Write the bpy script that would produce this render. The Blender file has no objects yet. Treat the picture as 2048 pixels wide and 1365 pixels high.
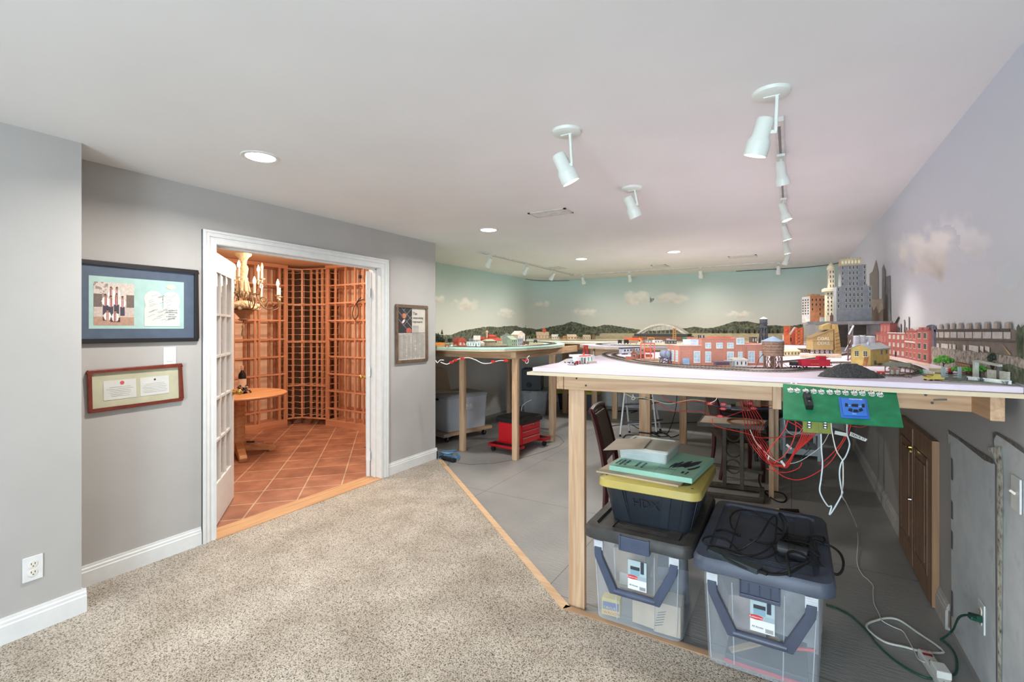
import bpy, bmesh, math, random
from mathutils import Vector, Matrix
random.seed(7)
PI = math.pi
C = bpy.context.scene.collection
# ---------------------------------------------------------------- camera maths (survey of the room)
FPX, UC, VH, CZ = 950.0, 1024.0, 657.0, 1.48
YAW = math.atan((1583 - UC) / FPX)
FW = (-math.sin(YAW), math.cos(YAW)); RT = (math.cos(YAW), math.sin(YAW))
def ray(u, v):
    a = (u - UC) / FPX
    return FW[0] + RT[0]*a, FW[1] + RT[1]*a, (VH - v) / FPX
def pz(u, v, z=0.0):                      # where a sight line meets a level plane
    d = ray(u, v); s = (z - CZ) / d[2]; return Vector((d[0]*s, d[1]*s, z))
def px_(u, v, x):
    d = ray(u, v); s = x / d[0]; return Vector((x, d[1]*s, CZ + d[2]*s))
def py_(u, v, y):
    d = ray(u, v); s = y / d[1]; return Vector((d[0]*s, y, CZ + d[2]*s))
def pd(u, v, dep):
    d = ray(u, v); return Vector((d[0]*dep, d[1]*dep, CZ + d[2]*dep))
def dep_of(p): return p[0]*FW[0] + p[1]*FW[1]
# ---------------------------------------------------------------- materials
def lin(c):
    return tuple(((x/255)/12.92 if x/255 <= .04045 else ((x/255+.055)/1.055)**2.4) for x in c) + (1.0,)
_mats = {}
class NT:
    def __init__(s, m): s.t = m.node_tree; s.n = s.t.nodes; s.l = s.t.links
    def new(s, typ, **kw):
        n = s.n.new(typ)
        for k, v in kw.items():
            if k.startswith('i_'):
                n.inputs[k[2:].replace('_', ' ')].default_value = v
            else: setattr(n, k, v)
        return n
    def link(s, a, b): s.l.new(a, b)
    def ramp(s, fac, stops, mode='LINEAR'):
        r = s.n.new('ShaderNodeValToRGB'); cr = r.color_ramp; cr.interpolation = mode
        while len(cr.elements) < len(stops): cr.elements.new(.5)
        for e, (p, c) in zip(cr.elements, stops): e.position = p; e.color = lin(c)
        s.link(fac, r.inputs[0]); return r.outputs[0]
    def bump(s, fac, bs, strength, dist=.01):
        b = s.new('ShaderNodeBump'); b.inputs['Strength'].default_value = strength; b.inputs['Distance'].default_value = dist
        s.link(fac, b.inputs['Height']); s.link(b.outputs[0], bs.inputs['Normal'])
def base(name, rough=.6, metal=0.0):
    m = bpy.data.materials.new(name); m.use_nodes = True
    nt = NT(m); bs = nt.n['Principled BSDF']
    bs.inputs['Roughness'].default_value = rough; bs.inputs['Metallic'].default_value = metal
    return m, nt, bs
def M(c, rough=.6, metal=0.0, var=.05, scale=18.0, name=None):
    k = ('M', c, rough, metal, var)
    if k in _mats: return _mats[k]
    m, nt, bs = base(name or 'paint', rough, metal)
    tc = nt.new('ShaderNodeTexCoord'); nz = nt.new('ShaderNodeTexNoise'); nz.inputs['Scale'].default_value = scale; nz.inputs['Detail'].default_value = 3
    nt.link(tc.outputs['Object'], nz.inputs['Vector'])
    lo = tuple(max(0, x*(1-var)) for x in c); hi = tuple(min(255, x*(1+var)) for x in c)
    nt.link(nt.ramp(nz.outputs[0], [(.3, lo), (.7, hi)]), bs.inputs['Base Color'])
    _mats[k] = m; return m
def glow(c, s):
    k = ('G', c, s)
    if k in _mats: return _mats[k]
    m, nt, bs = base('lamp_glow', .4)
    bs.inputs['Base Color'].default_value = lin(c); bs.inputs['Emission Color'].default_value = lin(c); bs.inputs['Emission Strength'].default_value = s
    _mats[k] = m; return m
def wood(c1, c2, axis='x', scale=1.0, rough=.55, name='wood', knots=True):
    k = ('W', c1, c2, axis, scale, rough)
    if k in _mats: return _mats[k]
    m, nt, bs = base(name, rough)
    tc = nt.new('ShaderNodeTexCoord'); mp = nt.new('ShaderNodeMapping')
    st = {'x': (.7, 14, 14), 'y': (14, .7, 14), 'z': (14, 14, .7)}[axis]
    mp.inputs['Scale'].default_value = tuple(q*scale for q in st)
    nt.link(tc.outputs['Object'], mp.inputs[0])
    nz = nt.new('ShaderNodeTexNoise'); nz.inputs['Scale'].default_value = 2.6; nz.inputs['Detail'].default_value = 6; nz.inputs['Distortion'].default_value = .8
    nt.link(mp.outputs[0], nz.inputs['Vector'])
    col = nt.ramp(nz.outputs[0], [(.3, c1), (.72, c2)])
    if knots:
        vo = nt.new('ShaderNodeTexVoronoi'); vo.inputs['Scale'].default_value = 3.2
        m2 = nt.new('ShaderNodeMapping'); s2 = {'x': (.6, 2, 2), 'y': (2, .6, 2), 'z': (2, 2, .6)}[axis]; m2.inputs['Scale'].default_value = tuple(q*scale for q in s2)
        nt.link(tc.outputs['Object'], m2.inputs[0]); nt.link(m2.outputs[0], vo.inputs['Vector'])
        f = nt.ramp(vo.outputs['Distance'], [(.0, (255, 255, 255)), (.09, (0, 0, 0))])
        mx = nt.new('ShaderNodeMix', data_type='RGBA'); mx.inputs['B'].default_value = lin(tuple(q*.6 for q in c1)) if False else (0, 0, 0, 1)
        mx.inputs[7].default_value = lin(tuple(q*.62 for q in c1))
        nt.link(f, mx.inputs[0]); nt.link(col, mx.inputs[6]); col = mx.outputs[2]
    nt.link(col, bs.inputs['Base Color']); nt.bump(nz.outputs[0], bs, .12, .002)
    _mats[k] = m; return m
def noisy(name, stops, scale=40, rough=.8, bump=.3, dist=.003, detail=4, stretch=None):
    k = ('N', name)
    if k in _mats: return _mats[k]
    m, nt, bs = base(name, rough)
    tc = nt.new('ShaderNodeTexCoord'); nz = nt.new('ShaderNodeTexNoise'); nz.inputs['Scale'].default_value = scale; nz.inputs['Detail'].default_value = detail
    if stretch:
        mp = nt.new('ShaderNodeMapping'); mp.inputs['Scale'].default_value = stretch
        nt.link(tc.outputs['Object'], mp.inputs[0]); nt.link(mp.outputs[0], nz.inputs['Vector'])
    else: nt.link(tc.outputs['Object'], nz.inputs['Vector'])
    nt.link(nt.ramp(nz.outputs[0], stops), bs.inputs['Base Color'])
    if bump: nt.bump(nz.outputs[0], bs, bump, dist)
    _mats[k] = m; return m
def brick(c1, c2, mortar, scale=1.0, rough=.85, name='brick', w=.5, h=.25, swap=True):
    k = ('B', c1, c2, mortar, scale)
    if k in _mats: return _mats[k]
    m, nt, bs = base(name, rough)
    tc = nt.new('ShaderNodeTexCoord'); sp = nt.new('ShaderNodeSeparateXYZ'); cb = nt.new('ShaderNodeCombineXYZ'); ad = nt.new('ShaderNodeMath', operation='ADD')
    nt.link(tc.outputs['Object'], sp.inputs[0]); nt.link(sp.outputs[0], ad.inputs[0]); nt.link(sp.outputs[1], ad.inputs[1])
    nt.link(ad.outputs[0], cb.inputs[0]); nt.link(sp.outputs[2], cb.inputs[1])
    b = nt.new('ShaderNodeTexBrick'); b.inputs['Color1'].default_value = lin(c1); b.inputs['Color2'].default_value = lin(c2); b.inputs['Mortar'].default_value = lin(mortar)
    b.inputs['Scale'].default_value = scale; b.inputs['Mortar Size'].default_value = .02; b.inputs['Brick Width'].default_value = w; b.inputs['Row Height'].default_value = h
    nt.link(cb.outputs[0], b.inputs['Vector']); nt.link(b.outputs[0], bs.inputs['Base Color'])
    _mats[k] = m; return m
def clear(c, alpha, rough=.25, name='clear_plastic'):
    k = ('C', c, alpha)
    if k in _mats: return _mats[k]
    m, nt, bs = base(name, rough)
    bs.inputs['Base Color'].default_value = lin(c); bs.inputs['Alpha'].default_value = alpha
    nz = nt.new('ShaderNodeTexNoise'); nz.inputs['Scale'].default_value = 5
    mr = nt.new('ShaderNodeMapRange'); mr.inputs[3].default_value = alpha*.85; mr.inputs[4].default_value = min(1, alpha*1.15)
    nt.link(nz.outputs[0], mr.inputs[0]); nt.link(mr.outputs[0], bs.inputs['Alpha'])
    _mats[k] = m; return m
_vc = None
def vcol_mat():
    global _vc
    if _vc: return _vc
    m, nt, bs = base('printed_picture', .55)
    a = nt.new('ShaderNodeVertexColor'); a.layer_name = 'Col'
    nt.link(a.outputs[0], bs.inputs['Base Color']); nt.link(a.outputs[1], bs.inputs['Alpha'])
    _vc = m; return m
# ---------------------------------------------------------------- mesh builder
class MB:
    def __init__(s): s.v = []; s.f = []; s.mi = []; s.m = 0; s.X = None
    def add(s, vs, fs):
        o = len(s.v)
        for p in vs:
            p = Vector(p)
            if s.X is not None: p = s.X @ p
            s.v.append(p)
        for f in fs: s.f.append(tuple(i+o for i in f)); s.mi.append(s.m)
        return s
    def box(s, x0, y0, z0, x1, y1, z1):
        vs = [(x, y, z) for z in (z0, z1) for y in (y0, y1) for x in (x0, x1)]
        return s.add(vs, [(0, 2, 3, 1), (4, 5, 7, 6), (0, 1, 5, 4), (2, 6, 7, 3), (0, 4, 6, 2), (1, 3, 7, 5)])
    def cbox(s, c, d): return s.box(c[0]-d[0]/2, c[1]-d[1]/2, c[2]-d[2]/2, c[0]+d[0]/2, c[1]+d[1]/2, c[2]+d[2]/2)
    def taper(s, c, d0, d1, z0, z1):      # frustum box
        vs = []
        for d, z in ((d0, z0), (d1, z1)):
            for sx, sy in ((-1, -1), (1, -1), (1, 1), (-1, 1)): vs.append((c[0]+sx*d[0]/2, c[1]+sy*d[1]/2, z))
        return s.add(vs, [(3, 2, 1, 0), (4, 5, 6, 7), (0, 1, 5, 4), (1, 2, 6, 5), (2, 3, 7, 6), (3, 0, 4, 7)])
    def bar(s, p, q, w, h, up=(0, 0, 1)):
        p = Vector(p); q = Vector(q); d = (q-p).normalized(); u = Vector(up)
        if abs(d.dot(u)) > .98: u = Vector((0, 1, 0))
        a = d.cross(u).normalized()*w/2; b = a.cross(d).normalized()*h/2
        vs = [p-a-b, p+a-b, p+a+b, p-a+b, q-a-b, q+a-b, q+a+b, q-a+b]
        return s.add(vs, [(0, 1, 2, 3), (7, 6, 5, 4), (0, 4, 5, 1), (1, 5, 6, 2), (2, 6, 7, 3), (3, 7, 4, 0)])
    def cyl(s, p, q, r0, r1=None, n=16, cap=True):
        r1 = r0 if r1 is None else r1
        p = Vector(p); q = Vector(q); d = (q-p).normalized(); u = Vector((0, 0, 1)) if abs(d.z) < .95 else Vector((0, 1, 0))
        a = d.cross(u).normalized(); b = d.cross(a)
        vs = []
        for c, r in ((p, r0), (q, r1)):
            for i in range(n): t = 2*PI*i/n; vs.append(c + a*math.cos(t)*r + b*math.sin(t)*r)
        fs = [(i, (i+1) % n, n+(i+1) % n, n+i) for i in range(n)]
        if cap: fs += [tuple(range(n-1, -1, -1)), tuple(range(n, 2*n))]
        return s.add(vs, fs)
    def lathe(s, prof, n=24, o=(0, 0, 0)):
        vs = []
        for r, z in prof:
            for i in range(n): t = 2*PI*i/n; vs.append((o[0]+r*math.cos(t), o[1]+r*math.sin(t), o[2]+z))
        fs = []
        for k in range(len(prof)-1):
            for i in range(n): j = (i+1) % n; fs.append((k*n+i, k*n+j, (k+1)*n+j, (k+1)*n+i))
        fs += [tuple(range(n-1, -1, -1)), tuple(range((len(prof)-1)*n, len(prof)*n))]
        return s.add(vs, fs)
    def tube(s, pts, r, n=6, rr=None):
        pts = [Vector(p) for p in pts]; k = len(pts); vs = []; a = None
        for i, p in enumerate(pts):
            d = (pts[min(i+1, k-1)] - pts[max(i-1, 0)])
            d = d.normalized() if d.length > 1e-9 else Vector((0, 0, 1))
            if a is None: u = Vector((0, 0, 1)) if abs(d.z) < .9 else Vector((1, 0, 0)); a = d.cross(u).normalized()
            else:
                a = a - d*a.dot(d); a = a.normalized() if a.length > 1e-6 else d.orthogonal().normalized()
            b = d.cross(a); q = rr[i] if rr else r
            for j in range(n): t = 2*PI*j/n; vs.append(p + a*math.cos(t)*q + b*math.sin(t)*q)
        fs = []
        for i in range(k-1):
            for j in range(n): l = (j+1) % n; fs.append((i*n+j, i*n+l, (i+1)*n+l, (i+1)*n+j))
        fs += [tuple(range(n-1, -1, -1)), tuple(range((k-1)*n, k*n))]
        return s.add(vs, fs)
    def prism(s, poly, z0, z1):
        n = len(poly); ar = sum(poly[i][0]*poly[(i+1) % n][1]-poly[(i+1) % n][0]*poly[i][1] for i in range(n))
        if ar < 0: poly = poly[::-1]
        vs = [(x, y, z0) for x, y in poly] + [(x, y, z1) for x, y in poly]
        return s.add(vs, [tuple(range(n-1, -1, -1)), tuple(range(n, 2*n))] + [(i, (i+1) % n, n+(i+1) % n, n+i) for i in range(n)])
    def prism_y(s, poly, y0, y1):         # polygon in (x, z), extruded along y
        n = len(poly)
        vs = [(x, y0, z) for x, z in poly] + [(x, y1, z) for x, z in poly]
        return s.add(vs, [tuple(range(n)), tuple(range(2*n-1, n-1, -1))] + [(i, n+i, n+(i+1) % n, (i+1) % n) for i in range(n)])
    def poly(s, pts): return s.add(pts, [tuple(range(len(pts)))])
    def ball(s, c, r, n=10, sq=(1, 1, 1)):
        k = n//2; vs = []
        for i in range(k+1):
            t = PI*i/k
            for j in range(n): a = 2*PI*j/n; vs.append((c[0]+r*sq[0]*math.sin(t)*math.cos(a), c[1]+r*sq[1]*math.sin(t)*math.sin(a), c[2]-r*sq[2]*math.cos(t)))
        fs = [(i*n+j, i*n+(j+1) % n, (i+1)*n+(j+1) % n, (i+1)*n+j) for i in range(k) for j in range(n)]
        return s.add(vs, fs)
    def build(s, name, mats, parent=None, smooth=0, bevel=0, world=False, seg=2):
        me = bpy.data.meshes.new(name)
        o = bpy.data.objects.new(name, me)
        off = parent.location if (world and parent is not None) else Vector((0, 0, 0))
        me.from_pydata([tuple(p-off) for p in s.v], [], s.f)
        if not isinstance(mats, (list, tuple)): mats = [mats]
        for m in mats: me.materials.append(m)
        if len(mats) > 1:
            for p, i in zip(me.polygons, s.mi): p.material_index = i
        me.validate(); bm = bmesh.new(); bm.from_mesh(me); bmesh.ops.remove_doubles(bm, verts=bm.verts, dist=1e-6); bmesh.ops.recalc_face_normals(bm, faces=bm.faces); bm.to_mesh(me); bm.free()
        if smooth:
            for p in me.polygons: p.use_smooth = True
            me.set_sharp_from_angle(angle=math.radians(smooth))
        if bevel:
            b = o.modifiers.new('bevel', 'BEVEL'); b.width = bevel; b.segments = seg; b.limit_method = 'ANGLE'; b.angle_limit = math.radians(40)
        C.objects.link(o)
        if parent is not None: o.parent = parent
        return o
def tag(o, label, cat, group=None):
    o['label'] = label; o['category'] = cat
    if group: o['group'] = group
    return o
def thing(name, label, cat, loc=(0, 0, 0), rz=0.0, group=None):
    o = bpy.data.objects.new(name, None); o.empty_display_size = .05; C.objects.link(o)
    o.location = Vector(loc); o.rotation_euler = (0, 0, rz); return tag(o, label, cat, group)
def struct(name, mb, mats, parent=None, **k):
    o = mb.build(name, mats, parent, **k)
    if parent is None: o['kind'] = 'structure'
    return o
def dup(root, loc, rz=None, label=None, group=None):
    r = root.copy(); C.objects.link(r); r.location = Vector(loc)
    if rz is not None: r.rotation_euler = (root.rotation_euler[0], root.rotation_euler[1], rz)
    if label: r['label'] = label
    if group: r['group'] = group
    for ch in list(root.children):
        c = ch.copy(); C.objects.link(c); c.parent = r
        for g in list(ch.children):
            d = g.copy(); C.objects.link(d); d.parent = c
    return r
def raster(name, fn, o, ux, uz, w, h, nx, ny, parent=None, alpha=False):
    """flat print: fn(s, t) -> srgb (and alpha) per cell, s right, t up"""
    o = Vector(o); ux = Vector(ux).normalized(); uz = Vector(uz).normalized()
    vs = [tuple(o + ux*(w*i/nx) + uz*(h*j/ny)) for j in range(ny+1) for i in range(nx+1)]
    fs = []; cols = []
    for j in range(ny):
        for i in range(nx):
            c = fn((i+.5)/nx, (j+.5)/ny)
            if c is None: continue
            fs.append((j*(nx+1)+i, j*(nx+1)+i+1, (j+1)*(nx+1)+i+1, (j+1)*(nx+1)+i)); cols.append(c)
    me = bpy.data.meshes.new(name); me.from_pydata(vs, [], fs)
    at = me.color_attributes.new('Col', 'FLOAT_COLOR', 'CORNER'); k = 0
    for c in cols:
        q = lin(c[:3])[:3] + ((c[3] if len(c) > 3 else 1.0),)
        for _ in range(4): at.data[k].color = q; k += 1
    me.materials.append(vcol_mat())
    ob = bpy.data.objects.new(name, me); C.objects.link(ob)
    if parent is not None: ob.parent = parent
    return ob
def text(name, s, size, mat, o, ux, uz, parent=None, ext=.0004, align='LEFT'):
    cu = bpy.data.curves.new(name, 'FONT'); cu.body = s; cu.size = size; cu.extrude = ext; cu.align_x = align; cu.resolution_u = 2
    t = bpy.data.objects.new(name, cu); C.objects.link(t)
    bpy.context.view_layer.update()
    me = bpy.data.meshes.new_from_object(t.evaluated_get(bpy.context.evaluated_depsgraph_get()))
    bpy.data.objects.remove(t); bpy.data.curves.remove(cu)
    ux = Vector(ux).normalized(); uz = Vector(uz).normalized(); n = ux.cross(uz)
    X = Matrix((ux, uz, n)).transposed().to_4x4(); X.translation = Vector(o)
    me.transform(X); me.materials.clear(); me.materials.append(mat)
    ob = bpy.data.objects.new(name, me); C.objects.link(ob)
    if parent is not None: ob.parent = parent
    return ob
def smooth_path(pts, n=6):
    pts = [Vector(p) for p in pts]
    P = [pts[0]*2-pts[1]] + pts + [pts[-1]*2-pts[-2]]; out = []
    for i in range(1, len(P)-2):
        a, b, c, d = P[i-1], P[i], P[i+1], P[i+2]
        for k in range(n):
            t = k/n
            out.append(.5*((2*b)+(c-a)*t+(2*a-5*b+4*c-d)*t*t+(3*b-a-3*c+d)*t**3))
    out.append(pts[-1]); return out
# common materials
WHITE = M((224, 224, 221), .45, 0, .015, name='white_trim_paint')
BLACK = M((26, 26, 28), .45, name='black_plastic'); RUBBER = M((18, 18, 19), .7, name='black_rubber')
STEEL = M((150, 152, 155), .35, .8, name='steel'); CHROME = M((200, 200, 202), .2, 1, .02, name='chrome'); BRASS = M((200, 165, 90), .25, 1, name='brass')
PINE_X = wood((178, 138, 102), (216, 182, 146), 'x', name='pine'); PINE_Y = wood((176, 136, 100), (214, 180, 144), 'y', name='pine'); PINE_Z = wood((180, 142, 108), (220, 188, 154), 'z', name='pine')
# camera
cd = bpy.data.cameras.new('camera'); cam = bpy.data.objects.new('camera', cd); C.objects.link(cam)
cam.location = (0, 0, CZ); cam.rotation_euler = (PI/2, 0, YAW)
cd.sensor_width = 36; cd.lens = FPX/2048*36; cd.shift_y = -(682.5-VH)/2048; cd.clip_start = .05
sc = bpy.context.scene; sc.camera = cam
sc.view_settings.view_transform = 'Standard'; sc.view_settings.look = 'None'; sc.view_settings.gamma = 1; sc.view_settings.use_curve_mapping = False
# ================================================================ room shell
H = 2.44; XR = .668; XD = -3.47; XP = -3.17; XL = -4.45; YB = 8.76; YE = 4.19; YR = -3.3
# mural wall line: left wall, rounded corner, back wall, rounded corner, right wall
PATH = [(XL, YE)] + [(XL, 4.6+.5*i) for i in range(8)]
rA = .62
PATH += [(XL+rA-rA*math.cos(t*PI/24), YB-rA+rA*math.sin(t*PI/24)) for t in range(0, 13)]
PATH += [(-3.2+.4*i, YB) for i in range(8)]
PATH += [(XR-rA+rA*math.sin(t*PI/24), YB-rA+rA*math.cos(t*PI/24)) for t in range(0, 13)]
IXR = len(PATH)-1
def wallhit(u, v, off=.0012):
    """sight line meets the curved mural wall (left and back run)"""
    d = ray(u, v); best = None
    for i in range(len(PATH)-1):
        ax, ay = PATH[i]; bx, by = PATH[i+1]; ex, ey = bx-ax, by-ay
        den = d[0]*ey - d[1]*ex
        if abs(den) < 1e-9: continue
        s = (ax*ey - ay*ex)/den; q = (ax*d[1]-ay*d[0])/den if True else 0
        t = ((d[0]*s-ax)*ex + (d[1]*s-ay)*ey)/(ex*ex+ey*ey)
        if s > 0 and -1e-6 <= t <= 1+1e-6 and (best is None or s < best): best = s
    if best is None: best = XR/d[0] if d[0] > 0 else 9
    k = 1-off/max(.3, best)
    return Vector((d[0]*best*k, d[1]*best*k, CZ+d[2]*best*k))
def skyc(z, stops):
    for (a, p), (b, q) in zip(stops[:-1], stops[1:]):
        if z <= b: k = (z-a)/(b-a); return tuple(x+(y-x)*k for x, y in zip(p, q))
    return stops[-1][1]
def sky_mat(name, stops):
    m, nt, bs = base(name, .85)
    g = nt.new('ShaderNodeNewGeometry'); sp = nt.new('ShaderNodeSeparateXYZ'); nt.link(g.outputs['Position'], sp.inputs[0])
    nz = nt.new('ShaderNodeTexNoise'); nz.inputs['Scale'].default_value = 1.6; nz.inputs['Detail'].default_value = 3
    nt.link(g.outputs['Position'], nz.inputs['Vector'])
    ad = nt.new('ShaderNodeMath', operation='MULTIPLY_ADD'); ad.inputs[1].default_value = .06
    nt.link(nz.outputs[0], ad.inputs[0]); nt.link(sp.outputs[2], ad.inputs[2])
    mr = nt.new('ShaderNodeMapRange'); mr.inputs[1].default_value = .03; mr.inputs[2].default_value = 2.47; nt.link(ad.outputs[0], mr.inputs[0])
    nt.link(nt.ramp(mr.outputs[0], [((z)/2.44, c) for z, c in stops]), bs.inputs['Base Color']); return m
SK1 = [(0, (228, 225, 219)), (1.18, (228, 225, 219)), (1.26, (214, 212, 202)), (1.6, (208, 208, 199)), (1.9, (204, 211, 204)), (2.2, (200, 217, 212)), (2.44, (190, 217, 212))]; SKY = sky_mat('mural_sky_paint', SK1)
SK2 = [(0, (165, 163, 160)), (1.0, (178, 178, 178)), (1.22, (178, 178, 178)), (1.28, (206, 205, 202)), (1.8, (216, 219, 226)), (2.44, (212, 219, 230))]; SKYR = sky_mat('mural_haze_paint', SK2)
WALL = M((178, 174, 169), .85, 0, .015, 3, name='greige_wall_paint')
CEIL = M((232, 231, 230), .9, 0, .01, 2, name='ceiling_paint')
m = MB()
for (a, b), (c, d) in zip(PATH[:-1], PATH[1:]): m.poly([(a, b, 0), (c, d, 0), (c, d, H), (a, b, H)])
struct('wall_mural', m, SKY, smooth=60)
m = MB(); m.box(XR, YR, 0, XR+.12, PATH[IXR][1], H); struct('wall_right', m, SKYR)
m = MB(); m.box(XP-.12, YR, 0, XP, .99, H); m.box(XD-.12, .87, 0, XP-.12, .99, H); struct('wall_left', m, WALL)
DY0, DY1, DZ = 1.812, 3.352, 2.065
m = MB(); m.box(XD-.13, .87, 0, XD, DY0-.02, H); m.box(XD-.13, DY1+.02, 0, XD, YE, H); m.box(XD-.13, DY0-.02, DZ+.02, XD, DY1+.02, H)
m.box(-4.5, YE-.03, 0, XD-.13, YE, H); struct('wall_entry', m, WALL)
# rear wall with a wide window behind the viewer
m = MB(); m.box(XP-.12, YR-.12, 0, -.9, YR, H); m.box(.58, YR-.12, 0, XR+.12, YR, H); m.box(-.9, YR-.12, 0, .58, YR, .25); m.box(-.9, YR-.12, 2.2, .58, YR, H)
struct('wall_rear', m, WALL)
m = MB()
for x in (-.9, -.19, .52): m.box(x, YR-.08, .25, x+.06, YR-.02, 2.2)
for z in (.25, 2.14): m.box(-.9, YR-.08, z, .58, YR-.02, z+.06)
struct('window_1', m, WHITE)
m = MB(); m.prism([(-3.6, YR-.1), (XR+.1, YR-.1), (XR+.1, 8.95), (-4.53, 8.95), (-4.53, YE-.02), (-3.6, YE-.02)], H, H+.08)
struct('ceiling', m, CEIL)
for nm, k0, k1 in (('gap_line', 8, 22), ('gap_line', IXR-14, IXR)):
    m = MB(); m.tube([(a*.9985-.003, b-.008, H-.004) for a, b in PATH[k0:k1]], .006, 5); m.build(nm, M((60, 58, 54), .8, name='dark_gap_line'), bpy.data.objects['wall_mural'])
# ---- floors
def floor_mat():
    m, nt, bs = base('grey_painted_floor', .42)
    tc = nt.new('ShaderNodeTexCoord'); n1 = nt.new('ShaderNodeTexNoise'); n1.inputs['Scale'].default_value = 1.3; n1.inputs['Detail'].default_value = 5
    nt.link(tc.outputs['Object'], n1.inputs['Vector'])
    col = nt.ramp(n1.outputs[0], [(.3, (134, 134, 132)), (.55, (150, 148, 144)), (.75, (162, 158, 152))])
    bt = nt.new('ShaderNodeTexBrick'); bt.offset = 0; bt.inputs['Scale'].default_value = 1; bt.inputs['Brick Width'].default_value = 1.2; bt.inputs['Row Height'].default_value = 1.2; bt.inputs['Mortar Size'].default_value = .0025
    nt.link(tc.outputs['Object'], bt.inputs['Vector'])
    mx = nt.new('ShaderNodeMix', data_type='RGBA'); nt.link(bt.outputs['Fac'], mx.inputs[0]); nt.link(col, mx.inputs[6]); mx.inputs[7].default_value = lin((92, 90, 88)); nt.link(mx.outputs[2], bs.inputs['Base Color'])
    mp = nt.new('ShaderNodeMapping'); mp.inputs['Scale'].default_value = (10, 60, 1); mp.inputs['Rotation'].default_value = (0, 0, .35); n2 = nt.new('ShaderNodeTexNoise'); n2.inputs['Scale'].default_value = 1.5; n2.inputs['Detail'].default_value = 4
    nt.link(tc.outputs['Object'], mp.inputs[0]); nt.link(mp.outputs[0], n2.inputs['Vector']); nt.bump(n2.outputs[0], bs, .55, .004); return m
m = MB(); m.prism([(-3.47, 2.2), (XR+.05, 2.2), (XR+.05, 8.95), (-4.57, 8.95), (-4.57, YE-.05), (-3.47, YE-.05)], -.05, 0); flo = struct('floor', m, floor_mat())
def carpet_mat():
    m, nt, bs = base('speckled_carpet', .95)
    tc = nt.new('ShaderNodeTexCoord')
    n1 = nt.new('ShaderNodeTexNoise'); n1.inputs['Scale'].default_value = 170; n1.inputs['Detail'].default_value = 2; nt.link(tc.outputs['Object'], n1.inputs['Vector'])
    n2 = nt.new('ShaderNodeTexNoise'); n2.inputs['Scale'].default_value = 3.5; n2.inputs['Detail'].default_value = 4; nt.link(tc.outputs['Object'], n2.inputs['Vector'])
    c1 = nt.ramp(n1.outputs[0], [(.33, (84, 75, 66)), (.42, (168, 158, 144)), (.52, (203, 195, 183)), (.68, (222, 216, 207))])
    c2 = nt.ramp(n2.outputs[0], [(.3, (218, 212, 204)), (.7, (255, 252, 248))])
    mx = nt.new('ShaderNodeMix', data_type='RGBA', blend_type='MULTIPLY'); mx.inputs[0].default_value = 1; nt.link(c1, mx.inputs[6]); nt.link(c2, mx.inputs[7]); nt.link(mx.outputs[2], bs.inputs['Base Color'])
    nt.bump(n1.outputs[0], bs, .9, .012); return m
m = MB(); m.prism([(XD, .99), (XP, .99), (XP, YR), (XR, YR), (XR, 2.275), (-1.03, 2.275), (-3.375, 4.14), (XD, 4.19)], -.02, .008); struct('floor_carpet', m, carpet_mat())
OAK = wood((176, 130, 88), (206, 162, 118), 'y', name='oak', knots=False); OAKX = wood((150, 120, 94), (178, 146, 116), 'x', name='oak', knots=False)
m = MB(); m.bar((-3.385, 4.165, .006), (-1.015, 2.29, .006), .045, .018); struct('trim_1', m, wood((196, 160, 122), (220, 186, 148), 'x', name='oak_strip', knots=False))
m = MB(); m.bar((-1.03, 2.294, .006), (XR, 2.294, .006), .038, .018); struct('trim_2', m, OAKX)
m = MB(); m.box(-3.635, DY0-.01, -.01, -3.44, DY1+.01, .014); struct('trim_3', m, OAK, bevel=.004)
# pencilled arcs left on the floor where table edges were traced
m = MB(); ARC = M((70, 66, 62), .8, name='pencil')
m.tube([(p.x, p.y, .0012) for p in [pz(u, v) for u, v in ((905, 925), (940, 930), (985, 928), (1040, 918), (1085, 905), (1118, 893), (1128, 884), (1120, 875), (1095, 866), (1070, 860))]], .0022, 4)
m.build('floor_line', ARC, flo)
def tile_mat():
    m, nt, bs = base('terracotta_tile', .5)
    tc = nt.new('ShaderNodeTexCoord'); mp = nt.new('ShaderNodeMapping'); mp.inputs['Rotation'].default_value = (0, 0, -PI/4); mp.inputs['Location'].default_value = (.10, .238, 0)
    nt.link(tc.outputs['Object'], mp.inputs[0])
    b = nt.new('ShaderNodeTexBrick'); b.offset = 0; b.inputs['Scale'].default_value = 1; b.inputs['Brick Width'].default_value = .333; b.inputs['Row Height'].default_value = .333; b.inputs['Mortar Size'].default_value = .006
    b.inputs['Color1'].default_value = lin((180, 124, 96)); b.inputs['Color2'].default_value = lin((164, 108, 82)); b.inputs['Mortar'].default_value = lin((206, 178, 150))
    nt.link(mp.outputs[0], b.inputs['Vector'])
    n = nt.new('ShaderNodeTexNoise'); n.inputs['Scale'].default_value = 5; n.inputs['Detail'].default_value = 5; nt.link(tc.outputs['Object'], n.inputs['Vector'])
    mx = nt.new('ShaderNodeMix', data_type='RGBA', blend_type='MULTIPLY'); mx.inputs[0].default_value = 1; nt.link(b.outputs[0], mx.inputs[6]); nt.link(nt.ramp(n.outputs[0], [(.3, (205, 195, 190)), (.7, (255, 255, 250))]), mx.inputs[7])
    nt.link(mx.outputs[2], bs.inputs['Base Color']); nt.bump(b.outputs['Fac'], bs, -.3, .003); return m
m = MB(); m.prism([(-3.6, .3), (-3.6, YE-.03), (-4.5, YE-.03), (-4.5, 5.2), (-7.0, 5.2), (-7.0, .3)], -.05, 0); struct('floor_tile', m, tile_mat())
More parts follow.
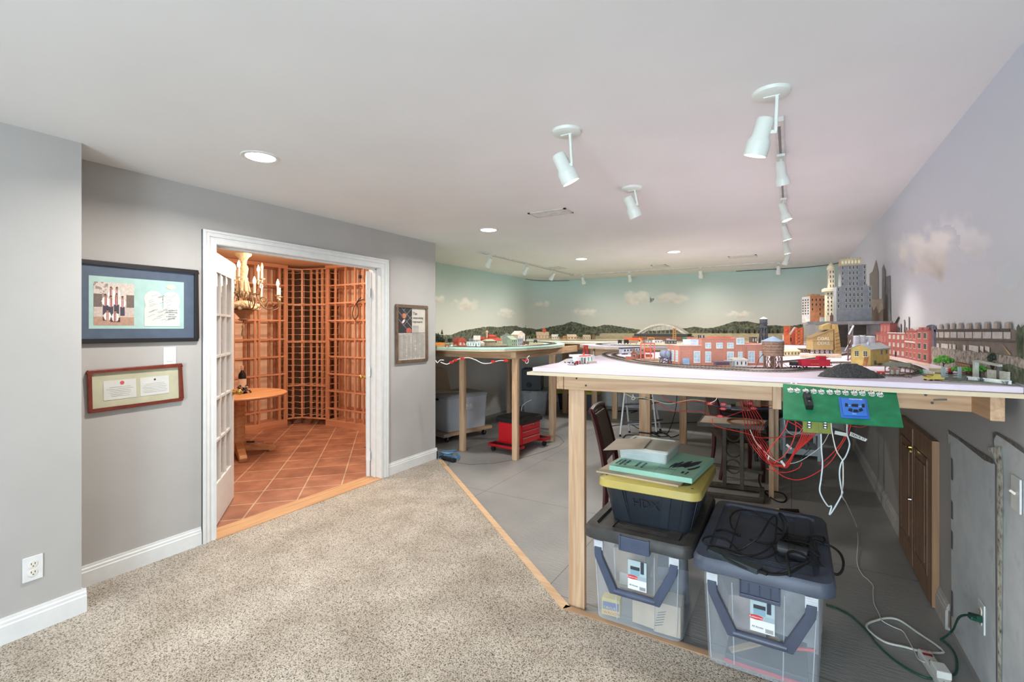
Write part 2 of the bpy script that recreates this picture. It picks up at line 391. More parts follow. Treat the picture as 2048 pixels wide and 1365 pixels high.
# ---- baseboards
def baseboard(name, a, b, nrm, h=.128, mat=None):
    m = MB(); a = Vector(a).to_3d(); b = Vector(b).to_3d(); n = Vector(nrm).to_3d(); d = (b-a).normalized()
    prof = [(0, 0), (.017, 0), (.017, h*.72), (.013, h*.76), (.013, h*.86), (.008, h*.90), (.007, h), (0, h)]
    vs = [];
    for p in (a, b):
        for o, z in prof: vs.append(p + n*o + Vector((0, 0, z)))
    k = len(prof); m.add(vs, [(i, (i+1) % k, k+(i+1) % k, k+i) for i in range(k)] + [tuple(range(k-1, -1, -1)), tuple(range(k, 2*k))])
    return struct(name, m, mat or WHITE)
baseboard('baseboard_left', (XP, YR), (XP, .99+.017), (1, 0)); baseboard('baseboard_return', (XP-.001, .99), (XD, .99), (0, 1))
baseboard('baseboard_entry', (XD, .99), (XD, 1.713), (1, 0)); baseboard('baseboard_entry.001', (XD, 3.452), (XD, YE+.017), (1, 0)); baseboard('baseboard_end', (XD+.017, YE), (-4.45, YE), (0, 1))
GW = M((190, 188, 184), .6, name='dusty_white_paint')
baseboard('baseboard_mural', (XL, YE), (XL, 8.14), (1, 0)); baseboard('baseboard_back', (-3.83, YB), (.04, YB), (0, -1)); baseboard('baseboard_right', (XR, 8.14), (XR, 4.25), (-1, 0), mat=GW); baseboard('baseboard_right.001', (XR, 3.29), (XR, 3.09), (-1, 0), mat=GW)
# ---- door casing and jambs
def casing():
    m = MB(); w = .092
    def strip(y0, z0, y1, z1):
        pass
    for o0, o1, t in ((0, w, .012), (.004, .026, .017), (.05, w-.002, .02), (w-.016, w, .026)):
        m.box(XD, DY0-o1, 0, XD+t, DY0-o0, DZ+o1); m.box(XD, DY1+o0, 0, XD+t, DY1+o1, DZ+o1); m.box(XD, DY0-o0, DZ+o0, XD+t, DY1+o0, DZ+o1)
    m.box(XD-.13, DY0-.02, 0, XD, DY0, DZ+.02); m.box(XD-.13, DY1, 0, XD, DY1+.02, DZ+.02); m.box(XD-.13, DY0, DZ, XD, DY1, DZ+.02)
    m.box(XD-.085, DY0, 0, XD-.05, DY0+.012, DZ); m.box(XD-.085, DY1-.012, 0, XD-.05, DY1, DZ); m.box(XD-.085, DY0, DZ-.012, XD-.05, DY1, DZ)
    return struct('trim_4', m, WHITE)
casing()
# ---- painted mural features: hills, field, clouds, right wall scenery
HILL = noisy('mural_hills', [(.3, (58, 62, 52)), (.5, (94, 98, 82)), (.62, (120, 120, 98)), (.75, (146, 138, 114))], 26, .9, 0)
FIELD = noisy('mural_field', [(.3, (176, 160, 128)), (.6, (206, 192, 160)), (.75, (150, 140, 104))], 14, .9, 0, stretch=(1, 1, 5))
wm = bpy.data.objects['wall_mural']
prof = [(871, 667), (884, 671), (904, 670), (919, 663.5), (938, 659.5), (959, 656), (979, 653.6), (996, 654.8), (1014, 652.5), (1034, 652.5), (1042, 656), (1058, 657), (1073, 659), (1091, 657), (1108, 652.5), (1126, 650), (1135, 646), (1144.6, 643.7), (1154.5, 646.4), (1168, 650), (1179, 653.6), (1194, 654), (1209.5, 650.3), (1225, 651.4), (1245, 655), (1267, 658), (1283, 661), (1310, 662), (1340, 660), (1360, 657), (1373, 657), (1388.5, 653.6), (1408, 657), (1426, 656), (1448, 650), (1470, 643), (1481, 644), (1494, 642.6), (1514, 647), (1536, 651.4), (1551, 650.8), (1569, 653), (1580, 652.5), (1606, 649)]
def hv(u):
    for (a, b), (c, d) in zip(prof[:-1], prof[1:]):
        if a <= u <= c: return b+(d-b)*(u-a)/(c-a)
    return prof[-1][1]
m = MB(); f = MB(); us = [871+i*2.5 for i in range(295)]
rr = random.Random(3); jag = [hv(u) + (rr.uniform(-.9, .5) if u < 1300 or u > 1560 else rr.uniform(-.3, .3)) for u in us]
def fb(u): return 690 if u < 1000 else (672 if u < 1200 else 667)
for i in range(len(us)-1):
    a, b = us[i], us[i+1]
    m.poly([wallhit(a, fb(a)), wallhit(b, fb(b)), wallhit(b, jag[i+1]), wallhit(a, jag[i])])
    f.poly([wallhit(a, 690), wallhit(b, 690), wallhit(b, fb(b)), wallhit(a, fb(a))])
m.build('painted_hills', HILL, wm); f.build('painted_field', FIELD, wm)
m = MB(); rr = random.Random(5)
for i in range(46):     # painted firs at the foot of the hills
    u = rr.choice([rr.uniform(1425, 1560), rr.uniform(1425, 1560), rr.uniform(870, 1000), rr.uniform(1030, 1080)]); hh = rr.uniform(5, 9); b = 667 if u > 1200 else rr.uniform(668, 690)
    m.poly([wallhit(u-2.4, b, .006), wallhit(u+2.4, b, .006), wallhit(u, b-hh*1.25, .006)])
m.build('painted_firs', noisy('mural_fir', [(.3, (30, 38, 30)), (.7, (58, 66, 50))], 40, .9, 0), wm)
def vnoise(seed):
    r = random.Random(seed); g = [[r.random() for _ in range(32)] for _ in range(32)]
    def n(x, y):
        xi, yi = int(math.floor(x)), int(math.floor(y)); fx, fy = x-xi, y-yi; fx = fx*fx*(3-2*fx); fy = fy*fy*(3-2*fy)
        q = lambda a, b: g[b % 32][a % 32]
        return (q(xi, yi)*(1-fx)+q(xi+1, yi)*fx)*(1-fy)+(q(xi, yi+1)*(1-fx)+q(xi+1, yi+1)*fx)*fy
    return lambda x, y: n(x, y)*.55+n(x*2.1, y*2.1)*.3+n(x*4.3, y*4.3)*.15
def cloud(seed, u0, v0, u1, v1, hit, parent, nx=34, ny=18, warm=(244, 238, 228), dark=(206, 196, 182), amax=.8, name='painted_cloud'):
    n = vnoise(seed); me_v = []; fs = []; cols = []; al = []
    for j in range(ny+1):
        for i in range(nx+1): me_v.append(tuple(hit(u0+(u1-u0)*i/nx, v0+(v1-v0)*j/ny)))
    for j in range(ny+1):
        for i in range(nx+1):
            s, t = i/nx*2-1, j/ny*2-1
            d = n(s*3+9, t*2+5)*1.5 - (s*s*.9) - (t*t if t < 0 else t*t*1.5) - .25 + .25*(1-abs(t))
            a = max(0, min(1, d*2.2))*amax*max(0, 1-max(abs(s), abs(t))**6)
            k = max(0, min(1, (t+.35)*.9*n(s*4+3, t*3)*2)); c = tuple(w+(q-w)*k for w, q in zip(warm, dark))
            al.append(a); bg = skyc(me_v[j*(nx+1)+i][2], SK2 if parent.name == 'wall_right' else SK1)
            cols.append(lin(tuple(q+(p-q)*a for p, q in zip(c, bg)))[:3]+(1,))
    fs = [f for f in ((j*(nx+1)+i, j*(nx+1)+i+1, (j+1)*(nx+1)+i+1, (j+1)*(nx+1)+i) for j in range(ny) for i in range(nx)) if max(al[q] for q in f) > .01]
    me = bpy.data.meshes.new(name); me.from_pydata(me_v, [], fs); at = me.color_attributes.new('Col', 'FLOAT_COLOR', 'POINT')
    for i, c in enumerate(cols): at.data[i].color = c
    me.materials.append(vcol_mat()); o = bpy.data.objects.new(name, me); C.objects.link(o); o.parent = parent
for i, b in enumerate([(900, 590, 962, 630), (990, 612, 1034, 644), (1064, 598, 1110, 622), (1132, 612, 1204, 642), (1236, 576, 1308, 618), (1300, 580, 1384, 616), (1446, 618, 1512, 642), (862, 588, 892, 612)]):
    cloud(20+i, *b, wallhit, wm)
wr = bpy.data.objects['wall_right']
hr = lambda u, v: px_(u, v, XR-.0008)
cloud(41, 1775, 440, 1935, 590, hr, wr, 44, 30, (250, 248, 244), (196, 188, 180), 1); cloud(42, 1990, 520, 2046, 585, hr, wr, 16, 16, (206, 216, 224), (204, 214, 222), .6)
cloud(43, 1830, 420, 1990, 540, lambda u, v: px_(u, v, XR-.0004), wr, 30, 20, (246, 246, 248), (224, 222, 222), .8)
def wp(pts, c, off=.003, name='painted_scenery', rough=.9):
    m = MB(); m.poly([px_(u, v, XR-off) for u, v in pts]); return m.build(name, M(c, rough, 0, .07, 30), wr)
# skyline haze towers and brown ruins
wp([(1739, 645), (1739, 548), (1745, 543), (1752, 520), (1757, 545), (1757, 645)], (140, 136, 130)); wp([(1763, 645), (1764, 537), (1767, 529), (1771, 546), (1771, 645)], (134, 136, 134), .004); wp([(1773, 645), (1773, 554), (1780, 551), (1782, 645)], (136, 136, 134), .004)
wp([(1737, 645), (1739, 618), (1744, 612), (1747, 622), (1753, 612), (1757, 628), (1763, 620), (1770, 618), (1772, 590), (1775, 587), (1777, 645)], (116, 100, 88), .005); wp([(1741, 645), (1741, 600), (1765, 598), (1766, 645)], (168, 154, 142), .0045)
# refinery and factory
wp([(1780, 662), (1797, 633), (1799, 636), (1786, 663)], (70, 66, 66), .004)
for u, v in ((1792, 650), (1797, 655), (1801, 648), (1808, 640), (1817, 634), (1812, 655)): wp([(u, 668), (u, v), (u+1.6, v), (u+1.6, 668)], (92, 90, 90), .004)
wp([(1868, 720), (1868, 659), (2019, 657), (2048, 665), (2048, 740)], (128, 116, 106), .004)
wp([(1868, 660), (2019, 658), (2019, 663.5), (1868, 664)], (88, 80, 76), .006)
pil = [1871.5, 1877, 1888, 1900, 1914, 1929, 1945, 1964, 1983.5, 2006, 2022]
for a, b in zip(pil[:-1], pil[1:]): wp([(a+.8, 675.5+(a-1871)*.018), (a+.8, 664.5), (b-.8, 664.5), (b-.8, 675.5+(b-1871)*.018)], (196, 188, 182), .006)
wp([(1868, 676), (2040, 682), (2040, 686), (1868, 680)], (98, 88, 80), .007)
for a, b in ((1873, 1878), (1882, 1896), (1898, 1903), (1905, 1911), (1926, 1931), (1938, 1957), (1960, 1967), (1970, 1979)): wp([(a, 700), (a, 686.5+(a-1871)*.06), (b, 687+(b-1871)*.07), (b, 706)], (214, 206, 198), .007)
for a, b, t in ((1877.5, 1885.5, 648.5), (1889.5, 1897, 646.8), (1902.5, 1910, 646.3), (1916, 1926, 645.7), (1932, 1943, 646.2), (1949, 1960, 645), (1967, 1979.5, 644), (1986.5, 2000, 643.3), (2008, 2024, 644)):
    w = b-a; wp([(a, 657.5), (a+w*.06, t+2), (a+w*.3, t), (b-w*.25, t), (b-w*.05, t+2), (b, 657.5)], (178, 168, 160), .005); wp([(b-w*.45, 657.5), (b-w*.4, t+1.5), (b-w*.06, t+2.2), (b-w*.02, 657.5)], (150, 136, 126), .006)
wp([(1852.5, 694), (1852.5, 653), (1856, 650.8), (1862, 650), (1868, 650.6), (1871.5, 653), (1871.5, 694)], (92, 104, 124), .006); wp([(1862, 694), (1863, 650.5), (1867.5, 651.5), (1868, 694)], (124, 108, 118), .007)
wp([(1858, 730), (1858, 692), (1875, 695), (1990, 709), (2048, 716), (2048, 765), (1960, 756)], (158, 146, 136), .0075)
o = bpy.data.objects['painted_scenery']; STONE = noisy('mural_stone', [(.35, (120, 110, 102)), (.5, (164, 152, 142)), (.65, (186, 176, 166))], 60, .9, 0)
bpy.data.objects[[x.name for x in wr.children][-1]].data.materials[0] = STONE
wp([(2003, 688), (2020, 707), (2022, 710), (2018, 710)], (188, 160, 110), .008)
BUSH = noisy('mural_bush', [(.35, (54, 60, 46)), (.55, (88, 96, 72)), (.7, (124, 126, 104))], 40, .9, 0)
for pts in ([(2000, 742), (2006, 730), (2020, 728), (2032, 733), (2048, 738), (2048, 770), (2020, 762)], [(2031, 690), (2033, 655), (2037, 648), (2041, 656), (2048, 650), (2048, 720), (2034, 712)]):
    m = MB(); m.poly([px_(u, v, XR-.009) for u, v in pts]); m.build('painted_scenery', BUSH, wr)
# ---- damaged wall patches at the right edge, and the small cupboard door
PATCH = noisy('bare_patched_wall', [(.35, (202, 208, 212)), (.6, (214, 219, 222)), (.8, (190, 195, 198))], 9, .8, .1)
RAG = noisy('torn_edge', [(.3, (84, 82, 78)), (.7, (128, 124, 118))], 60, .9, .3); PLAS = noisy('torn_plaster', [(.4, (220, 226, 214)), (.6, (186, 178, 166)), (.7, (120, 108, 98))], 45, .9, .5)
def wr_part(pts, mat, th=.004, x=XR, name='wall_patch'):
    m = MB(); n = len(pts); a = [px_(u, v, x-.0005) for u, v in pts]; b = [px_(u, v, x-th) for u, v in pts]
    m.add(a+b, [tuple(range(n)), tuple(range(2*n-1, n-1, -1))] + [(i, n+i, n+(i+1) % n, (i+1) % n) for i in range(n)]); return m.build(name, mat, wr)
wr_part([(1901, 880), (1990, 952), (1992, 1365), (1962, 1365), (1903, 1258)], PATCH, .003); wr_part([(1895, 864), (1898, 862), (1990, 930), (1990, 952), (1902, 884), (1897, 890)], PATCH, .005)
wr_part([(1896, 861), (1935, 888), (1962, 905), (1985, 920), (1986, 929), (1968, 921), (1940, 899), (1915, 879), (1897, 868)], RAG, .006, name='torn_edge')
wr_part([(1985, 868), (1988, 864), (2048, 908), (2048, 1365), (1998, 1365), (1998, 905), (1988, 890)], PATCH, .004); wr_part([(1985, 866), (1992, 865), (2030, 886), (2048, 900), (2048, 906), (2024, 890), (1993, 870), (1988, 878), (1986, 892)], RAG, .006, name='torn_edge')
wr_part([(1977, 896), (1994, 895), (1998, 930), (1992, 928), (1984, 905), (1978, 904)], PLAS, .008, name='torn_plaster'); wr_part([(1994, 895), (2003, 894), (2006, 960), (2002, 1365), (1996, 1365)], PLAS, .009, name='torn_plaster')
for a, b in ((915, 962), (1000, 1040), (1060, 1100), (1180, 1235)): wr_part([(1902, a), (1905, a+6), (1905, b), (1902, b-3)], RAG, .006, name='torn_edge')
wr_part([(1893, 1250), (1899, 1258), (1899, 1225), (1894, 1218)], wood((150, 110, 76), (176, 134, 96), 'z', name='exposed_stud'), .006, name='exposed_stud')
BRN = wood((112, 86, 66), (156, 122, 96), 'z', rough=.4, name='walnut', knots=False); BRNE = wood((140, 104, 72), (172, 132, 94), 'z', name='door_edge', knots=False)
dr = thing('access_door', 'low brown wooden cupboard door with raised panels in the right wall', 'door', (XR-.001, 3.73, .01))
m = MB(); m.box(-.03, -.44, 0, 0, .44, .875)
m.build('door_slab', BRN, dr, bevel=.004)
m = MB()
for y0 in (-.36, .04): m.box(-.034, y0, .12, -.03, y0+.015, .76); m.box(-.034, y0+.305, .12, -.03, y0+.32, .76); m.box(-.034, y0, .12, -.03, y0+.32, .135); m.box(-.034, y0, .745, -.03, y0+.32, .76); m.taper((0, 0), (1, 1), (1, 1), 0, 0) if False else None; m.box(-.036, y0+.05, .17, -.03, y0+.27, .71)
m.box(-.036, -.012, .02, -.03, .012, .86)
m.build('raised_panel', BRN, dr, bevel=.003)
m = MB(); m.box(-.03, -.455, 0, .0, -.4405, .875); m.build('door_edge', BRNE, dr)
m = MB(); m.cyl((-.034, .02, .74), (-.05, .02, .74), .016, .014); m.tube([(-.055, .02, .742), (-.06, -.02, .74), (-.058, -.06, .732), (-.056, -.09, .736)], .006, 8); m.ball((-.052, .02, .74), .013); m.build('door_handle', BRASS, dr, smooth=50)
m = MB(); m.cyl((-.036, .02, .42), (-.05, .02, .42), .009, .007); m.build('latch_knob', CHROME, dr, smooth=50)
def plate(name, label, kind, loc, n, sw, w=.072, h=.117, parts=True):
    """wall plate; n = outward normal (+x or -x)"""
    t = thing(name, label, 'outlet' if kind == 'outlet' else 'switch', loc)
    s = n; m = MB(); m.box(0, -w/2, -h/2, s*.006, w/2, h/2); m.build('cover_plate', WHITE, t, bevel=.002)
    IV = M((228, 222, 208), .4, name='ivory_plastic')
    if kind == 'outlet':
        for z in (-.02, .02):
            m = MB(); m.lathe([(.0001, 0), (.0165, 0), (.0165, .0025), (.0001, .0025)], 20); q = m.build('receptacle', IV, t, smooth=40); q.location = (s*.006, 0, z); q.rotation_euler = (0, s*PI/2, 0)
            m = MB()
            for y in (-.0065, .0065): m.box(.0026, y-.0012, -.001, .0032, y+.0012, .008)
            m.box(.0026, -.0025, -.01, .0032, .0025, -.006); sl = m.build('slots', BLACK, t); sl.location = (s*.0062, 0, z); sl.scale = (s, 1, 1)
    elif kind == 'rocker':
        m = MB(); m.box(s*.006, -.017, -.033, s*.0085, .017, .033); m.build('rocker', IV, t, bevel=.001)
    else:
        m = MB(); m.bar((s*.006, 0, 0), (s*.02, 0, .012), .008, .008); m.build('toggle', IV, t)
    return t
plate('wall_outlet', 'white double outlet low on the near left wall by the picture edge', 'outlet', (XP, .806, .317), 1, 0)
plate('light_switch', 'white rocker light switch between the two frames on the left wall', 'rocker', (XD, 1.526, 1.298), 1, 0)
plate('wall_outlet', 'white outlet low on the damaged right wall with the green plug', 'outlet', (XR-.004, px_(1968, 1235, XR)[1], px_(1968, 1235, XR)[2]), -1, 0)
p = px_(2040, 990, XR); plate('light_switch', 'grey wall plate with a toggle at the far right edge of the photo', 'toggle', (XR-.006, p[1], p[2]), -1, 0, .075, .117)
# ================================================================ wine room
RW_Z = wood((178, 118, 86), (206, 146, 110), 'z', .8, .5, 'redwood', False); RW_X = wood((184, 122, 88), (210, 150, 114), 'x', .8, .5, 'redwood', False); RW_Y = wood((184, 122, 88), (210, 150, 114), 'y', .8, .5, 'redwood', False)
BACKP = wood((222, 184, 152), (234, 200, 170), 'z', .6, .6, 'back_panel_wood', False)
TAN = M((204, 160, 122), .8, 0, .03, 4, name='tan_paint')
m = MB(); m.prism([(-7.0, .3), (-3.6, .3), (-3.6, YE-.02), (-4.53, YE-.02), (-4.53, 5.25), (-7.0, 5.25)], H, H+.06); struct('ceiling_wine_room', m, M((214, 176, 140), .8, 0, .02, 4, name='tan_ceiling'))
m = MB(); m.box(-7.06, .24, 0, -7.0, 5.25, H); struct('wall_wine_far', m, TAN)
m = MB(); m.box(-7.0, 5.19, 0, -4.5, 5.25, H); struct('wall_wine_back', m, TAN)
m = MB(); m.box(-7.0, .24, 0, -3.6, .3, H); struct('wall_wine_side', m, TAN)
m = MB(); m.box(-4.5, YE-.001, 0, -4.47, 5.19, H); struct('wall_wine_corner', m, TAN)
ZS = [.10, .262, .53, .79, 1.054, 1.318, 1.597, 1.86, 2.126, 2.375]
def rack(name, label, x0, x1, y0, y1, axis, posts):
    """shelf rack; axis 'y': front faces +x at x1; axis 'x': front faces -y at y0"""
    t = thing(name, label, 'wine rack', ((x0+x1)/2, (y0+y1)/2, 0))
    m = MB()
    if axis == 'y': m.box(x0, y0, 0, x0+.015, y1, H-.01)
    else: m.box(x0, y1-.015, 0, x1, y1, H-.01)
    m.build('back_panel', BACKP, t, world=True)
    for z in ZS[1:-1]:
        m = MB()
        if axis == 'y': m.box(x1-.02, y0, z-.011, x1, y1, z+.011); m.box(x0+.02, y0, z-.035, x0+.04, y1, z-.012)
        else: m.box(x0, y0, z-.011, x1, y0+.02, z+.011); m.box(x0, y1-.04, z-.035, x1, y1-.02, z-.012)
        m.build('shelf_rail', RW_Y if axis == 'y' else RW_X, t, world=True)
    for k, (p, w) in enumerate(posts):
        m = MB()
        if axis == 'y': m.box(x1-.026, p-w/2, .09, x1-.003, p+w/2, 2.40); m.box(x0+.02, p-w/2, .09, x0+.05, p+w/2, 2.40)
        else: m.box(p-w/2, y0+.003, .09, p+w/2, y0+.026, 2.40); m.box(p-w/2, y1-.05, .09, p+w/2, y1-.02, 2.40)
        for z in ZS[1:-1]:
            if axis == 'y': m.box(x0+.04, p-w/2, z-.03, x1-.02, p-w/2+.014, z-.012)
            else: m.box(p-w/2, y0+.02, z-.03, p-w/2+.014, y1-.04, z-.012)
        m.build('post', RW_Z, t, world=True)
    for nm, za, zb, o in (('plinth', 0, .09, .02), ('crown', 2.385, H-.005, .03)):
        m = MB()
        if axis == 'y': m.box(x0, y0, za, x1+o, y1, zb)
        else: m.box(x0, y0-o, za, x1, y1, zb)
        m.build(nm, RW_Y if axis == 'y' else RW_X, t, world=True)
    return t
FX = -6.62
lp = [(px_(u, 700, FX)[1], w) for u, w in ((468, .03), (511, .03), (519, .03), (560, .035), (571, .035))]
rack('wine_rack', 'wooden shelf wine rack on the far wall, left of the narrow bottle columns', -6.93, FX, 2.6, lp[-1][0]+.02, 'y', [(2.62, .03), (3.1, .03)] + lp)
RY = 4.81
def py_x(u): return py_(u, 700, RY)[0]
rp = [(py_x(u), w) for u, w in ((655, .035), (670, .03), (690, .026), (709, .03), (726, .026))]
rack('wine_rack', 'wooden shelf wine rack on the right, between the bottle columns and the open door leaf', rp[0][0]-.02, -4.62, RY, 5.12, 'x', rp + [(-5.0, .03), (-4.8, .03)])
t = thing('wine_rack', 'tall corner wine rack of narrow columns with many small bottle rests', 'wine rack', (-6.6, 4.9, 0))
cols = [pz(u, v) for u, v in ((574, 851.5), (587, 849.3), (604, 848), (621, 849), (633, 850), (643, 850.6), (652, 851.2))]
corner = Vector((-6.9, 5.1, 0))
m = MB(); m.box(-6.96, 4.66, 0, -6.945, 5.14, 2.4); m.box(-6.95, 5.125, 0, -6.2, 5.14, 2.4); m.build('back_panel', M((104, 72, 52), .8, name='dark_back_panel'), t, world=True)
for i, p in enumerate(cols):
    m = MB(); d = ((Vector((-1, 0, 0)) if i < 2 else (Vector((-.75, .66, 0)) if i == 2 else Vector((0, 1, 0)))))
    m.bar(p + d*.012 + Vector((0, 0, 1.24)) - Vector((0, 0, 1.15)), p + d*.012 + Vector((0, 0, 2.39)), .028, .024, up=d); m.bar(p+d*.25+Vector((0, 0, .09)), p+d*.25+Vector((0, 0, 2.39)), .028, .024, up=d)
    m.build('post', RW_Z, t, world=True)
for i in range(6):
    a, b = cols[i], cols[i+1]; m = MB(); d = Vector((-1, 0, 0)) if i < 2 else Vector((0, 1, 0)); e = (b-a)*.2
    for k in range(24):
        z = Vector((0, 0, .14+k*.0955))
        m.cyl(a+z+d*.0, a+e+z+d*.02, .006, n=6); m.cyl(b+z, b-e+z+d*.02, .006, n=6); m.bar(a+e*.5+z+d*.02, a+e*.5+z+d*.26, .008, .008); m.bar(b-e*.5+z+d*.02, b-e*.5+z+d*.26, .008, .008)
    m.build('bottle_rests', M((210, 160, 124), .5, name='rest_pegs'), t, world=True)
for z in (.10, .60, 1.27, 1.84, 2.39):
    m = MB()
    for a, b in zip(cols[:-1], cols[1:]): m.bar(a+Vector((0, 0, z)), b+Vector((0, 0, z)), .03, .02)
    m.build('cross_rail', RW_X, t, world=True)
# ---- french door leaves
def leaf():
    t = thing('french_door', 'x', 'door'); L, TH = .762, .036
    m = MB(); h = 2.045; gz0, gz1 = .315, 1.90
    m.box(0, -TH/2, .012, .105, TH/2, h); m.box(L-.105, -TH/2, .012, L, TH/2, h); m.box(.105, -TH/2, gz1, L-.105, TH/2, h); m.box(.105, -TH/2, .012, L-.105, TH/2, gz0)
    m.build('door_slab', WHITE, t, bevel=.002)
    m = MB()
    for i in (1, 2): x = .105 + (L-.21)*i/3; m.box(x-.009, -.014, gz0, x+.009, .014, gz1)
    for j in (1, 2, 3, 4): z = gz0+(gz1-gz0)*j/5; m.box(.105, -.0135, z-.009, L-.105, .0135, z+.009)
    m.build('muntins', WHITE, t)
    m = MB(); m.box(.105, -.003, gz0, L-.105, .003, gz1); m.build('glass', clear((225, 228, 226), .16, .05, 'window_glass'), t)
    m = MB()
    for s in (-1, 1):
        q = Vector((L-.06, s*TH/2, .93)); n = Vector((0, s, 0))
        m.cyl(q, q+n*.008, .026); m.cyl(q+n*.006, q+n*.035, .009); m.ball(q+n*.05, .025, 14)
    m.build('door_knob', BRASS, t, smooth=50)
    for z in (.22, 1.05, 1.83):
        m = MB(); m.cyl((-.006, -.016, z-.045), (-.006, -.016, z+.045), .007, n=8); m.box(-.001, -.016, z-.045, .001, .016, z+.045); m.box(-.034, -.02, z-.045, -.004, -.017, z+.045); m.build('hinge', STEEL if False else M((226, 226, 224), .4, name='painted_hinge'), t)
    return t
d1 = leaf(); d1['label'] = 'left white french door leaf with glass panes swung into the wine room'; d1.location = (-3.605, DY0+.028, 0); d1.rotation_euler = (0, 0, math.atan2(.63, -.77))
d2 = dup(d1, (-3.612, DY1-.022, 0), math.atan2(.672, -.745), 'right french door leaf seen on its edge at the right side of the doorway')
# ---- round pedestal table
c = pz(476, 911); OKT = wood((176, 116, 72), (208, 150, 102), 'y', .8, .4, 'table_oak', False)
t = thing('pedestal_table', 'round wooden pedestal table half hidden by the left door leaf', 'table', c)
m = MB(); m.lathe([(.42, .688), (.50, .690), (.518, .70), (.52, .712), (.512, .72), (.0001, .72)], 48); m.build('tabletop', OKT, t, smooth=40)
m = MB(); m.lathe([(.13, .688), (.13, .66), (.075, .62), (.075, .585), (.08, .58), (.08, .565), (.072, .56), (.072, .20), (.078, .19), (.078, .17), (.085, .165), (.085, .06), (.0001, .06)][::-1], 24); m.build('column', OKT, t, smooth=40)
for k in range(4):
    a = math.radians(-22 + 90*k); m = MB(); m.X = Matrix.Rotation(a, 4, 'Z')
    m.prism_y([(.05, .17), (.18, .135), (.30, .09), (.37, .075), (.40, .045), (.385, .0), (.33, .0), (.30, .02), (.05, .05)], -.04, .04); m.build('foot', OKT, t, bevel=.008)
# pedal resting on the foot
p = c + Vector((.16, .07, .152)); t = thing('footpedal', 'dark corkscrew lying on the pedestal table foot', 'footpedal', p, .5)
m = MB(); m.box(-.06, -.015, 0, .03, .015, .018); m.build('handle', M((50, 46, 44), .4, name='dark_pedal'), t, bevel=.004)
m = MB(); m.bar((.03, 0, .008), (.12, .03, .006), .008, .006); m.build('pedal_arm', STEEL, t)
# ---- bottle on the table
b = pz(484.5, 787, .72)
t = thing('wine_bottle', 'dark wine bottle with a pale label on the round table', 'bottle', b)
m = MB(); m.lathe([(.0001, 0), (.040, 0), (.042, .004), (.042, .205), (.038, .225), (.018, .255), (.015, .265), (.015, .27), (.0001, .27)], 24); m.build('bottle', M((24, 16, 18), .12, name='dark_glass'), t, smooth=50)
m = MB(); m.lathe([(.0155, .268), (.0165, .27), (.0165, .322), (.0001, .322)], 20); m.build('capsule', M((196, 150, 128), .5, name='foil_capsule'), t, smooth=50)
m = MB(); n = 16
m.lathe([(.0425, .07), (.0428, .07), (.0428, .17), (.0425, .17)], 24); lb = m.build('paper_label', noisy('bottle_label', [(.3, (196, 160, 134)), (.6, (214, 184, 158)), (.8, (120, 92, 78))], 30, .7, 0), t, smooth=50)
t = thing('grape_bottle_coaster', 'cluster of dark resin grapes around the wine bottle foot', 'ornament', b + Vector((.03, -.02, 0)))
m = MB(); rr = random.Random(2)
for i in range(46):
    a = rr.uniform(-2.3, 1.1); r = rr.uniform(.035, .085); z = .012+max(0, (.085-r))*rr.uniform(0, 1.9)
    m.m = rr.choice([0, 0, 1, 2]); m.ball((-.03+r*math.cos(a)*1.1, .02+r*math.sin(a), z), .0125, 8)
m.build('grapes', [M((44, 34, 36), .4, name='dark_grape'), M((170, 110, 90), .5, name='pink_grape'), M((160, 140, 116), .5, name='pale_grape')], t, smooth=60)
# ---- chandelier
cc = pd(486.5, 657, 5.5); cx, cy = cc[0], cc[1]
PLA = noisy('carved_plaster', [(.35, (186, 160, 124)), (.6, (222, 202, 168)), (.75, (150, 122, 88))], 30, .7, .3); IRON = M((112, 88, 64), .5, .3, .1, 20, name='bronze_iron'); CAND = M((238, 226, 204), .5, name='candle_sleeve')
t = thing('chandelier', 'carved plaster chandelier with iron scroll arms and candle bulbs', 'chandelier', (cx, cy, 1.39))
def ch(z): return z-1.39
m = MB(); m.lathe([(.025, ch(1.99)), (.045, ch(2.0)), (.05, ch(2.06)), (.04, ch(2.075)), (.044, ch(2.10)), (.05, ch(2.15)), (.055, ch(2.17)), (.046, ch(2.20)), (.034, ch(2.215)), (.037, ch(2.26)), (.055, ch(2.30)), (.085, ch(2.325)), (.088, ch(2.345)), (.0001, ch(2.345))], 28); m.build('column', PLA, t, smooth=50)
m = MB()
for k in range(8):
    a = k*PI/4; m.X = Matrix.Rotation(a, 4, 'Z'); m.prism_y([(.03, ch(1.90)), (.075, ch(1.905)), (.068, ch(1.95)), (.052, ch(2.03)), (.03, ch(2.05))], -.016, .016)
m.X = None; m.lathe([(.02, ch(1.83)), (.05, ch(1.86)), (.06, ch(1.905)), (.03, ch(1.91))], 20); m.build('leaf_collar', PLA, t, smooth=50, bevel=.004)
m = MB(); rr = random.Random(4)
for k in range(40):
    a = rr.uniform(0, 2*PI); z = rr.uniform(1.705, 1.775); r = .12+.03*math.cos((z-1.74)*30); m.ball((r*math.cos(a), r*math.sin(a), ch(z)), rr.uniform(.018, .03), 8)
m.lathe([(.07, ch(1.69)), (.125, ch(1.71)), (.13, ch(1.76)), (.05, ch(1.80))], 24); m.build('flower_bowl', PLA, t, smooth=60)
m = MB(); m.lathe([(.0001, ch(1.565)), (.03, ch(1.565)), (.05, ch(1.575)), (.054, ch(1.585)), (.035, ch(1.595)), (.05, ch(1.61)), (.075, ch(1.645)), (.125, ch(1.692)), (.0001, ch(1.70))], 20); m.build('fluted_cone', M((148, 110, 84), .6, 0, .12, 24, name='brown_plaster'), t, smooth=30)
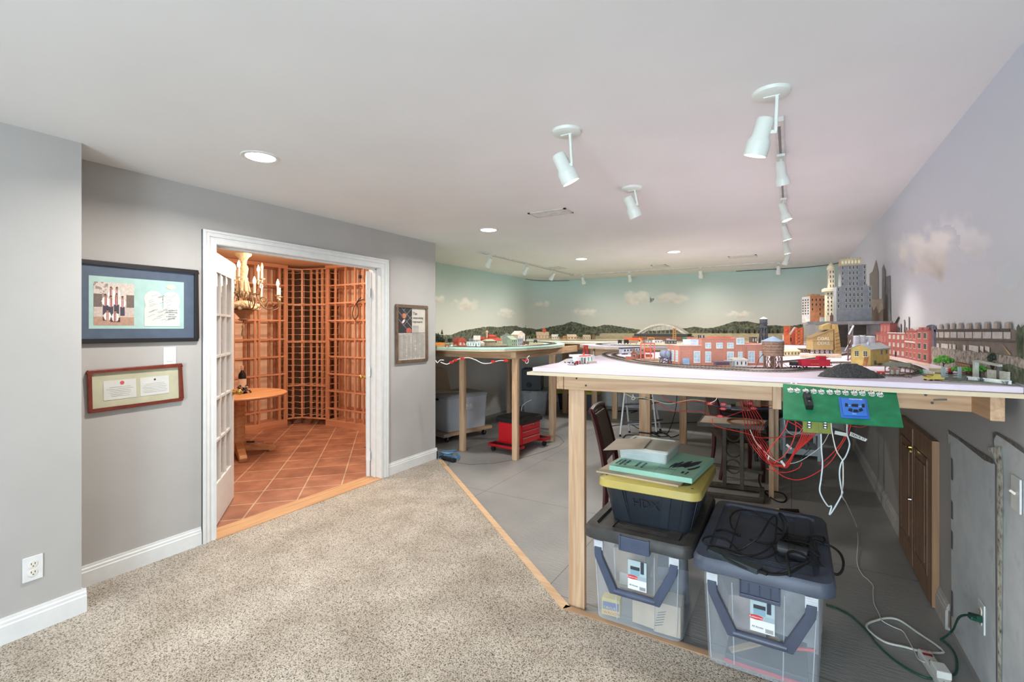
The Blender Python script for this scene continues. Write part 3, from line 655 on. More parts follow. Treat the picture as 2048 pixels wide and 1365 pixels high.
m = MB(); m.lathe([(.0001, 0), (.020, 0), (.022, .02), (.012, .09), (.018, .11), (.012, .125), (.006, .13), (.006, .18), (.0001, .18)], 14); m.build('tassel', M((140, 110, 84), .7, name='tassel_thread'), t, smooth=50)
m = MB(); m.cyl((0, 0, ch(2.34)), (0, 0, ch(2.44)), .006, n=8); m.build('hanging_rod', IRON, t)
BULB = glow((255, 232, 190), 12.0); DIM = M((236, 220, 190), .2, name='unlit_bulb')
def arm(a, R, zc, inner):
    q = t; ca, sa = math.cos(a), math.sin(a)
    P = lambda r, z: (r*ca, r*sa, ch(z))
    m = MB()
    if not inner: m.tube(smooth_path([P(.05, 1.83), P(.09, 1.885), P(.15, 1.87), P(.19, 1.79), P(.25, 1.715), P(.33, 1.70), P(.40, 1.745), P(R, zc-.03)]), .0065, 6); m.tube(smooth_path([P(.19, 1.79), P(.215, 1.84), P(.255, 1.83), P(.255, 1.79), P(.23, 1.79)]), .0045, 5); m.tube(smooth_path([P(.25, 1.715), P(.27, 1.77), P(.31, 1.80), P(.34, 1.775), P(.325, 1.75)]), .0045, 5)
    else: m.tube(smooth_path([P(.05, 1.84), P(.10, 1.895), P(.15, 1.875), P(.19, 1.88), P(R, zc-.05)]), .006, 6); m.tube(smooth_path([P(.15, 1.875), P(.15, 1.93), P(.18, 1.945), P(.2, 1.92)]), .0045, 5)
    o = m.build('scroll_arm', IRON, t, smooth=60)
    m = MB(); m.lathe([(.006, -.05), (.014, -.045), (.01, -.03), (.012, -.015), (.036, -.004), (.038, 0), (.0001, 0)], 16, P(R, zc)); m.build('drip_cup', PLA, o, smooth=50)
    m = MB(); m.cyl(P(R, zc), P(R, zc+.105), .0115, n=12); m.build('candle_sleeve', CAND, o, smooth=50)
    lit = not (abs(a-YAW) < .01 if inner else abs(a-YAW-PI/4) < .01)
    if lit or inner:
        m = MB(); m.lathe([(.008, .105), (.015, .12), (.017, .135), (.011, .16), (.002, .185)], 12, P(R, zc)); m.build('bulb', BULB if lit else DIM, o, smooth=60)
for k in range(8): arm(YAW+PI/4*k, .40, 1.865, False)
for k in range(5): arm(YAW+PI*.4*k, .215, 2.055, True)
# ---- cord with a plug hanging over the right rack
t = thing('looped_cable', 'black looped cord hanging from the upper right wine rack', 'cord', py_(717, 610, RY-.03))
m = MB(); y = RY-.035
q = lambda u, v: py_(u, v, y)
m.tube(smooth_path([q(727, 599), q(716, 604), q(708, 615), q(705, 630), q(709, 639), q(715, 634), q(716, 618), q(713, 607), q(722, 595)]), .006, 6); m.build('cord', RUBBER, t, world=True)
m = MB(); m.tube(smooth_path([q(716, 605), q(717, 570), q(717, 556), q(720, 545), q(722, 543)]), .0022, 5); m.tube(smooth_path([q(712, 640), q(710, 655), q(714, 680)]), .0022, 5); m.build('thin_lead', BLACK, t, world=True)
m = MB(); a = q(720, 554); m.cbox(a, (.04, .03, .045)); m.build('adaptor_box', BLACK, t, world=True, bevel=.004)
# lights of the wine room
def lamp(name, typ, loc, e, col=(1, 1, 1), size=.1, rot=(0, 0, 0), **k):
    l = bpy.data.lights.new(name, typ); l.energy = e; l.color = col
    if typ == 'AREA':
        l.size = size
        if name == 'downlight': l.spread = 2.75
    else: l.shadow_soft_size = size
    for a, b in k.items(): setattr(l, a, b)
    o = bpy.data.objects.new(name, l); C.objects.link(o); o.location = loc; o.rotation_euler = rot; return o
WARM = (1, .87, .72)
lamp('chandelier_light', 'POINT', (cx+.45, cy+.35, 2.15), 36, WARM, .2)
for x, y in ((-5.2, 2.0), (-5.6, 4.0), (-4.2, 2.9)):
    tt = thing('recessed_light', {-5.2: 'small recessed ceiling light over the wine room table side', -5.6: 'small recessed ceiling light by the wine rack corner', -4.2: 'small recessed ceiling light just inside the wine room doorway'}[x], 'light', (x, y, H))
    m = MB(); m.lathe([(.045, -.003), (.06, -.004), (.062, 0), (.045, 0)], 24); m.build('trim_ring', WHITE, tt, smooth=40)
    m = MB(); m.lathe([(.0001, -.002), (.045, -.002), (.045, -.0005), (.0001, -.0005)], 24); m.build('lens', glow((255, 226, 190), 8), tt)
    lamp('can_light', 'AREA', (x, y, H-.012), 12, WARM, .09, shape='DISK')
# ================================================================ framed pictures on the entry wall
def frame(name, label, y0, z0, y1, z1, fw, th, mat, tilt=0.0):
    t = thing(name, label, 'picture', (XD+.002, (y0+y1)/2, (z0+z1)/2)); t.rotation_euler = (tilt, 0, 0)
    a, b, c, d = y0-(y0+y1)/2, y1-(y0+y1)/2, z0-(z0+z1)/2, z1-(z0+z1)/2
    m = MB(); m.box(0, a, c, th, b, c+fw); m.box(0, a, d-fw, th, b, d); m.box(0, a, c+fw, th, a+fw, d-fw); m.box(0, b-fw, c+fw, th, b, d-fw); m.build('frame', mat, t, bevel=.004)
    m = MB(); m.box(0, a+fw*.5, c+fw*.5, th*.3, b-fw*.5, d-fw*.5); 
    return t, a+fw, b-fw, c+fw, d-fw, m
GLS = None
# 1. wide collage frame (left end tucked behind the wall corner)
t, a, b, c, d, m = frame('picture_frame', 'wide black frame with blue mat, group photo and signed sheet on the left wall', 1.03, 1.392, 1.690, 1.872, .024, .022, M((38, 36, 36), .35, name='black_frame'))
m.build('mat_board', M((86, 98, 114), .35, 0, .04, name='blue_mat'), t)
ty = lambda y: y-1.36
m = MB(); X1 = .0085; s0, s1, q0, q1 = px_(176, 600, XD)[1]-1.36, px_(366, 600, XD)[1]-1.36, px_(176, 658, XD)[2]-1.632, px_(176, 551, XD)[2]-1.632
m.box(.006, s0, q0, X1, s1, q1); m.build('inner_mat', M((168, 198, 190), .6, 0, .03, name='mint_mat'), t)
nz = vnoise(8)
def group_photo(s, q):
    c = (206, 192, 180) if q > .62 else ((196, 180, 168) if q > .2 else (176, 140, 118))
    if q > .62 and s < .35 and nz(s*14, q*14) > .5: c = (150, 130, 124)
    if .42 < q < .72 and (s < .2 or s > .8): c = (112, 96, 88)
    for (x, y, m_) in ((.42, .86, 0), (.56, .87, 0), (.28, .69, 1), (.41, .66, 1), (.55, .71, 1), (.70, .66, 1), (.33, .34, 2), (.52, .32, 2)):
        dx, dy = s-x, q-y
        if m_ == 1 and abs(dx) < .062 and -.44 < dy < -.18: c = (70, 62, 78)
        if m_ == 2 and abs(dx) < .12 and -.24 < dy < -.14: c = (84, 48, 50)
        if (dx/.088)**2+((dy+.13)/.105)**2 < 1: c = (230, 222, 214) if abs(dx) > .03 else ((150, 74, 78) if abs(dx) > .011 else (196, 160, 156))
        if (dx/.034)**2+(dy/.045)**2 < 1: c = (150, 108, 88) if dy < .012 else (58, 44, 40)
    k = .9+.2*nz(s*30, q*30); return tuple(min(255, x*k) for x in c)
g0, g1 = px_(185.5, 600, XD)[1]-1.36, px_(266.5, 600, XD)[1]-1.36; h0, h1 = px_(186, 651, XD)[2]-1.632, px_(186, 563.5, XD)[2]-1.632
raster('group_photo', group_photo, (X1+.001, g0, h0), (0, 1, 0), (0, 0, 1), g1-g0, h1-h0, 70, 66, t)
m = MB(); g0, g1 = px_(287, 600, XD)[1]-1.36, px_(358, 600, XD)[1]-1.36; w = (g1-g0)/2; z0 = px_(287, 653, XD)[2]-1.632; z1 = px_(287, 581, XD)[2]-1.632
PAPER = M((206, 204, 197), .7, 0, .015, name='paper')
zc = z0 + .62*(z1-z0)
for k in (0, 1):
    yc = g0+w*(k+.5); r = w*.52; pts = [(yc-w*.5, z0), (yc+w*.5, z0), (yc+w*.5, zc-.03), (yc+w*.42, zc-.01)]
    pts += [(yc+r*math.cos(x), z1-r+r*math.sin(x)) for x in [(-.35+i*(PI+.7)/14) for i in range(15)]] + [(yc-w*.42, zc-.01), (yc-w*.5, zc-.03)]
    n = len(pts); m.add([(X1+.0005, y, z) for y, z in pts]+[(X1+.002, y, z) for y, z in pts], [tuple(range(n)), tuple(range(2*n-1, n-1, -1))])
m.build('signed_sheet', PAPER, t)
INK = M((60, 60, 66), .7, name='ink'); m = MB(); rr = random.Random(9)
for i in range(34):
    y = rr.uniform(g0+.01, g0+w*1.9-.05); z = rr.uniform(z0+.03, z1-.03); l = rr.uniform(.02, .05)
    m.tube([(X1+.0026, y+l*k/5, z+l*.45*k/5+rr.uniform(-.003, .003)) for k in range(6)], .0005, 3)
m.build('signatures', INK, t)
for i, s in enumerate(['To members of', 'The performing', 'national', 'in their honor', 'year 1981']):
    if i < 0: break
    text('caption', s, .0105, INK, (X1+.0026, g0+w*1.5, z0+.10-.0135*i), (0, 1, 0), (0, 0, 1), t, align='CENTER')
m = MB(); y = px_(340, 600, XD)[1]-1.36; z = px_(344, 575, XD)[2]-1.632
m.add([(X1+.002, y+.027*math.cos(i*PI/12), z+.016*math.sin(i*PI/12)) for i in range(24)], [tuple(range(24))]); m.build('oval_badge', M((212, 196, 180), .6, name='cream_badge'), t)
# 2. slim frame hung slightly crooked
t, a, b, c, d, m = frame('picture_frame', 'narrow cherry wood frame hung crooked with two small cards, under the light switch', 1.106, .998, 1.594, 1.245, .02, .02, M((112, 50, 38), .35, 0, .1, 30, name='cherry_frame'), 0.0)
m.build('mat_board', M((186, 182, 154), .7, 0, .03, name='sage_mat'), t)
t.rotation_euler = (.022, 0, 0)
for nm, u0, u1, v0, v1 in (('invitation_card', 205.5, 271, 799.5, 761), ('invitation_card', 279, 336.5, 791.5, 757)):
    y0, y1 = px_(u0, 780, XD)[1]-1.35, px_(u1, 780, XD)[1]-1.35; zz0, zz1 = -.062, .052
    m = MB(); m.box(.0065, y0, zz0, .008, y1, zz1); cd_ = m.build(nm, PAPER, t)
    m = MB(); rr = random.Random(int(u0))
    for i in range(6):
        w = rr.uniform(.25, .42)*(y1-y0); yc = (y0+y1)/2; z = zz1-.042-i*.0105; m.tube([(.0084, yc-w+2*w*k/14, z+rr.uniform(-.0012, .0016)) for k in range(15)], .0005, 3)
    m.build('script_lines', INK, cd_)
    m = MB(); r = .011 if u0 < 250 else .006; m.cyl((.008, (y0+y1)/2+.01*(u0 < 250), zz1-.018), (.0092, (y0+y1)/2+.01*(u0 < 250), zz1-.018), r, n=14); m.build('seal', M((196, 84, 84), .5, name='wax_red') if u0 < 250 else M((50, 50, 54), .5, name='dark_crest'), cd_)
# 3. framed newspaper article right of the doorway
t, a, b, c, d, m = frame('picture_frame', 'bronze framed newspaper article right of the wine room door', 3.552, 1.118, 4.035, 1.726, .03, .022, M((112, 92, 74), .45, .2, .12, 20, name='bronze_frame'))
m.build('newsprint', M((198, 190, 178), .8, 0, .02, name='newsprint'), t)
ph0, ph1 = a+.004, a+.5*(b-a); zt = d-.004; zm = c+.52*(d-c)
n2 = vnoise(3)
def art_photo(s, q):
    c_ = (48, 46, 48)
    for k in (-1.2, -.75, -.3): 
        if abs((q-1)*1.5+(s)*1.0*1 - k-.55) < .018: c_ = (170, 160, 154)
        if abs((q-1)*1.5-(s)*1.0 - k+.25) < .018 and s > .4: c_ = (170, 160, 154)
    if ((s-.42)/.17)**2+((q-.68)/.1)**2 < 1: c_ = (186, 122, 96) if n2(s*12, q*12) > .4 else (150, 84, 60)
    if .2 < s < .48 and .38 < q < .54 and abs((s-.2)*.7-(q-.33)) < .06: c_ = (176, 96, 104) if s < .3 else (224, 216, 212)
    if ((s-.78)/.2)**2+((q-.08)/.12)**2 < 1: c_ = (176, 84, 70)
    return c_
raster('article_photo', art_photo, (.0085, ph0, zm), (0, 1, 0), (0, 0, 1), ph1-ph0, zt-zm, 40, 60, t)
for i, s in enumerate(['The', 'unassuming', 'impresario']): text('headline', s, .045 if i == 0 else .036, INK, (.0085, ph1+.012, zt-.07-.042*i), (0, .88, 0), (0, 0, 1), t)
m = MB(); rr = random.Random(6); GREY = M((164, 158, 151), .8, name='print_grey')
for k in range(6):
    y0 = a+.008+k*(b-a-.016)/6
    for z in range(46): 
        zz = zm-.014-z*.0058
        if zz > c+.01: m.box(.0075, y0+.003, zz-.0013, .0082, y0+(b-a-.016)/6-.004-rr.choice([0, 0, 0, .02]), zz+.0013)
    if k: m.box(.0075, y0-.001, c+.008, .0084, y0+.0006, zm-.006)
for z in range(16): m.box(.0075, ph1+.012, zt-.185-z*.0062-.0012, .0082, ph1+.012+(b-ph1)*.45, zt-.185-z*.0062+.0012)
m.build('text_columns', GREY, t)
m = MB(); m.box(.0072, a, zm-.003, .0086, b, zm); m.build('rule', INK, t)
# ================================================================ ceiling lights, spots, tracks, vents
LED = glow((255, 250, 242), 9.0)
SPOTW = M((224, 230, 222), .4, 0, .01, name='white_lamp_enamel')
for (u, v), r, lab in zip(((521, 314), (977, 460), (1163, 518), (1348, 504)), (.088, .088, .085, .085), ('large round recessed ceiling light nearest the viewer, in front of the wine room door', 'round recessed ceiling light over the doorway end of the left train table', 'far left round recessed ceiling light by the back wall track', 'far right round recessed ceiling light by the back wall track')):
    p = pz(u, v, H); t = thing('recessed_light', lab, 'light', p, 0)
    m = MB(); m.lathe([(r-.012, -.002), (r-.006, -.006), (r+.008, -.005), (r+.012, 0), (r-.012, 0)], 32); m.build('trim_ring', WHITE, t, smooth=40)
    m = MB(); m.lathe([(.0001, -.003), (r-.012, -.003), (r-.012, -.001), (.0001, -.001)], 32); m.build('lens', LED, t)
    lamp('downlight', 'AREA', p-Vector((0, 0, .012)), 23 if u < 600 else 18, (1, .97, .94), .15, shape='DISK')
for x, y in ((-.9, -.72), (-.9, -2.4)): lamp('downlight', 'AREA', (x, y, H-.012), 10, (1, .98, .96), .15, shape='DISK')  # invented unseen lamps behind the viewer, no fixtures, brighten the near end
def spot_head(root, aim, knuckle, L=.13, r0=.027, r1=.038, lit=True, mat=None, energy=18, parent_name='lamp_head', ang=80):
    """bell shaped spot head under `root` (empty at ceiling); aim is a unit vector"""
    mat = mat or SPOTW; aim = Vector(aim).normalized(); k = Vector(knuckle)
    rot = Vector((0, 0, -1)).rotation_difference(aim).to_matrix().to_4x4(); rot.translation = k
    m = MB(); m.X = rot
    m.lathe([(.0001, .055), (r0*.8, .055), (r0, .045), (r0*1.02, -.02), (r1*.95, -.035), (r1, -.045), (r1, -L+.055), (r1*.9, -L+.055), (r1*.85, -L+.075), (.0001, -L+.075)][::-1], 24)
    h = m.build(parent_name, mat, root, smooth=40)
    m = MB(); m.X = rot; m.lathe([(.0001, -L+.062), (r1*.86, -L+.062), (r1*.86, -L+.064), (.0001, -L+.064)], 24); m.build('bulb_face', glow((255, 248, 236), 16.0) if lit else M((200, 200, 196), .4, name='unlit_lens'), h)
    if energy:
        lo = Vector(root.location) + k + aim*(L-.05)
        l = lamp('spot_beam', 'SPOT', lo, energy*1.7, (1, .96, .90), .03, spot_size=math.radians(ang), spot_blend=.7 if ang < 100 else 1)
        l.rotation_euler = Vector((0, 0, -1)).rotation_difference(aim).to_euler()
    return h
# three canopy spots
for (u, v), aim, kk, lab, e in (((1543, 184), (-.28, .15, -.95), (-.035, 0, -.155), 'nearest white canopy spotlight on the ceiling, at the start of the track', 6), ((1133, 262), (.35, .3, -.9), (-.02, 0, -.16), 'white canopy spotlight left of the others, lit, over the carpet edge', 13), ((1264, 376), (.3, .35, -.88), (-.01, 0, -.11), 'white canopy spotlight above the brick factory model, farthest of the three', 20)):
    p = pz(u, v, H); t = thing('ceiling_spotlight', lab, 'light', p, 0)
    m = MB(); m.lathe([(.0001, -.018), (.055, -.018), (.068, -.012), (.072, 0), (.0001, 0)], 32); m.build('canopy', SPOTW, t, smooth=40)
    m = MB(); dx = Vector((.012, .0, 0)); m.box(-.03, -.008, -.022, .03, .008, -.017); m.bar(Vector((.02, 0, -.018)), Vector((kk[0]+.05, 0, kk[2]-.01)), .018, .012, up=(1, 0, 0)); m.bar(Vector((kk[0]+.055, 0, kk[2]-.01)), Vector((kk[0], 0, kk[2]-.005)), .012, .014); m.build('stem', SPOTW, t, bevel=.002)
    spot_head(t, aim, kk, .15, .034, .046, True, None, e)
    m = MB(); m.tube(smooth_path([(kk[0]-.005, .01, kk[2]+.05), (kk[0]+.02, .012, kk[2]+.035), (kk[0]+.035, .01, kk[2]-.005), (kk[0]+.05, .005, kk[2])]), .0025, 5); m.build('lead', SPOTW, t)
RAIL = M((214, 212, 208), .45, name='track_white'); RDK = M((120, 116, 118), .5, name='track_channel')
def track(name, label, a, b, side=(1, 0)):
    a = Vector(a); b = Vector(b); t = thing(name, label, 'track', (a+b)/2)
    m = MB(); m.bar(a-Vector((0, 0, .009)), b-Vector((0, 0, .009)), .036, .018); m.build('rail', RAIL, t, world=True)
    m = MB(); m.bar(a-Vector((0, 0, .0185)), b-Vector((0, 0, .0185)), .012, .002); m.build('channel', RDK, t, world=True)
    d = (b-a).normalized()
    for p in (a, b): m = MB(); m.bar(p-d*.03-Vector((0, 0, .011)), p+d*.03-Vector((0, 0, .011)), .04, .022); m.build('end_cap', RAIL, t, world=True)
    return t
RT0, RT1 = Vector((-.05, 2.50, H)), Vector((-.06, 7.83, H)); LT0, LT1 = Vector((-3.35, 4.9, H)), Vector((-3.35, 7.83, H))
track('light_track', 'white ceiling track running away along the right side of the room', RT0, RT1)
track('light_track', 'white ceiling track running along the back wall', (-.03, 7.86, H), (-3.38, 7.86, H))
track('light_track', 'short white ceiling track on the left over the green-edged train table', LT0, LT1)
def track_head(p, aim, lab, lit=True, e=16, ang=80):
    t = thing('track_spotlight', lab, 'light', p)
    m = MB(); m.box(-.02, -.045, -.034, .02, .045, -.019); m.cyl((0, 0, -.034), (0, 0, -.06), .007, n=10); m.bar((0, 0, -.055), (0, .0, -.085), .014, .02); m.build('adaptor', SPOTW, t, bevel=.002)
    spot_head(t, aim, (0, 0, -.105), .13, .026, .036, lit, None, e, ang=ang); return t
for y, aim, lab, lit in ((2.98, (.12, .25, -.95), 'first white track spotlight on the right track, nearest the viewer', False), (3.98, (.3, .0, -.95), 'second white track spotlight on the right track, face glowing', True), (4.85, (.25, .1, -.95), 'third white track spotlight on the right track', True), (5.75, (.2, .1, -.95), 'fourth white track spotlight on the right track', True), (6.75, (-.3, .2, -.9), 'fifth track spotlight on the right track, near the corner', True)):
    track_head(Vector((RT0[0], y, H)), aim, lab, lit)
for x, u in zip((-.16, -1.22, -2.34, -3.17), ('rightmost', 'second from right', 'second from left', 'leftmost')):
    track_head(Vector((x, 7.86, H)), (0, .55, -.85), 'small white spotlight on the back wall track, %s of its four' % u, False, 12 if x == -1.22 else 6, 125)  # beams of the off heads are added, to brighten the mural wall
for y, lab, lit in ((5.12, 'small white spotlight on the left track, nearest the room corner post', False), (6.1, 'small lit spotlight in the middle of the left track', True), (7.0, 'small lit spotlight at the far end of the left track', True)):
    track_head(Vector((LT0[0], y, H)), (-.6, .15, -.8), lab, lit, 12, 120)
VENT = M((206, 202, 196), .5, name='vent_paint'); VDK = M((168, 164, 158), .6, name='vent_slot')
for (u, v), w, d, rz, lab in (((1101, 425.5), .34, .17, 0, 'white rectangular ceiling vent near the middle spotlight'), ((1485, 513), .34, .17, PI/2*0, 'pale ceiling vent at the far right before the corner'), ((1108, 536.5), .30, .3, 0, 'pale ceiling vent behind the left track near the back wall'), ((1320, 532), .22, .26, 0, 'small dark slotted ceiling vent close to the back wall track')):
    p = pz(u, v, H); t = thing('ceiling_vent', lab, 'vent', p, 0)
    m = MB(); m.box(-w/2, -d/2, -.008, w/2, -d/2+.02, 0); m.box(-w/2, d/2-.02, -.008, w/2, d/2, 0); m.box(-w/2, -d/2, -.008, -w/2+.02, d/2, 0); m.box(w/2-.02, -d/2, -.008, w/2, d/2, 0); m.build('frame', VENT, t)
    m = MB(); m.box(-w/2+.01, -d/2+.01, -.003, w/2-.01, d/2-.01, -.001); m.build('backing', VDK, t)
    m = MB()
    for i in range(7): y = -d/2+.03+i*(d-.06)/6; m.bar((-w/2+.02, y, -.005), (w/2-.02, y, -.005), .012, .003, up=(0, .5, 1))
    m.build('slats', VENT, t)
# ================================================================ train layout tables
def foam(name, top, side):
    m, nt, bs = base(name, .8)
    g = nt.new('ShaderNodeNewGeometry'); sp = nt.new('ShaderNodeSeparateXYZ'); nt.link(g.outputs['Normal'], sp.inputs[0])
    n = nt.new('ShaderNodeTexNoise'); n.inputs['Scale'].default_value = 3; nt.link(nt.new('ShaderNodeTexCoord').outputs['Object'], n.inputs['Vector'])
    c = nt.ramp(n.outputs[0], [(.35, tuple(x*.97 for x in top)), (.65, top)]); nt.link(c, bs.inputs['Base Color']); return m
PINKF = foam('pink_foam_board', (226, 212, 224), None); MINTF = foam('mint_foam_board', (176, 214, 198), None)
PLY = wood((206, 186, 150), (224, 208, 178), 'x', .5, .6, 'plywood', False)
ZF = 1.285; ZL = 1.265
def table(name, label, loc, poly_f, poly_p, zt, fmat, th_f=.022):
    t = thing(name, label, 'table', loc)
    m = MB(); m.prism(poly_f, zt-th_f, zt); m.build('foam_top', fmat, t, world=True, bevel=.004)
    m = MB(); m.prism(poly_p, zt-th_f-.015, zt-th_f-.0005); m.build('plywood_deck', PLY, t, world=True); return t
def board(t, p, q, z0, z1, th=.038, name='apron_board', mat=None):
    p = Vector(p).to_3d(); q = Vector(q).to_3d(); h = z1-z0; zc = Vector((0, 0, (z0+z1)/2)); d = (q-p)
    o = MB(); L = d.length; o.box(0, -th/2, -h/2, L, th/2, h/2)
    b = o.build(name, mat or PINE_X, t, bevel=.003); b.location = p+zc-t.location; b.rotation_euler = (0, 0, math.atan2(d.y, d.x)); return b
def tleg(t, x, y, z1, wx=.088, wy=.038, rz=0, z0=0.0):
    m = MB(); m.box(-wx/2, -wy/2, 0, wx/2, wy/2, z1-z0); b = m.build('leg', PINE_Z, t, bevel=.003); b.location = Vector((x, y, z0))-t.location; b.rotation_euler = (0, 0, rz); return b
AP0, AP1 = Vector((-1.03, 2.30, 0)), Vector((.60, 2.468, 0))
F = [(-1.115, 2.095), (XR-.004, 2.215), (XR-.004, 8.15), (.30, 8.56), (-.35, 8.7), (-.42, 6.6), (-.42, 5.0), (-.55, 4.45), (-.85, 4.1), (-1.11, 3.72), (-1.19, 3.3), (-1.245, 2.8), (-1.14, 2.45)]
Fp = [(-1.135, 2.075), (XR-.002, 2.195)] + F[2:-2] + [(-1.265, 2.8), (-1.165, 2.44)]
ft = table('layout_table', 'large lilac foam-topped train table on pine legs in the right foreground', (-.2, 3.2, 0), F, Fp, ZF, PINKF)
board(ft, AP0, AP1, 1.16, 1.248); board(ft, (-1.052, 2.285), (-1.12, 3.7), 1.16, 1.248, mat=PINE_X)
board(ft, (.61, 2.25), (.61, 3.2), 1.16, 1.248); board(ft, (-.36, 4.6), (-.36, 8.3), 1.16, 1.248); board(ft, (-1.08, 3.66), (-.4, 4.52), 1.16, 1.248)
tleg(ft, -.98, 2.352, 1.16, .088, .038, .06)
q = pd(1291, 657, 3.9); tleg(ft, q.x, q.y, 1.16, .088, .06); tleg(ft, -.151, 4.73, 1.16, .04, .04); tleg(ft, -.12, 4.95, 1.16, .04, .04); tleg(ft, -.36, 6.4, 1.16); tleg(ft, -.36, 8.1, 1.16)
tleg(ft, -.055, 2.36, 1.249, .034, .036, .1, 1.13)
m = MB()
for s, zz in ((.07, .028), (.12, .062), (1.49, .03), (1.51, .06)): 
    p = AP0 + (AP1-AP0).normalized()*s + Vector((.002, -.0195, 1.248-zz)); m.cyl(p, p+Vector((0, -.0025, 0)), .005, n=8)
SC = m.build('screw_head', M((60, 54, 48), .5, name='screw'), ft, world=True)
m = MB(); p = AP0+(AP1-AP0)*.925+Vector((0, -.02, 1.2)); m.bar(p, p+Vector((.04, -.002, .004)), .006, .006); m.build('nail', M((70, 66, 60), .4, .6, name='nail'), ft, world=True)
for zz in (.62, .9): m = MB(); m.box(q.x-.047, q.y-.033, zz, q.x+.047, q.y+.033, zz+.012); m.build('cable_tie', BLACK, ft, world=True)
# middle peninsula
P = [(-2.15, 5.62), (-2.22, 5.40), (-2.02, 5.17), (-1.77, 5.03), (-1.50, 5.06), (-1.0, 5.12), (-.425, 5.12), (-.425, 6.6), (-1.6, 6.58), (-2.0, 6.3)]
pt = table('layout_table', 'lilac foam train table with a rounded end in the middle of the room', (-1.3, 5.8, 0), P, P, ZF, PINKF)
board(pt, (-1.98, 5.3), (-.45, 5.2), 1.165, 1.248); board(pt, (-2.05, 5.36), (-1.95, 6.2), 1.165, 1.248)
tleg(pt, -1.198, 6.37, 1.165); tleg(pt, -.47, 6.5, 1.165)
# back table
B = [(-3.42, 6.62), (-2.73, 6.66), (-.43, 6.66), (-.38, 8.70), (-3.7, 8.70), (-4.05, 8.55), (-4.3, 8.2), (-4.42, 7.9), (-4.42, 7.42), (-3.6, 7.32)]
bt = table('layout_table', 'train table along the back wall under the painted hills', (-2.4, 7.7, 0), B, B, ZF-.004, M((214, 216, 196), .8, 0, .04, name='sage_foam'))
board(bt, (-3.35, 6.72), (-.5, 6.74), 1.16, 1.243, mat=wood((170, 120, 80), (194, 146, 104), 'x', name='dark_pine'))
for x, y in ((-3.40, 7.6), (-2.84, 7.55), (-2.49, 7.55), (-1.104, 7.8)): tleg(bt, x, y, 1.24)
# left table
L_ = [(-4.42, 4.3), (-3.47, 4.24), (-3.2, 4.2), (-2.88, 4.24), (-2.68, 4.40), (-2.57, 4.7), (-2.55, 5.25), (-2.62, 5.75), (-2.78, 6.2), (-3.05, 6.62), (-3.55, 7.3), (-4.42, 7.38)]
lt = table('layout_table', 'mint green foam train table with a rounded end behind the wall corner', (-3.4, 5.5, 0), L_, L_, ZL, MINTF)
board(lt, (-4.3, 4.60), (-2.65, 4.585), 1.135, 1.226); board(lt, (-2.655, 4.57), (-2.75, 6.55), 1.135, 1.226)
for x, y in ((-3.417, 4.635), (-2.672, 4.62), (-2.70, 5.62), (-4.247, 7.11), (-2.98, 6.25), (-3.3, 6.9)): tleg(lt, x, y, 1.135, .07, .05)
m = MB(); m.box(-2.70, 4.563, 1.15, -2.64, 4.566, 1.21); m.build('corner_bracket', M((214, 190, 150), .5, name='light_pine'), lt, world=True)
# ================================================================ boxes and totes in the foreground
def rrect(w, d, r, n=5):
    pts = []
    for cx, cy, a0 in ((w/2-r, d/2-r, 0), (-w/2+r, d/2-r, PI/2), (-w/2+r, -d/2+r, PI), (w/2-r, -d/2+r, 1.5*PI)):
        for i in range(n+1): a = a0+i*PI/2/n; pts.append((cx+r*math.cos(a), cy+r*math.sin(a)))
    return pts
def loft(m, loops, cap0=True, cap1=True):
    """loops: list of (list of xy, z)"""
    n = len(loops[0][0]); vs = [(x, y, z) for l, z in loops for x, y in l]; fs = []
    for k in range(len(loops)-1):
        for i in range(n): j = (i+1) % n; fs.append((k*n+i, k*n+j, (k+1)*n+j, (k+1)*n+i))
    if cap0: fs.append(tuple(range(n-1, -1, -1)))
    if cap1: fs.append(tuple(range((len(loops)-1)*n, len(loops)*n)))
    return m.add(vs, fs)
CLEARP = clear((216, 226, 234), .27, .3, 'clear_storage_plastic')
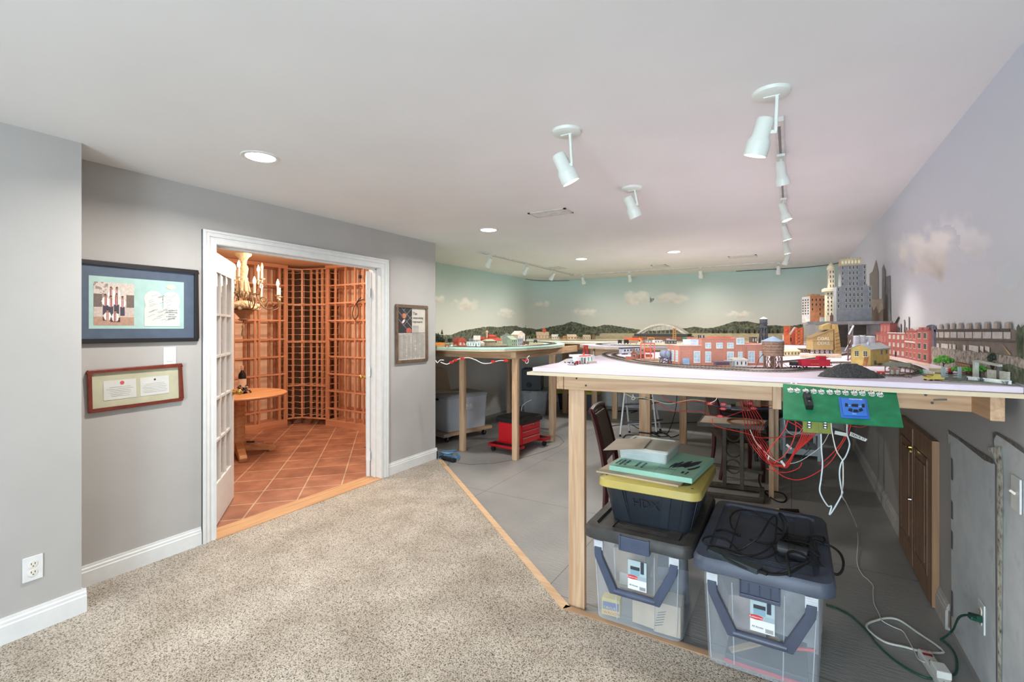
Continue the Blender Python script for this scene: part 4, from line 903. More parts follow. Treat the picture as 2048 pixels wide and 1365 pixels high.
def big_bin(label, loc, lidc, latchc, rz, closed):
    t = thing('storage_bin', label, 'storage bin', loc, rz); W, D, Hh = .46, .76, .44
    m = MB(); loft(m, [(rrect(W*.90, D*.93, .04), 0), (rrect(W*.91, D*.935, .045), .02), (rrect(W*.985, D*.99, .05), Hh-.05), (rrect(W, D, .05), Hh-.045), (rrect(W, D, .05), Hh)], True, False); m.build('clear_body', CLEARP, t, smooth=50)
    for x in (-.205, -.105, .09, .2): m = MB(); m.tube([(x*.93, -D*.468, .02), (x, -D*.497, Hh-.06)], .0025, 5); m.build('rib', clear((214, 222, 228), .45, .3, 'rib_plastic'), t)
    m = MB(); LW, LD = .53, .80
    loft(m, [(rrect(LW-.012, LD-.012, .05), Hh-.03), (rrect(LW, LD, .055), Hh-.026), (rrect(LW, LD, .055), Hh+.012), (rrect(LW-.02, LD-.02, .05), Hh+.028), (rrect(LW-.1, LD-.1, .04), Hh+.03), (rrect(LW-.115, LD-.115, .035), Hh+.018), (rrect(LW-.16, LD-.16, .03), Hh+.016)]); m.build('lid', lidc, t, smooth=35)
    m = MB()
    for x in (-.16, .16): m.box(x-.03, -.34, Hh+.014, x+.03, .34, Hh+.0225)
    for k in (0, 1, 2): m.tube([(p[0], p[1], Hh+.017) for p in rrect(LW-.2-.03*k, LD-.2-.03*k, .03)] + [(rrect(LW-.2-.03*k, LD-.2-.03*k, .03)[0][0], rrect(LW-.2-.03*k, LD-.2-.03*k, .03)[0][1], Hh+.017)], .002, 4)
    m.build('lid_ribs', lidc, t, bevel=.003)
    m = MB()
    if closed: m.box(-.07, -LD/2-.006, Hh-.052, .07, -LD/2+.05, Hh+.018); m.box(-.074, -LD/2-.009, Hh-.05, -.064, -LD/2+.05, Hh+.022); m.box(.064, -LD/2-.009, Hh-.05, .074, -LD/2+.05, Hh+.022)
    else:
        y = -LD/2+.012; m.box(-.075, y-.002, Hh-.10, .075, y+.014, Hh-.03); m.box(-.075, y-.012, Hh-.10, .075, y, Hh-.085); m.box(-.075, y-.012, Hh-.09, -.07, y, Hh-.03); m.box(.07, y-.012, Hh-.09, .075, y, Hh-.03)
        for x in (-.04, 0, .04): m.box(x-.002, y-.008, Hh-.09, x+.002, y, Hh-.04)
    m.build('latch', latchc, t, bevel=.003)
    y = -D/2-.012; m = MB(); zt = Hh-.075
    for s in (-1, 1):
        m.prism_y([(s*.20, zt+.01), (s*.165, zt+.01), (s*.16, zt-.03), (s*.085, .19), (s*.10, .165), (s*.12, .165), (s*.197, zt-.035)], y-.012, y+.01)
    m.cyl((-.1, y, .178), (.1, y, .178), .0155, n=12); m.build('carry_handle', latchc, t, smooth=40, bevel=.002)
    for s in (-1, 1):
        m = MB(); m.box(s*.182-.022, -D/2-.012, zt-.006, s*.182+.022, -D/2+.002, zt+.04); 
        for k in range(4): m.box(s*.182-.02, -D/2-.014, zt+k*.01, s*.182+.02, -D/2-.011, zt+k*.01+.004)
        m.build('handle_pivot', M((206, 210, 214), .4, name='pale_plastic'), t)
    m = MB(); ly = -D/2-.002; m.box(-.035, ly-.001, .205, .055, ly, .345); st = m.build('sticker', M((226, 228, 228), .5, name='sticker_white'), t)
    ax = (1, 0, 0); az = (0, 0, 1)
    def pic(s, q):
        if q < .36: return (232, 232, 230)
        if abs(s-.38) < .24 and .5 < q < .78: return (130, 168, 184) if q < .68 else (52, 56, 60)
        if .66 < s < .86 and .6 < q < .99: return (52, 58, 74)
        return (176, 196, 200) if q > .5 else (160, 178, 186)
    raster('sticker_photo', pic, (-.035, ly-.0015, .205), ax, az, .09, .14, 22, 34, st)
    m = MB(); m.add([(.0-.012+.028*math.cos(i*PI/10), ly-.002, .264+.010*math.sin(i*PI/10)) for i in range(20)], [tuple(range(20))]); m.build('red_oval_logo', M((206, 52, 58), .5, name='logo_red'), st)
    text('logo_text', 'Rubbermaid', .011, WHITE, (-.038, ly-.0026, .2605), ax, az, st); text('sticker_text', 'All Access', .010, INK, (-.028, ly-.0022, .222), ax, az, st)
    m = MB()
    for k in range(12): m.box(.022+k*.0024, ly-.0022, .21, .022+k*.0024+.0012, ly-.0018, .226)
    m.build('barcode', INK, st); return t
DKLID = noisy('dark_lid', [(.3, (44, 42, 40)), (.6, (62, 60, 58)), (.8, (84, 78, 72))], 14, .5, .1); BLUELID = noisy('blue_grey_lid', [(.3, (66, 72, 86)), (.7, (82, 90, 106))], 8, .45, .05)
BGREY = M((72, 82, 104), .4, 0, .05, name='blue_grey_plastic')
b1 = (-.648, 2.25+.40, .017); b2 = (-.112, 2.195+.40, .017)
big_bin('clear storage bin with a black lid, under the yellow-lidded tote', b1, DKLID, BGREY, .0, True)
big_bin('clear storage bin with a blue-grey lid covered in black cables', b2, BLUELID, M((74, 80, 98), .4, 0, .05, name='slate_plastic'), -.005, False)
CARD = M((178, 156, 132), .8, 0, .05, 8, name='cardboard'); CARD2 = M((196, 178, 154), .8, 0, .05, 8, name='cardboard_pale')
def loose_box(name, label, cat, loc, d, rz, mat, tilt=0, grp=None):
    t = thing(name, label, cat, (loc[0]+.01, loc[1]-.05, loc[2]), rz, grp); t.rotation_euler = (tilt, 0, rz); m = MB(); m.cbox((0, 0, d[2]/2), d); m.build('carton', mat, t, bevel=.002); return t
zb = .026
a = loose_box('cardboard_box', 'tan cardboard box leaning at the upper left inside the black-lidded clear bin', 'box', (-.74, 2.60, zb+.13), (.16, .3, .2), .1, CARD, .05)
m = MB(); m.box(-.05, -.153, .015, .02, -.1505, .075); m.build('paper_note', PAPER, a); text('note_mark', 'Y', .06, M((70, 150, 90), .6, name='green_marker'), (-.03, -.1535, .02), (1, .2, 0), (0, 0, 1), a)
loose_box('cardboard_box', 'tall cardboard box at the lower middle inside the black-lidded clear bin', 'box', (-.62, 2.46, zb), (.13, .17, .16), -.05, CARD2)
a = loose_box('cardboard_box', 'cardboard box with black print lines at the right inside the black-lidded clear bin', 'box', (-.52, 2.42, zb), (.12, .12, .145), .05, CARD2)
m = MB()
for k in range(6): m.bar((-.058+k*.003, -.0605, .03+k*.013), (-.02+k*.003, -.0605, .045+k*.013), .003, .001, up=(0, 1, 0))
m.build('print_lines', INK, a)
loose_box('cardboard_box', 'dark carton in clear wrap standing at the right inside the black-lidded clear bin', 'box', (-.545, 2.62, zb+.06), (.15, .15, .17), .2, M((86, 92, 104), .4, 0, .2, 12, name='dark_carton'))
loose_box('cardboard_box', 'plain cardboard box at the back inside the black-lidded clear bin', 'box', (-.70, 2.93, zb), (.3, .22, .26), .0, CARD)
a = loose_box('toy_box', 'small yellow and blue box with circus lettering inside the black-lidded clear bin', 'box', (-.80, 2.40, zb), (.09, .06, .085), .12, M((206, 190, 96), .5, 0, .05, name='toy_yellow'))
m = MB(); m.box(-.04, -.0315, .03, .04, -.0302, .068); m.build('blue_band', M((82, 96, 158), .5, name='toy_blue'), a)
text('toy_text', 'CIRCUS', .018, M((224, 214, 110), .5, name='toy_text_yellow'), (-.037, -.0325, .034), (1, 0, 0), (0, 0, 1), a); text('toy_text', 'WAGON', .021, M((200, 60, 80), .5, name='toy_text_red'), (-.038, -.0318, .008), (1, 0, 0), (0, 0, 1), a)
# in the blue lidded bin
t = thing('wood_strip', 'short wooden strip lying inside the blue-lidded clear bin', 'wood', (-.13, 2.31, .08)); m = MB(); m.bar((-.1, -.05, .0), (.08, .06, .05), .03, .008); m.build('strip', wood((150, 128, 90), (190, 164, 118), 'x', name='strip_wood', knots=False), t)
t = thing('red_tool_case', 'red edged flat case at the bottom of the blue-lidded clear bin', 'case', (-.12, 2.38, .027)); m = MB(); m.box(-.13, -.12, 0, .18, .2, .035); m.build('case_body', M((56, 52, 66), .5, name='case_dark'), t, bevel=.004); m = MB(); m.box(-.135, -.125, 0, .185, -.118, .014); m.build('red_edge', M((190, 52, 70), .5, name='case_red'), t)
t = thing('red_marker', 'red marker leaning at the right inside the blue-lidded clear bin', 'pen', (.03, 2.26, .17)); m = MB(); m.bar((-.05, 0, -.005), (.055, .01, .012), .016, .012); m.build('marker', M((216, 62, 58), .5, name='marker_red'), t, bevel=.004)
loose_box('cardboard_box', 'pinkish flat carton at the upper left inside the blue-lidded clear bin', 'box', (-.23, 2.62, zb), (.16, .3, .22), .3, M((176, 160, 156), .7, 0, .05, name='pinkish_card'))
loose_box('cardboard_box', 'grey carton at the upper right inside the blue-lidded clear bin', 'box', (.0, 2.72, zb), (.22, .3, .27), -.1, M((150, 152, 156), .7, 0, .08, name='grey_card'))
# ---- black tote with yellow lid
t = thing('tote', 'black tote with a yellow lid stacked on the black-lidded clear bin', 'storage bin', (-.622, 2.365+.29, .4725)); W, D, Hh = .475, .565, .215
BT = M((42, 47, 54), .4, 0, .08, 9, name='black_tote_plastic')
m = MB(); loft(m, [(rrect(W*.80, D*.82, .04), 0), (rrect(W*.82, D*.84, .045), .012), (rrect(W*.985, D*.985, .05), Hh)]); m.build('tote_body', BT, t, smooth=40)
m = MB()
for x0, x1, dx in ((-.17, -.125, .01), (.075, .12, -.006), (-.115, -.11, .0), (.17, .175, 0)):
    m.add([(x0*.83+dx, -D*.427, .012), (x1*.83+dx, -D*.427, .012), (x1, -D*.497, Hh-.03), (x0, -D*.497, Hh-.03), (x0*.83+dx, -D*.40, .012), (x1*.83+dx, -D*.40, .012), (x1, -D*.48, Hh-.03), (x0, -D*.48, Hh-.03)], [(0, 1, 2, 3), (0, 4, 5, 1), (1, 5, 6, 2), (2, 6, 7, 3), (3, 7, 4, 0)])
for y in (-.18, -.09, 0, .09, .18): m.add([(W*.414, y-.02, .012), (W*.414, y+.02, .012), (W*.499, y+.022, Hh-.02), (W*.499, y-.022, Hh-.02), (W*.40, y-.02, .012), (W*.40, y+.02, .012), (W*.48, y+.022, Hh-.02), (W*.48, y-.022, Hh-.02)], [(0, 1, 2, 3), (0, 4, 5, 1), (1, 5, 6, 2), (2, 6, 7, 3), (3, 7, 4, 0)])
m.build('ribs', BT, t, bevel=.003)
n = Vector((0, -.105*0+1, 0)); text('embossed_letters', 'HDX', .062, M((30, 33, 38), .55, name='emboss'), (-.075, -D*.475, .105), (1, 0, 0), (0, -.16, 1), t, .0015)
YEL = M((188, 170, 92), .45, 0, .04, 6, name='yellow_lid')
m = MB(); loft(m, [(rrect(W+.02, D+.02, .05), Hh-.03), (rrect(W+.035, D+.035, .055), Hh-.025), (rrect(W+.03, D+.03, .055), Hh+.012), (rrect(W-.01, D-.01, .05), Hh+.024), (rrect(W-.08, D-.08, .04), Hh+.024), (rrect(W-.095, D-.095, .035), Hh+.014)]); m.build('lid', YEL, t, smooth=35)
m = MB()
for sx in (-1, 1):
    for sy in (-1, 1): m.cyl((sx*(W/2-.025), sy*(D/2-.025), Hh+.0235), (sx*(W/2-.025), sy*(D/2-.025), Hh+.0245), .007, n=10)
m.build('lid_hole', BLACK, t)
zl = .4725+Hh+.0245
def slab(name, label, cat, pxs, z0, z1, mat, part, **k):
    pts = [pz(u, v, z1) for u, v in pxs]; c = sum(pts, Vector())/len(pts); c.z = z0
    t = thing(name, label, cat, c); m = MB(); m.prism([(p.x, p.y) for p in pts], z0, z1); m.build(part, mat, t, world=True, **k); return t, pts
slab('hardboard_sheet', 'thin tan board lying on the yellow tote lid under the mint foam', 'board', [(1192.5, 942), (1356.5, 971.5), (1364, 966.5), (1395, 935), (1240, 915)], zl, zl+.008, wood((176, 158, 134), (196, 180, 156), 'x', .5, .7, 'hardboard', False), 'sheet')
t, P4 = slab('foam_board', 'mint green foam board with dark print and a leaf mark, on the yellow tote', 'board', [(1218.5, 931), (1384, 958), (1428, 917), (1275, 892)], zl+.0085, zl+.034, M((156, 206, 184), .7, 0, .025, 5, name='mint_board'), 'foam_sheet')
a, bb, cc_, dd = P4; ex = (bb-a).normalized(); ey = (dd-a).normalized(); w = (bb-a).length; h = (dd-a).length; NAVY = M((40, 50, 72), .6, name='navy_print')
def on(s, q): return a + (bb-a)*s + (dd-a)*q + Vector((0, 0, .0006)) - t.location
ez = Vector((-ex.y, ex.x, 0))
for i, s in enumerate(['FOAMULAR', 'INSULATION', 'BOARD XPS', 'EXTRUDED', 'NGX-R5 1IN']):
    text('board_text', s, .019, NAVY, on(.035+.055*i if i < 3 else .06+.075*i, .30), -ez*.9, ex, t) if True else None
m = MB()
for s0, s1 in ((.55, .552), (.76, .762)): m.poly([on(s0, .0), on(s1, .0), on(s1, .36), on(s0, .36)])
m.poly([on(.55, .2), on(.76, .2), on(.76, .21), on(.55, .21)]); m.build('print_line', NAVY, t)
m = MB()
def leafp(pts): m.poly([on(s, q) for s, q in pts])
leafp([(.80, .38), (.84, .52), (.90, .63), (.97, .70), (.955, .55), (.90, .42), (.84, .33)]); leafp([(.74, .30), (.76, .45), (.82, .60), (.865, .64), (.85, .50), (.81, .36)]); leafp([(.695, .26), (.70, .42), (.75, .56), (.775, .57), (.755, .42), (.735, .30)]); leafp([(.67, .22), (.665, .34), (.69, .46), (.715, .5), (.70, .36)]); leafp([(.87, .30), (.93, .38), (.985, .5), (.99, .42), (.95, .32), (.9, .26)]); leafp([(.84, .12), (.845, .2), (.875, .19), (.87, .12)]); leafp([(.885, .10), (.90, .21), (.925, .2), (.905, .1)])
m.build('leaf_logo', NAVY, t)
# plastic box with paper on it
zbx = zl+.0345
c4 = [pz(u, v, zbx) for u, v in ((1237, 915.6), (1333.4, 930))]; e = (c4[1]-c4[0]); L = e.length; ang = math.atan2(e.y, e.x); dpt = .30
cen = (c4[0]+c4[1])/2 + Vector((-math.sin(ang), math.cos(ang), 0))*dpt/2
t = thing('plastic_box', 'small translucent white plastic box with a lid on the mint foam board', 'box', cen, ang)
MILK = clear((224, 232, 230), .72, .35, 'milky_plastic')
m = MB(); loft(m, [(rrect(L*.96, dpt*.96, .015), 0), (rrect(L, dpt, .018), .058)], True, False); m.build('box_body', MILK, t, smooth=40)
m = MB(); loft(m, [(rrect(L+.014, dpt+.014, .02), .052), (rrect(L+.016, dpt+.016, .02), .062), (rrect(L+.004, dpt+.004, .018), .069), (rrect(L-.03, dpt-.03, .015), .069), (rrect(L-.036, dpt-.036, .014), .064)]); m.build('box_lid', M((206, 206, 198), .5, 0, .05, 6, name='milky_lid'), t, smooth=35)
m = MB(); rr = random.Random(1)
for i in range(7): m.ball((rr.uniform(-.12, .12), rr.uniform(-.1, .1), .025), .024, 8)
m.build('contents', M((226, 234, 234), .6, name='white_bits'), t, smooth=60)
slab('paper_sheet', 'beige paper sheet lying crooked on the plastic box lid', 'paper', [(1206, 901), (1234.5, 877.6), (1303.7, 878), (1286, 898.5)], zbx+.0705, zbx+.0715, M((196, 186, 170), .8, 0, .03, 6, name='beige_paper'), 'sheet')
# ---- things on the blue lid
zt = .017+.44+.0235
def lidp(u, v, z=0): return pz(u, v, zt+z)
t = thing('power_adaptor', 'long slim black power adaptor on the blue-grey bin lid', 'adaptor', lidp(1470, 1118)); p, q = lidp(1421, 1101, .012), lidp(1520, 1142, .012)
m = MB(); m.bar(p, q, .05, .022); m.build('adaptor_body', M((52, 62, 66), .35, name='slate_case'), t, world=True, bevel=.003); m = MB(); m.bar(q, q+(q-p).normalized()*.03, .02, .012); m.build('plug_end', BLACK, t, world=True)
t = thing('train_transformer', 'black finned train power pack among the cables on the blue-grey lid', 'transformer', lidp(1590, 1110)); c = lidp(1588, 1105, .0); 
m = MB(); X = Matrix.Translation(c) @ Matrix.Rotation(-.12, 4, 'Z'); m.X = X; m.box(-.05, -.05, 0, .05, .12, .03); m.build('case', BLACK, t, world=True, bevel=.004)
m = MB(); m.X = X
for k in range(7): m.box(-.045, -.04+k*.022, .03, .045, -.03+k*.022, .044)
m.build('fins', M((36, 36, 40), .4, name='fin_black'), t, world=True)
m = MB(); m.X = X; m.cyl((-.052, -.075, .032), (.062, -.082, .032), .031, n=24); m.build('round_plug_body', M((40, 42, 46), .4, name='plug_black'), t, world=True, bevel=.004)
m = MB(); m.X = X
for x in (-.01, .012): m.cyl((x-.0004, -.078, .032), (x+.003, -.078, .032), .0318, n=24)
m.build('grip_ring', RUBBER, t, world=True)
def cord(name, label, pts, r, mat, cat='cable', grp=None, n=5, sub='cord'):
    c = sum((Vector(p) for p in pts), Vector())/len(pts); t = thing(name, label, cat, c, 0, grp)
    m = MB(); m.tube(smooth_path(pts, n), r, 6); m.build(sub, mat, t, world=True, smooth=80); return t
def lid_cord(label, pts, r=.0045): return cord('power_cable', label, [lidp(u, v, z) for u, v, z in pts], r, RUBBER)
lid_cord('black cable in a tall upright loop on the blue-grey lid', [(1521, 1141, .01), (1545, 1148, .008), (1560, 1146, .01), (1590, 1135, .04), (1615, 1124, .05), (1619, 1121, .045), (1612, 1128, .03), (1575, 1148, .012), (1530, 1148, .008), (1480, 1132, .012), (1445, 1112, .02), (1434, 1102, .014), (1442, 1100, .02), (1480, 1112, .03), (1520, 1108, .03), (1548, 1085, .05), (1553, 1050, .09), (1552, 1034, .11), (1540, 1040, .11), (1520, 1072, .08), (1490, 1095, .03), (1476, 1101, .01)])
lid_cord('black cable looping far to the left rim of the blue-grey lid', [(1476, 1101, .006), (1462, 1087, .008), (1448, 1077, .012), (1425, 1073, .016), (1408, 1077, .02), (1407, 1085, .02), (1425, 1092, .012), (1455, 1098, .01), (1490, 1111, .01), (1530, 1116, .02), (1565, 1098, .03), (1580, 1083, .03), (1625, 1081, .03), (1646, 1088, .02), (1648, 1076, .02), (1630, 1073, .03), (1600, 1077, .02), (1560, 1080, .02)])
lid_cord('black cable loop standing at the back of the blue-grey lid', [(1433, 1062, .006), (1450, 1061, .006), (1480, 1073, .006), (1464, 1055, .03), (1461, 1035, .055), (1476, 1022, .07), (1505, 1024, .06), (1540, 1045, .03), (1564, 1063, .012), (1572, 1070, .03), (1575, 1050, .09), (1566, 1032, .115), (1558, 1028, .11), (1566, 1045, .09), (1566, 1075, .04), (1552, 1086, .02), (1530, 1087, .01), (1500, 1080, .007)])
lid_cord('black cable hanging over the right side of the blue-grey lid', [(1580, 1154, .02), (1576, 1130, .05), (1574, 1110, .06), (1582, 1104, .06), (1600, 1107, .05), (1630, 1125, .02), (1660, 1143, -.01), (1675, 1150, -.02), (1685, 1140, -.01), (1686, 1120, .0), (1675, 1102, .006), (1650, 1088, .016), (1600, 1074, .03), (1568, 1073, .02)], .0055)
lid_cord('tangle of thinner black cable around the train power pack', [(1550, 1068, .03), (1575, 1072, .05), (1560, 1090, .045), (1590, 1100, .05), (1620, 1108, .04), (1638, 1125, .03), (1630, 1132, .03), (1590, 1126, .05), (1556, 1125, .03), (1548, 1100, .03), (1545, 1085, .01), (1600, 1090, .05), (1640, 1115, .03), (1620, 1090, .045), (1570, 1080, .05)], .003)
# cane on the floor
t = thing('walking_cane', 'walking cane with pale hooked handle lying on the grey floor behind the bins', 'cane', pz(1575, 1021)); 
m = MB(); m.tube(smooth_path([pz(1560, 1021, .014), pz(1554, 1021, .014), pz(1548, 1026, .014), pz(1547, 1034, .014)]), .013, 8); m.build('handle', wood((200, 150, 96), (222, 176, 122), 'x', name='cane_wood', knots=False), t, world=True, smooth=60)
m = MB(); m.tube([pz(1558, 1021, .014), pz(1597, 1022.5, .014)], .014, 10); m.build('shaft', M((34, 28, 26), .5, name='cane_dark'), t, world=True, smooth=60)
# ================================================================ green control panel on the table edge
A = pz(1566, 768, 1.262); Bq = pz(1791, 776.5, 1.262); Cq = pz(1807, 854, 1.150); Dq = pz(1566, 838, 1.150)
ex = (Bq-A).normalized(); dn = ((Dq-A)+(Cq-Bq))/2; dn = (dn - ex*dn.dot(ex)).normalized(); nn = -ex.cross(dn)
if nn.y > 0: nn = -nn
PW = ((Bq-A).length+(Cq-Dq).length)/2; PHh = (Dq-A).length
t = thing('control_panel', 'green control panel with a row of white switches on the table edge', 'control panel')
upv = -dn; zv = ex.cross(upv)
X = Matrix((ex, upv, zv)).transposed().to_4x4(); X.translation = A; t.matrix_world = X
GRN = noisy('green_painted_board', [(.3, (18, 104, 66)), (.6, (26, 122, 78)), (.75, (44, 136, 92))], 22, .5, .08)
def pl(u, v):                            # photo point -> panel coordinates
    d = Vector(ray(u, v)); o = Vector((0, 0, CZ)); s = (A-o).dot(zv)/d.dot(zv); w = o+d*s-A; return w.dot(ex), w.dot(upv)
m = MB(); kx = [pl(*p) for p in ((1566, 768), (1791, 776.5), (1807, 854), (1566, 838))]; m.prism([(x, y) for x, y in kx], -.006, 0); m.build('board', GRN, t)
for i, (u, v) in enumerate(((1581, 781), (1594.5, 782), (1611.5, 783), (1627.5, 783.5), (1642.5, 784.5), (1659.5, 785), (1675, 785.5), (1691, 786.5), (1708.5, 787), (1724.5, 787.5), (1743, 788.5), (1759.5, 790))):
    x, y = pl(u, v); m = MB(); m.X = Matrix.Translation((x, y, 0)) @ Matrix.Scale(.82, 4); m.box(-.009, -.011, 0, .009, .009, .004); m.box(-.006, -.016, 0, .006, .017, .0035)
    for sx, sy in ((-.009, .004), (.009, .004), (-.008, -.008), (.008, -.008)): m.cyl((sx, sy, 0), (sx, sy, .004), .0038, n=10)
    sw = m.build('toggle_switch', M((222, 220, 212), .5, name='switch_white'), t)
    m = MB(); m.X = Matrix.Translation((x, y, 0))
    for sx, sy in ((-.004, .010), (.004, .010), (0, -.0005)): m.box(sx-.002, sy-.003, .004, sx+.002, sy+.003, .0046)
    for k in (-.005, 0, .005): m.box(k-.0012, -.012, .0038, k+.0012, -.006, .0044)
    m.build('contact', M((86, 66, 62), .5, name='contact_brown'), sw)
    m = MB(); m.X = Matrix.Translation((x, y, 0)); m.cyl((0, -.002, .004), (.001, -.009, .016), .0028, n=8); m.build('lever', M((236, 234, 228), .4, name='lever_white'), sw)
x0, y1 = pl(1605, 793); x1, y0 = pl(1626, 821)
m = MB(); m.box(x0, y0, 0, x1, y1, .024); kb = m.build('throttle_box', BLACK, t, bevel=.002)
xc, yc = (x0+x1)/2, (y0+y1)/2; m = MB(); m.cyl((xc, yc+.004, .024), (xc, yc+.004, .034), .0085, .0075, n=18); m.build('knob', M((44, 44, 48), .4, name='knob_black'), kb, bevel=.001)
m = MB()
for yy in (y1-.006, yc-.014): m.cyl((xc, yy, .024), (xc, yy, .0248), .0035, n=10)
m.build('screw', STEEL, kb)
qd = [pl(*p) for p in ((1676, 797), (1733, 800), (1740, 840), (1682, 837))]; m = MB(); m.prism(qd, 0, .006); tc = m.build('throttle_pad', M((52, 104, 184), .35, 0, .02, name='blue_plastic'), t, bevel=.002)
cx_, cy_ = sum(p[0] for p in qd)/4, sum(p[1] for p in qd)/4; m = MB(); m.prism([(cx_+(x-cx_)*.82, cy_+(y-cy_)*.84) for x, y in qd], .006, .011); m.build('raised_face', M((60, 116, 200), .35, 0, .02, name='blue_face'), tc, bevel=.0015)
for pts in ([(1689, 812), (1694, 813), (1695, 818), (1689, 818)], [(1702, 814), (1715, 814), (1715, 819), (1702, 818)], [(1722, 814), (1728, 814), (1728, 820), (1723, 820)], [(1697, 822), (1704, 824), (1703, 829), (1695, 826)], [(1706, 825), (1714, 825.5), (1716, 830), (1705, 829)], [(1716, 824), (1722, 822), (1725, 826), (1718, 829)]):
    m = MB(); m.prism([pl(*p) for p in pts], .011, .0135); m.build('button', BLACK, tc)
xx, yy = pl(1697.5, 804); text('pad_text', 'MALCOMBE', .0075, WHITE, (xx, yy, .0112), (1, 0, 0), (0, 1, 0), tc)
for u, v, s in ((1696, 816.5, 'REV'), (1716, 818.5, 'FWD'), (1704, 833, 'BRAKE')): xx, yy = pl(u, v); text('pad_text', s, .004, WHITE, (xx, yy, .0112), (1, 0, 0), (0, 1, 0), tc)
m = MB()
for u, v in ((1583, 767.5), (1592, 767.8), (1759, 774.5), (1770, 775)): xx, yy = pl(u, v); m.X = Matrix.Translation((xx, yy, 0)); m.cyl((0, 0, 0), (0, 0, .003), .004, n=8)
m.build('screw', WHITE, t)
# circuit boards hanging below the panel
for lab, u0, u1, v0, v1 in (('green circuit board hanging under the control panel, left of the pair', 1606, 1637, 842, 867), ('green circuit board hanging under the control panel, right of the pair', 1638, 1663, 843, 869)):
    D = 1.88; t = thing('circuit_board', lab, 'circuit board', pd((u0+u1)/2, v1, D)); ps = [pd(u, v, D) for u, v in ((u0, v1-2), (u1, v1), (u1, v0), (u0, v0))]
    m = MB(); n = Vector((FW[0], FW[1], 0))*.002; m.add(ps+[p+n for p in ps], [(0, 1, 2, 3), (7, 6, 5, 4), (0, 4, 5, 1), (1, 5, 6, 2), (2, 6, 7, 3), (3, 7, 4, 0)]); m.build('board', M((150, 156, 80), .5, 0, .05, 40, name='pcb_green'), t, world=True)
    m = MB()
    for k in (0, 1, 2): c = pd((u0+u1)/2+(-3 if u0 < 1620 else 0), v0+3+k*5, D-.006); m.cbox(c, (.014, .01, .008))
    m.build('relay', BLACK, t, world=True)
    m = MB()
    for k in (0, 1, 2): c = pd((u0+u1)/2+(-3 if u0 < 1620 else 0), v0+3+k*5, D-.013); m.cbox(c, (.006, .003, .0035))
    m.build('terminal', CHROME, t, world=True)
# ================================================================ things under and behind the tables
# grey storage bin on a wooden dolly
A = pz(897, 866, .13); Bq = pz(975, 851, .13); e = (Bq-A); L = e.length; ang = math.atan2(e.y, e.x); ex = e.normalized(); ey = Vector((-ex.y, ex.x, 0)); dp = .50
cen = (A+Bq)/2+ey*dp/2
t = thing('dolly', 'low wooden dolly on casters carrying the large grey bin', 'dolly', (cen.x, cen.y, 0), ang)
m = MB(); m.box(-L/2-.02, -dp/2-.03, .085, L/2+.06, -dp/2+.04, .125); m.box(-L/2-.02, dp/2-.04, .085, L/2+.06, dp/2+.03, .125); m.build('frame_board', PINE_X, t)
for q in ((-L/2-.12, -dp/2-.06, .085, -L/2-.0, dp/2+.03, .125), (L/2+.0, -dp/2+.04, .085, L/2+.06, dp/2-.04, .125)): m = MB(); m.box(*q); m.build('end_block', M((150, 142, 132), .8, 0, .05, name='carpeted_block'), t, bevel=.006)
for sx in (-1, 1):
    for sy in (-1, 1):
        m = MB(); x, y = sx*(L/2-.02)-.02, sy*(dp/2-.03); m.cyl((x, y-.012, .034), (x, y+.012, .034), .034, n=18); w = m.build('caster', RUBBER, t, smooth=40)
        m = MB(); m.box(x-.02, y-.02, .075, x+.02, y+.02, .085); m.bar((x, y-.017, .08), (x, y-.017, .03), .014, .003); m.bar((x, y+.017, .08), (x, y+.017, .03), .014, .003); m.build('fork', STEEL, w)
GREYB = M((192, 196, 202), .45, 0, .03, 5, name='grey_bin_plastic')
t = thing('storage_bin', 'large grey storage bin on the wooden dolly under the mint-edged table', 'storage bin', (cen.x, cen.y, .127), ang); Hh = .46
m = MB(); loft(m, [(rrect(L*.97, dp*.92, .04), 0), (rrect(L*1.03, dp*1.02, .05), Hh)]); m.build('bin_body', GREYB, t, smooth=40)
m = MB(); loft(m, [(rrect(L*1.05, dp*1.05, .05), Hh-.03), (rrect(L*1.06, dp*1.06, .05), Hh), (rrect(L*.98, dp*.98, .05), Hh+.018)]); m.build('lid', M((170, 172, 174), .5, 0, .03, name='bin_lid_grey'), t, smooth=35)
m = MB(); m.box(-.05, -dp/2-.02, .27, .06, -dp/2-.0, .34); m.build('paper_label', M((210, 208, 204), .6, 0, .1, 40, name='bin_label'), t)
m = MB(); m.box(-L/2-.04, -.06, Hh-.06, -L/2-.015, .06, Hh-.035); m.build('handle', BLACK, t, bevel=.004)
t = thing('paper_sheet', 'large pale board lying on the grey bin lid, half behind the wall corner', 'board', (cen.x-.3, cen.y-.1, .607)); m = MB(); m.prism([(-.35, -.2), (.22, -.16), (.35, .1), (-.2, .22)], 0, .006); m.build('sheet', M((220, 208, 194), .7, 0, .03, name='pale_board'), t)
p = pz(872, 800, .0); t = thing('plywood_sheet', 'pale plywood piece leaning on the wall behind the grey bin', 'board', (XL+.14, 5.2, .0)); m = MB(); m.add([(0, -.3, .0), (0, .52, .0), (-.1, .36, .88), (-.1, -.3, .95), (.012, -.3, .0), (.012, .52, .0), (-.088, .36, .88), (-.088, -.3, .95)], [(0, 1, 2, 3), (7, 6, 5, 4), (0, 4, 5, 1), (1, 5, 6, 2), (2, 6, 7, 3), (3, 7, 4, 0)]); m.build('sheet', M((206, 190, 168), .7, 0, .04, 4, name='pale_ply'), t)
